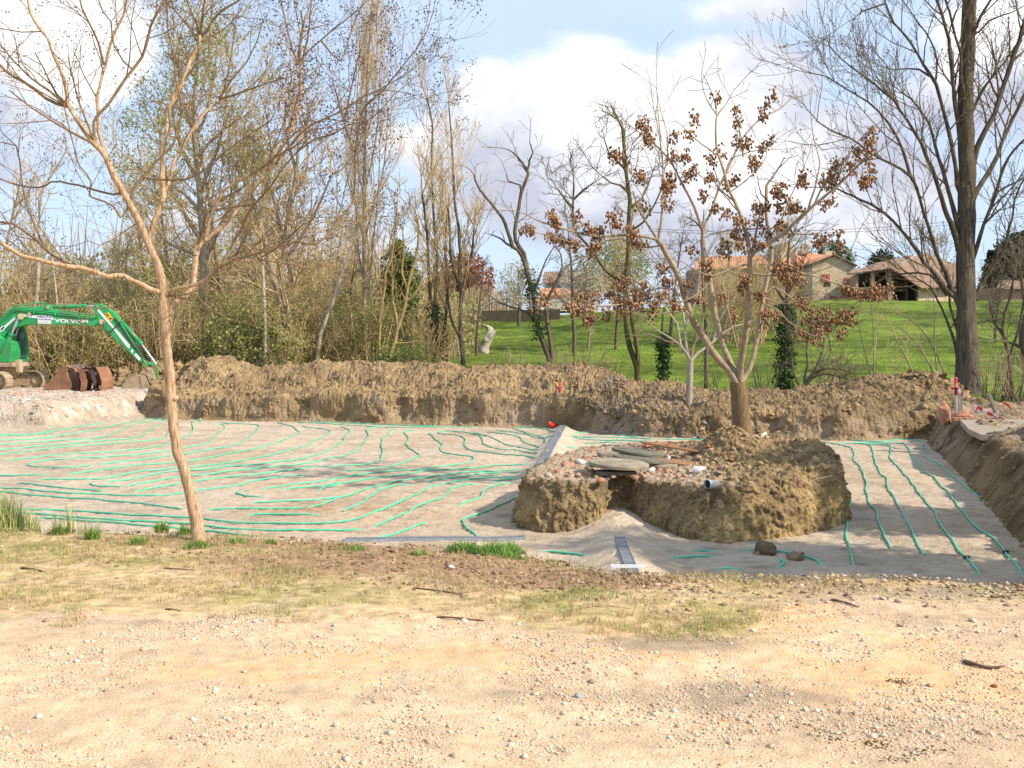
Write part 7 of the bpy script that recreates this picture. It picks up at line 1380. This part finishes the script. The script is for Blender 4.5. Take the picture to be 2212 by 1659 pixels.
for i, (px, Y, m, sc, lab) in enumerate([(-60, 47, M_t1, .95, 'bare tree of the left wood, farthest left above the boom'), (60, 52, M_t2, 1.0, 'bare tree behind the left part of the boom'), (130, 47, M_t4, .95, 'bushy bare tree above the middle of the boom'), (215, 50, M_t1, .92, 'bare tree above the raised end of the boom'), (290, 46, M_t3, .95, 'budding tree left of the tan trunk fork'),
        (345, 52, M_t2, 1.1, 'bare tree directly behind the tan trunk'), (395, 48, M_t3, 1.15, 'budding tree right of the tan trunk fork'), (500, 46, M_t1, 1.25, 'bare tree between the green leafing tree and the birch'), (530, 52, M_t3, 1.3, 'budding tree just left of the birch'), (590, 50, M_t2, 1.25, 'bare tree behind the grey forked tree'),
        (660, 47, M_t1, 1.15, 'bare tree right of the grey forked tree'), (705, 52, M_t3, 1.0, 'budding tree behind the leaning pale tree'), (745, 46, M_t4, 1.0, 'bushy bare tree left of the narrow poplar'), (815, 50, M_t1, .85, 'bare tree behind the lichen tree'), (870, 55, M_t4, .75, 'low bushy tree right of the lichen tree'), (910, 52, M_t2, .8, 'bare tree behind the left slim tree'), (1030, 58, M_t4, .65, 'small bushy tree right of the slim trees'),
        (1240, 58, M_t4, .95, 'round topped bare tree left of the mossy twin trunk'), (1330, 60, M_t2, .85, 'bare tree behind the mossy twin trunk'), (1450, 62, M_t4, .9, 'bushy bare tree behind the whitish tree'), (1560, 70, M_t3, .7, 'budding tree in front of the long farm wing'), (1650, 66, M_t1, .72, 'bare tree before the stone house left end'), (2010, 140, M_t3, 1.1, 'pale budding tree behind the barn roof'), (2150, 60, M_t4, .7, 'bushy bare tree between the dark tree and the pine')]):
    x = X(px, Y); plant(m, x, Y, float(zmead(x, Y)) - .1, rg.uniform(0, 6.28), sc * rg.uniform(.93, 1.05) * (.62 if px < 320 else .80 if px < 770 else .85 if px < 950 else 1), lab)
# thicket in front of the wood
LAND = ['at the excavator house', 'under the boom left part', 'under the boom middle', 'under the boom right part', 'at the raised stick', 'just left of the tan trunk', 'just right of the tan trunk', 'by the dark leafing trunk', 'left of the birch', 'right of the birch', 'by the grey forked trunk', 'by the leaning pale tree', 'left of the narrow poplar', 'right of the narrow poplar', 'by the lichen tree']
k = 0
for row, (Y0, n, a0, a1) in enumerate([(40.5, 15, -60, 900), (43.5, 15, -110, 960), (47.5, 15, -150, 1010)]):
    for i in range(n):
        px = a0 + (a1 - a0) * (i + rg.uniform(.2, .8)) / n; Y = Y0 + rg.uniform(-1, 1); m = [M_s1, M_s2, M_s3, M_s2, M_s1][(i * 3 + row) % 5]; sc = rg.uniform(.8, 1.15) * (1, 1.1, 1.25)[row] * (.68 if px > 800 else 1)
        x = X(px, Y); plant(m, x, Y, float(zmead(x, Y)) - .2, rg.uniform(0, 6.28), sc, '%s, %s row of the thicket, %s' % ({id(M_s1): 'olive leafed shrub', id(M_s2): 'brown twiggy shrub', id(M_s3): 'dark green shrub'}[id(m)], ('front', 'middle', 'back')[row], LAND[i]), 'shrubs of the thicket behind the spoil heap')
for i, (px, Y, sc) in enumerate([(1035, 38, .6), (1080, 37, .7), (1110, 37, .9), (1150, 37.5, .8), (1215, 37, .9), (1250, 37.5, 1.0), (1290, 37, .8), (1325, 38, .7), (1545, 36, .6), (1650, 35, .8), (1780, 35.5, .9), (2130, 33.5, .8), (2165, 34, .9), (2200, 33.5, .9), (1600, 60, 1.15), (1640, 62, 1.25), (1690, 64, 1.15), (1560, 62, 1.1)]):
    x = X(px, Y); plant(M_b if Y < 50 else M_s2, x, Y, float(zmead(x, Y)) - .1, rg.uniform(0, 6.28), sc, ('thin bare shrub at the foot of the meadow, ' + ['left of the leaning twin tree, smallest', 'second left of the leaning twin tree', 'third left of the leaning twin tree', 'touching the leaning twin tree', 'just right of the leaning twin tree', 'midway between two twin trees', 'left of the mossy twin trunk', 'touching the mossy twin trunk', 'right of the whitish tree', 'right of the capsule tree', 'by the bent dark shrub', 'right of the big dark trunk', 'before the thin dark tree', 'at the right edge'][i]) if Y < 50 else 'brownish shrub on the meadow before the farm wing, ' + ['second from left', 'third from left', 'rightmost', 'leftmost'][i - 14], 'thin bare shrubs at the foot of the meadow' if Y < 50 else 'brownish shrubs before the farm wing')
# crowns of massed leaves: conifers, blossom, red tree
def crown_tree(name, label, px, Y, pbase, ptop, wpx, cols, n, leafs, shape='round', seed=1, twig=b_greytw, gap=.35, dens=None):
    rsx = np.random.RandomState(seed); b = Vector(at(px, pbase, Y)); h = (pbase - ptop) / FPX * Y; w = wpx / FPX * Y / 2; root = empty(name, b, label, 'tree'); rg_ = random.Random(seed)
    W = crom([(b.x, b.y, b.z - .5), (b.x + .1, b.y, b.z + h * .4), (b.x - .05, b.y, b.z + h * .85)], .5); tb = []; st = dict(GB, L=w * .9, rmin=.02, k=2); tips = []
    for c in range(22): t = rg_.uniform(.2, 1); p = b + Vector((0, 0, h * .85 * t)); a = rg_.uniform(0, 6.28); grow(rg_, tb, tips, tuple(p), nrm3((math.cos(a), math.sin(a), .5)), w * .7 * (1.3 - t), .05, 1, st)
    build_tree(root, [(W, np.linspace(.16, .04, len(W)))], [(p, r) for p, r, l in tb], b_dark, twig, 8)
    u = rsx.normal(size=(n * 2, 3)); u /= np.linalg.norm(u, axis=1)[:, None]; q = rsx.uniform(0, 1, n * 2) ** .45; P = u * q[:, None]
    if shape == 'cone': P[:, 2] = rsx.uniform(-1, 1, n * 2); k = (1 - P[:, 2]) / 2; P[:, :2] = u[:, :2] * (k ** .8 * q ** .6)[:, None] * 1.2
    if shape == 'column': P[:, 2] = rsx.uniform(-1, 1, n * 2); k = np.sqrt(np.clip(1 - np.abs(P[:, 2]) ** 3, 0, 1)); P[:, :2] = u[:, :2] * (k * q)[:, None]
    nn = fbm(P * np.array([w, w, h * .5]), 1.1, 3, .6, off=seed); P = P[nn > np.quantile(nn, gap)][:n]; P = P * (1 + .12 * fbm(P, 2.5, 2, off=seed))[:, None]
    P = P * np.array([w, w, h * (.42 if shape == 'round' else .48)]) + np.array([b.x, b.y, b.z + h * (.58 if shape == 'round' else .52)])
    cl = 'foliage'; leaves(cl, P, rsx.uniform(.6, 1.3, len(P)) * leafs, cols, rsx, m_leaf, root, .7); return root
crown_tree('cypress', 'dark green conical evergreen behind the lichen tree', 865, 47, 790, 520, 95, [(.07, .13, .025), (.12, .18, .035), (.18, .21, .05)], 7000, .16, 'column', 1, gap=.2)
crown_tree('red_leaved_tree', 'rounded tree with red and orange young leaves behind the slim trees', 1008, 100, 690, 545, 125, [(.24, .06, .06), (.34, .13, .05), (.30, .09, .05), (.40, .20, .07)], 5500, .26, 'round', 2)
crown_tree('orange_bush', 'orange brown leafed bush left of the red tree', 952, 98, 690, 585, 90, [(.38, .24, .12), (.34, .18, .09)], 3000, .25, 'round', 12)
WH = [(.60, .60, .55), (.50, .50, .45), (.30, .28, .20)]
crown_tree('blossom_tree', 'white blossoming tree left of the white house', 1120, 88, 690, 560, 110, WH, 2600, .16, 'round', 3, gap=.45); crown_tree('blossom_tree', 'white blossoming tree right of the white house', 1262, 84, 690, 545, 120, WH, 2800, .16, 'round', 4, gap=.45); crown_tree('blossom_tree', 'white blossoming shrub behind the lichen tree', 905, 80, 700, 620, 60, WH, 900, .15, 'round', 14, gap=.45)
crown_tree('spring_tree', 'rounded tree in pale green leaf behind the mossy twin trunk', 1335, 96, 675, 510, 150, [(.20, .25, .07), (.26, .30, .09)], 4500, .22, 'round', 5, gap=.4)
crown_tree('pine', 'dark pine rising above the brick outhouse at the right edge', 2200, 122, 650, 500, 110, [(.015, .04, .02), (.03, .06, .03)], 7000, .38, 'round', 6, gap=.25); crown_tree('pine', 'dark conifer right behind the large dark trunk', 2140, 130, 660, 540, 60, [(.015, .04, .025), (.03, .06, .03)], 3500, .35, 'cone', 7, gap=.2)
crown_tree('pine', 'dark conifer between the stone house and the barn', 1905, 135, 650, 540, 75, [(.02, .05, .025), (.04, .07, .03)], 3500, .35, 'round', 8, gap=.2); crown_tree('evergreen_tree', 'mid green tree behind the chimney of the stone house', 1800, 140, 650, 520, 95, [(.05, .09, .035), (.08, .12, .05)], 4000, .35, 'round', 9, gap=.3)
crown_tree('hedge_tree', 'brownish shrubby tree left of the stone house', 1660, 106, 672, 575, 150, [(.30, .21, .10), (.25, .19, .09), (.27, .25, .10)], 6000, .22, 'round', 10, gap=.35)
crown_tree('evergreen_bush', 'bright green bush at the foot of the lichen tree', 872, 42.5, 805, 735, 70, [(.06, .17, .03), (.09, .22, .04)], 1600, .12, 'round', 11, gap=.3)
# far-off wood seen as one mass behind the left thicket
rsw = np.random.RandomState(9); n = 60000; y = rsw.uniform(56, 76, n); px = -900 + (1035 + 900) * rsw.uniform(0, 1, n) ** .9; x = (px - CX) / FPX * y; top = np.interp(px, [-900, 0, 500, 780, 900, 1040], [7.5, 6.0, 6.8, 6.2, 4.9, 3.6]); P = P3(x, y); top = top * (1 + .22 * fbm(P, .25, 3))
z = zmead(x, y) + (top - zmead(x, y)) * rsw.uniform(0, 1, n) ** .75; P = np.stack([x, y, z], 1); nn = fbm(P, .45, 3); P = P[nn > -.12]
o = leaves('far_wood_foliage', P, rsw.uniform(.15, .38, len(P)), [(.36, .30, .13), (.44, .34, .17), (.32, .31, .11), (.38, .37, .13), (.46, .35, .19)], rsw, m_leaf, None, .5); tag(o, 'mass of twigs and young leaves of the far wood', 'wood', kind='stuff')
tb = []; rgw = random.Random(2)
for i in range(900):
    Y = rgw.uniform(52, 72); px = rgw.uniform(-900, 1000); xx = X(px, Y); zb_ = float(zmead(xx, Y)); h = rgw.uniform(3, 8) * (.6 if px > 850 else 1); l = rgw.gauss(0, .12); tb.append(([(xx, Y, zb_), (xx + l * h * .5, Y, zb_ + h * .5), (xx + l * h * 1.2, Y, zb_ + h)], [.05, .035, .012]))
V, F, _ = tubes_np(tb, 4); o = link('far_wood_stems', mesh_np('far_wood_stems', V, F), b_grey); tag(o, 'crowded thin stems of the far wood', 'wood', kind='stuff')
# unseen shrubs added past the right edge to shade the lip and sand strip
def shade_tree(x, y, h, w, n, seed, label):
    rsx = np.random.RandomState(seed); root = empty('added_shade_shrub', (x, y, 0), label, 'shrub'); W = crom([(x, y, -.2), (x + .05, y, h * .5), (x, y + .05, h * .9)], .3); build_tree(root, [(W, np.linspace(.09, .03, len(W)))], [], b_brown, None)
    u = rsx.normal(size=(n, 3)); u /= np.linalg.norm(u, axis=1)[:, None]; P = u * (rsx.uniform(0, 1, n) ** .4)[:, None]; P = P * (1 + .25 * fbm(P, 1.6, 3, off=seed))[:, None] * np.array([w, w, h * .45]) + np.array([x, y, h * .52]); leaves('foliage', P, rsx.uniform(.08, .16, n), [(.03, .07, .02), (.05, .09, .025)], rsx, m_leaf, root, .7)
shade_tree(6.7, 9.2, 4.6, 1.25, 9000, 3, 'added evergreen shrub shading the yard lip from outside the picture'); shade_tree(7.9, 12.2, 4.0, 1.3, 9000, 4, 'rounder added evergreen shrub shading the sand strip from outside the picture')
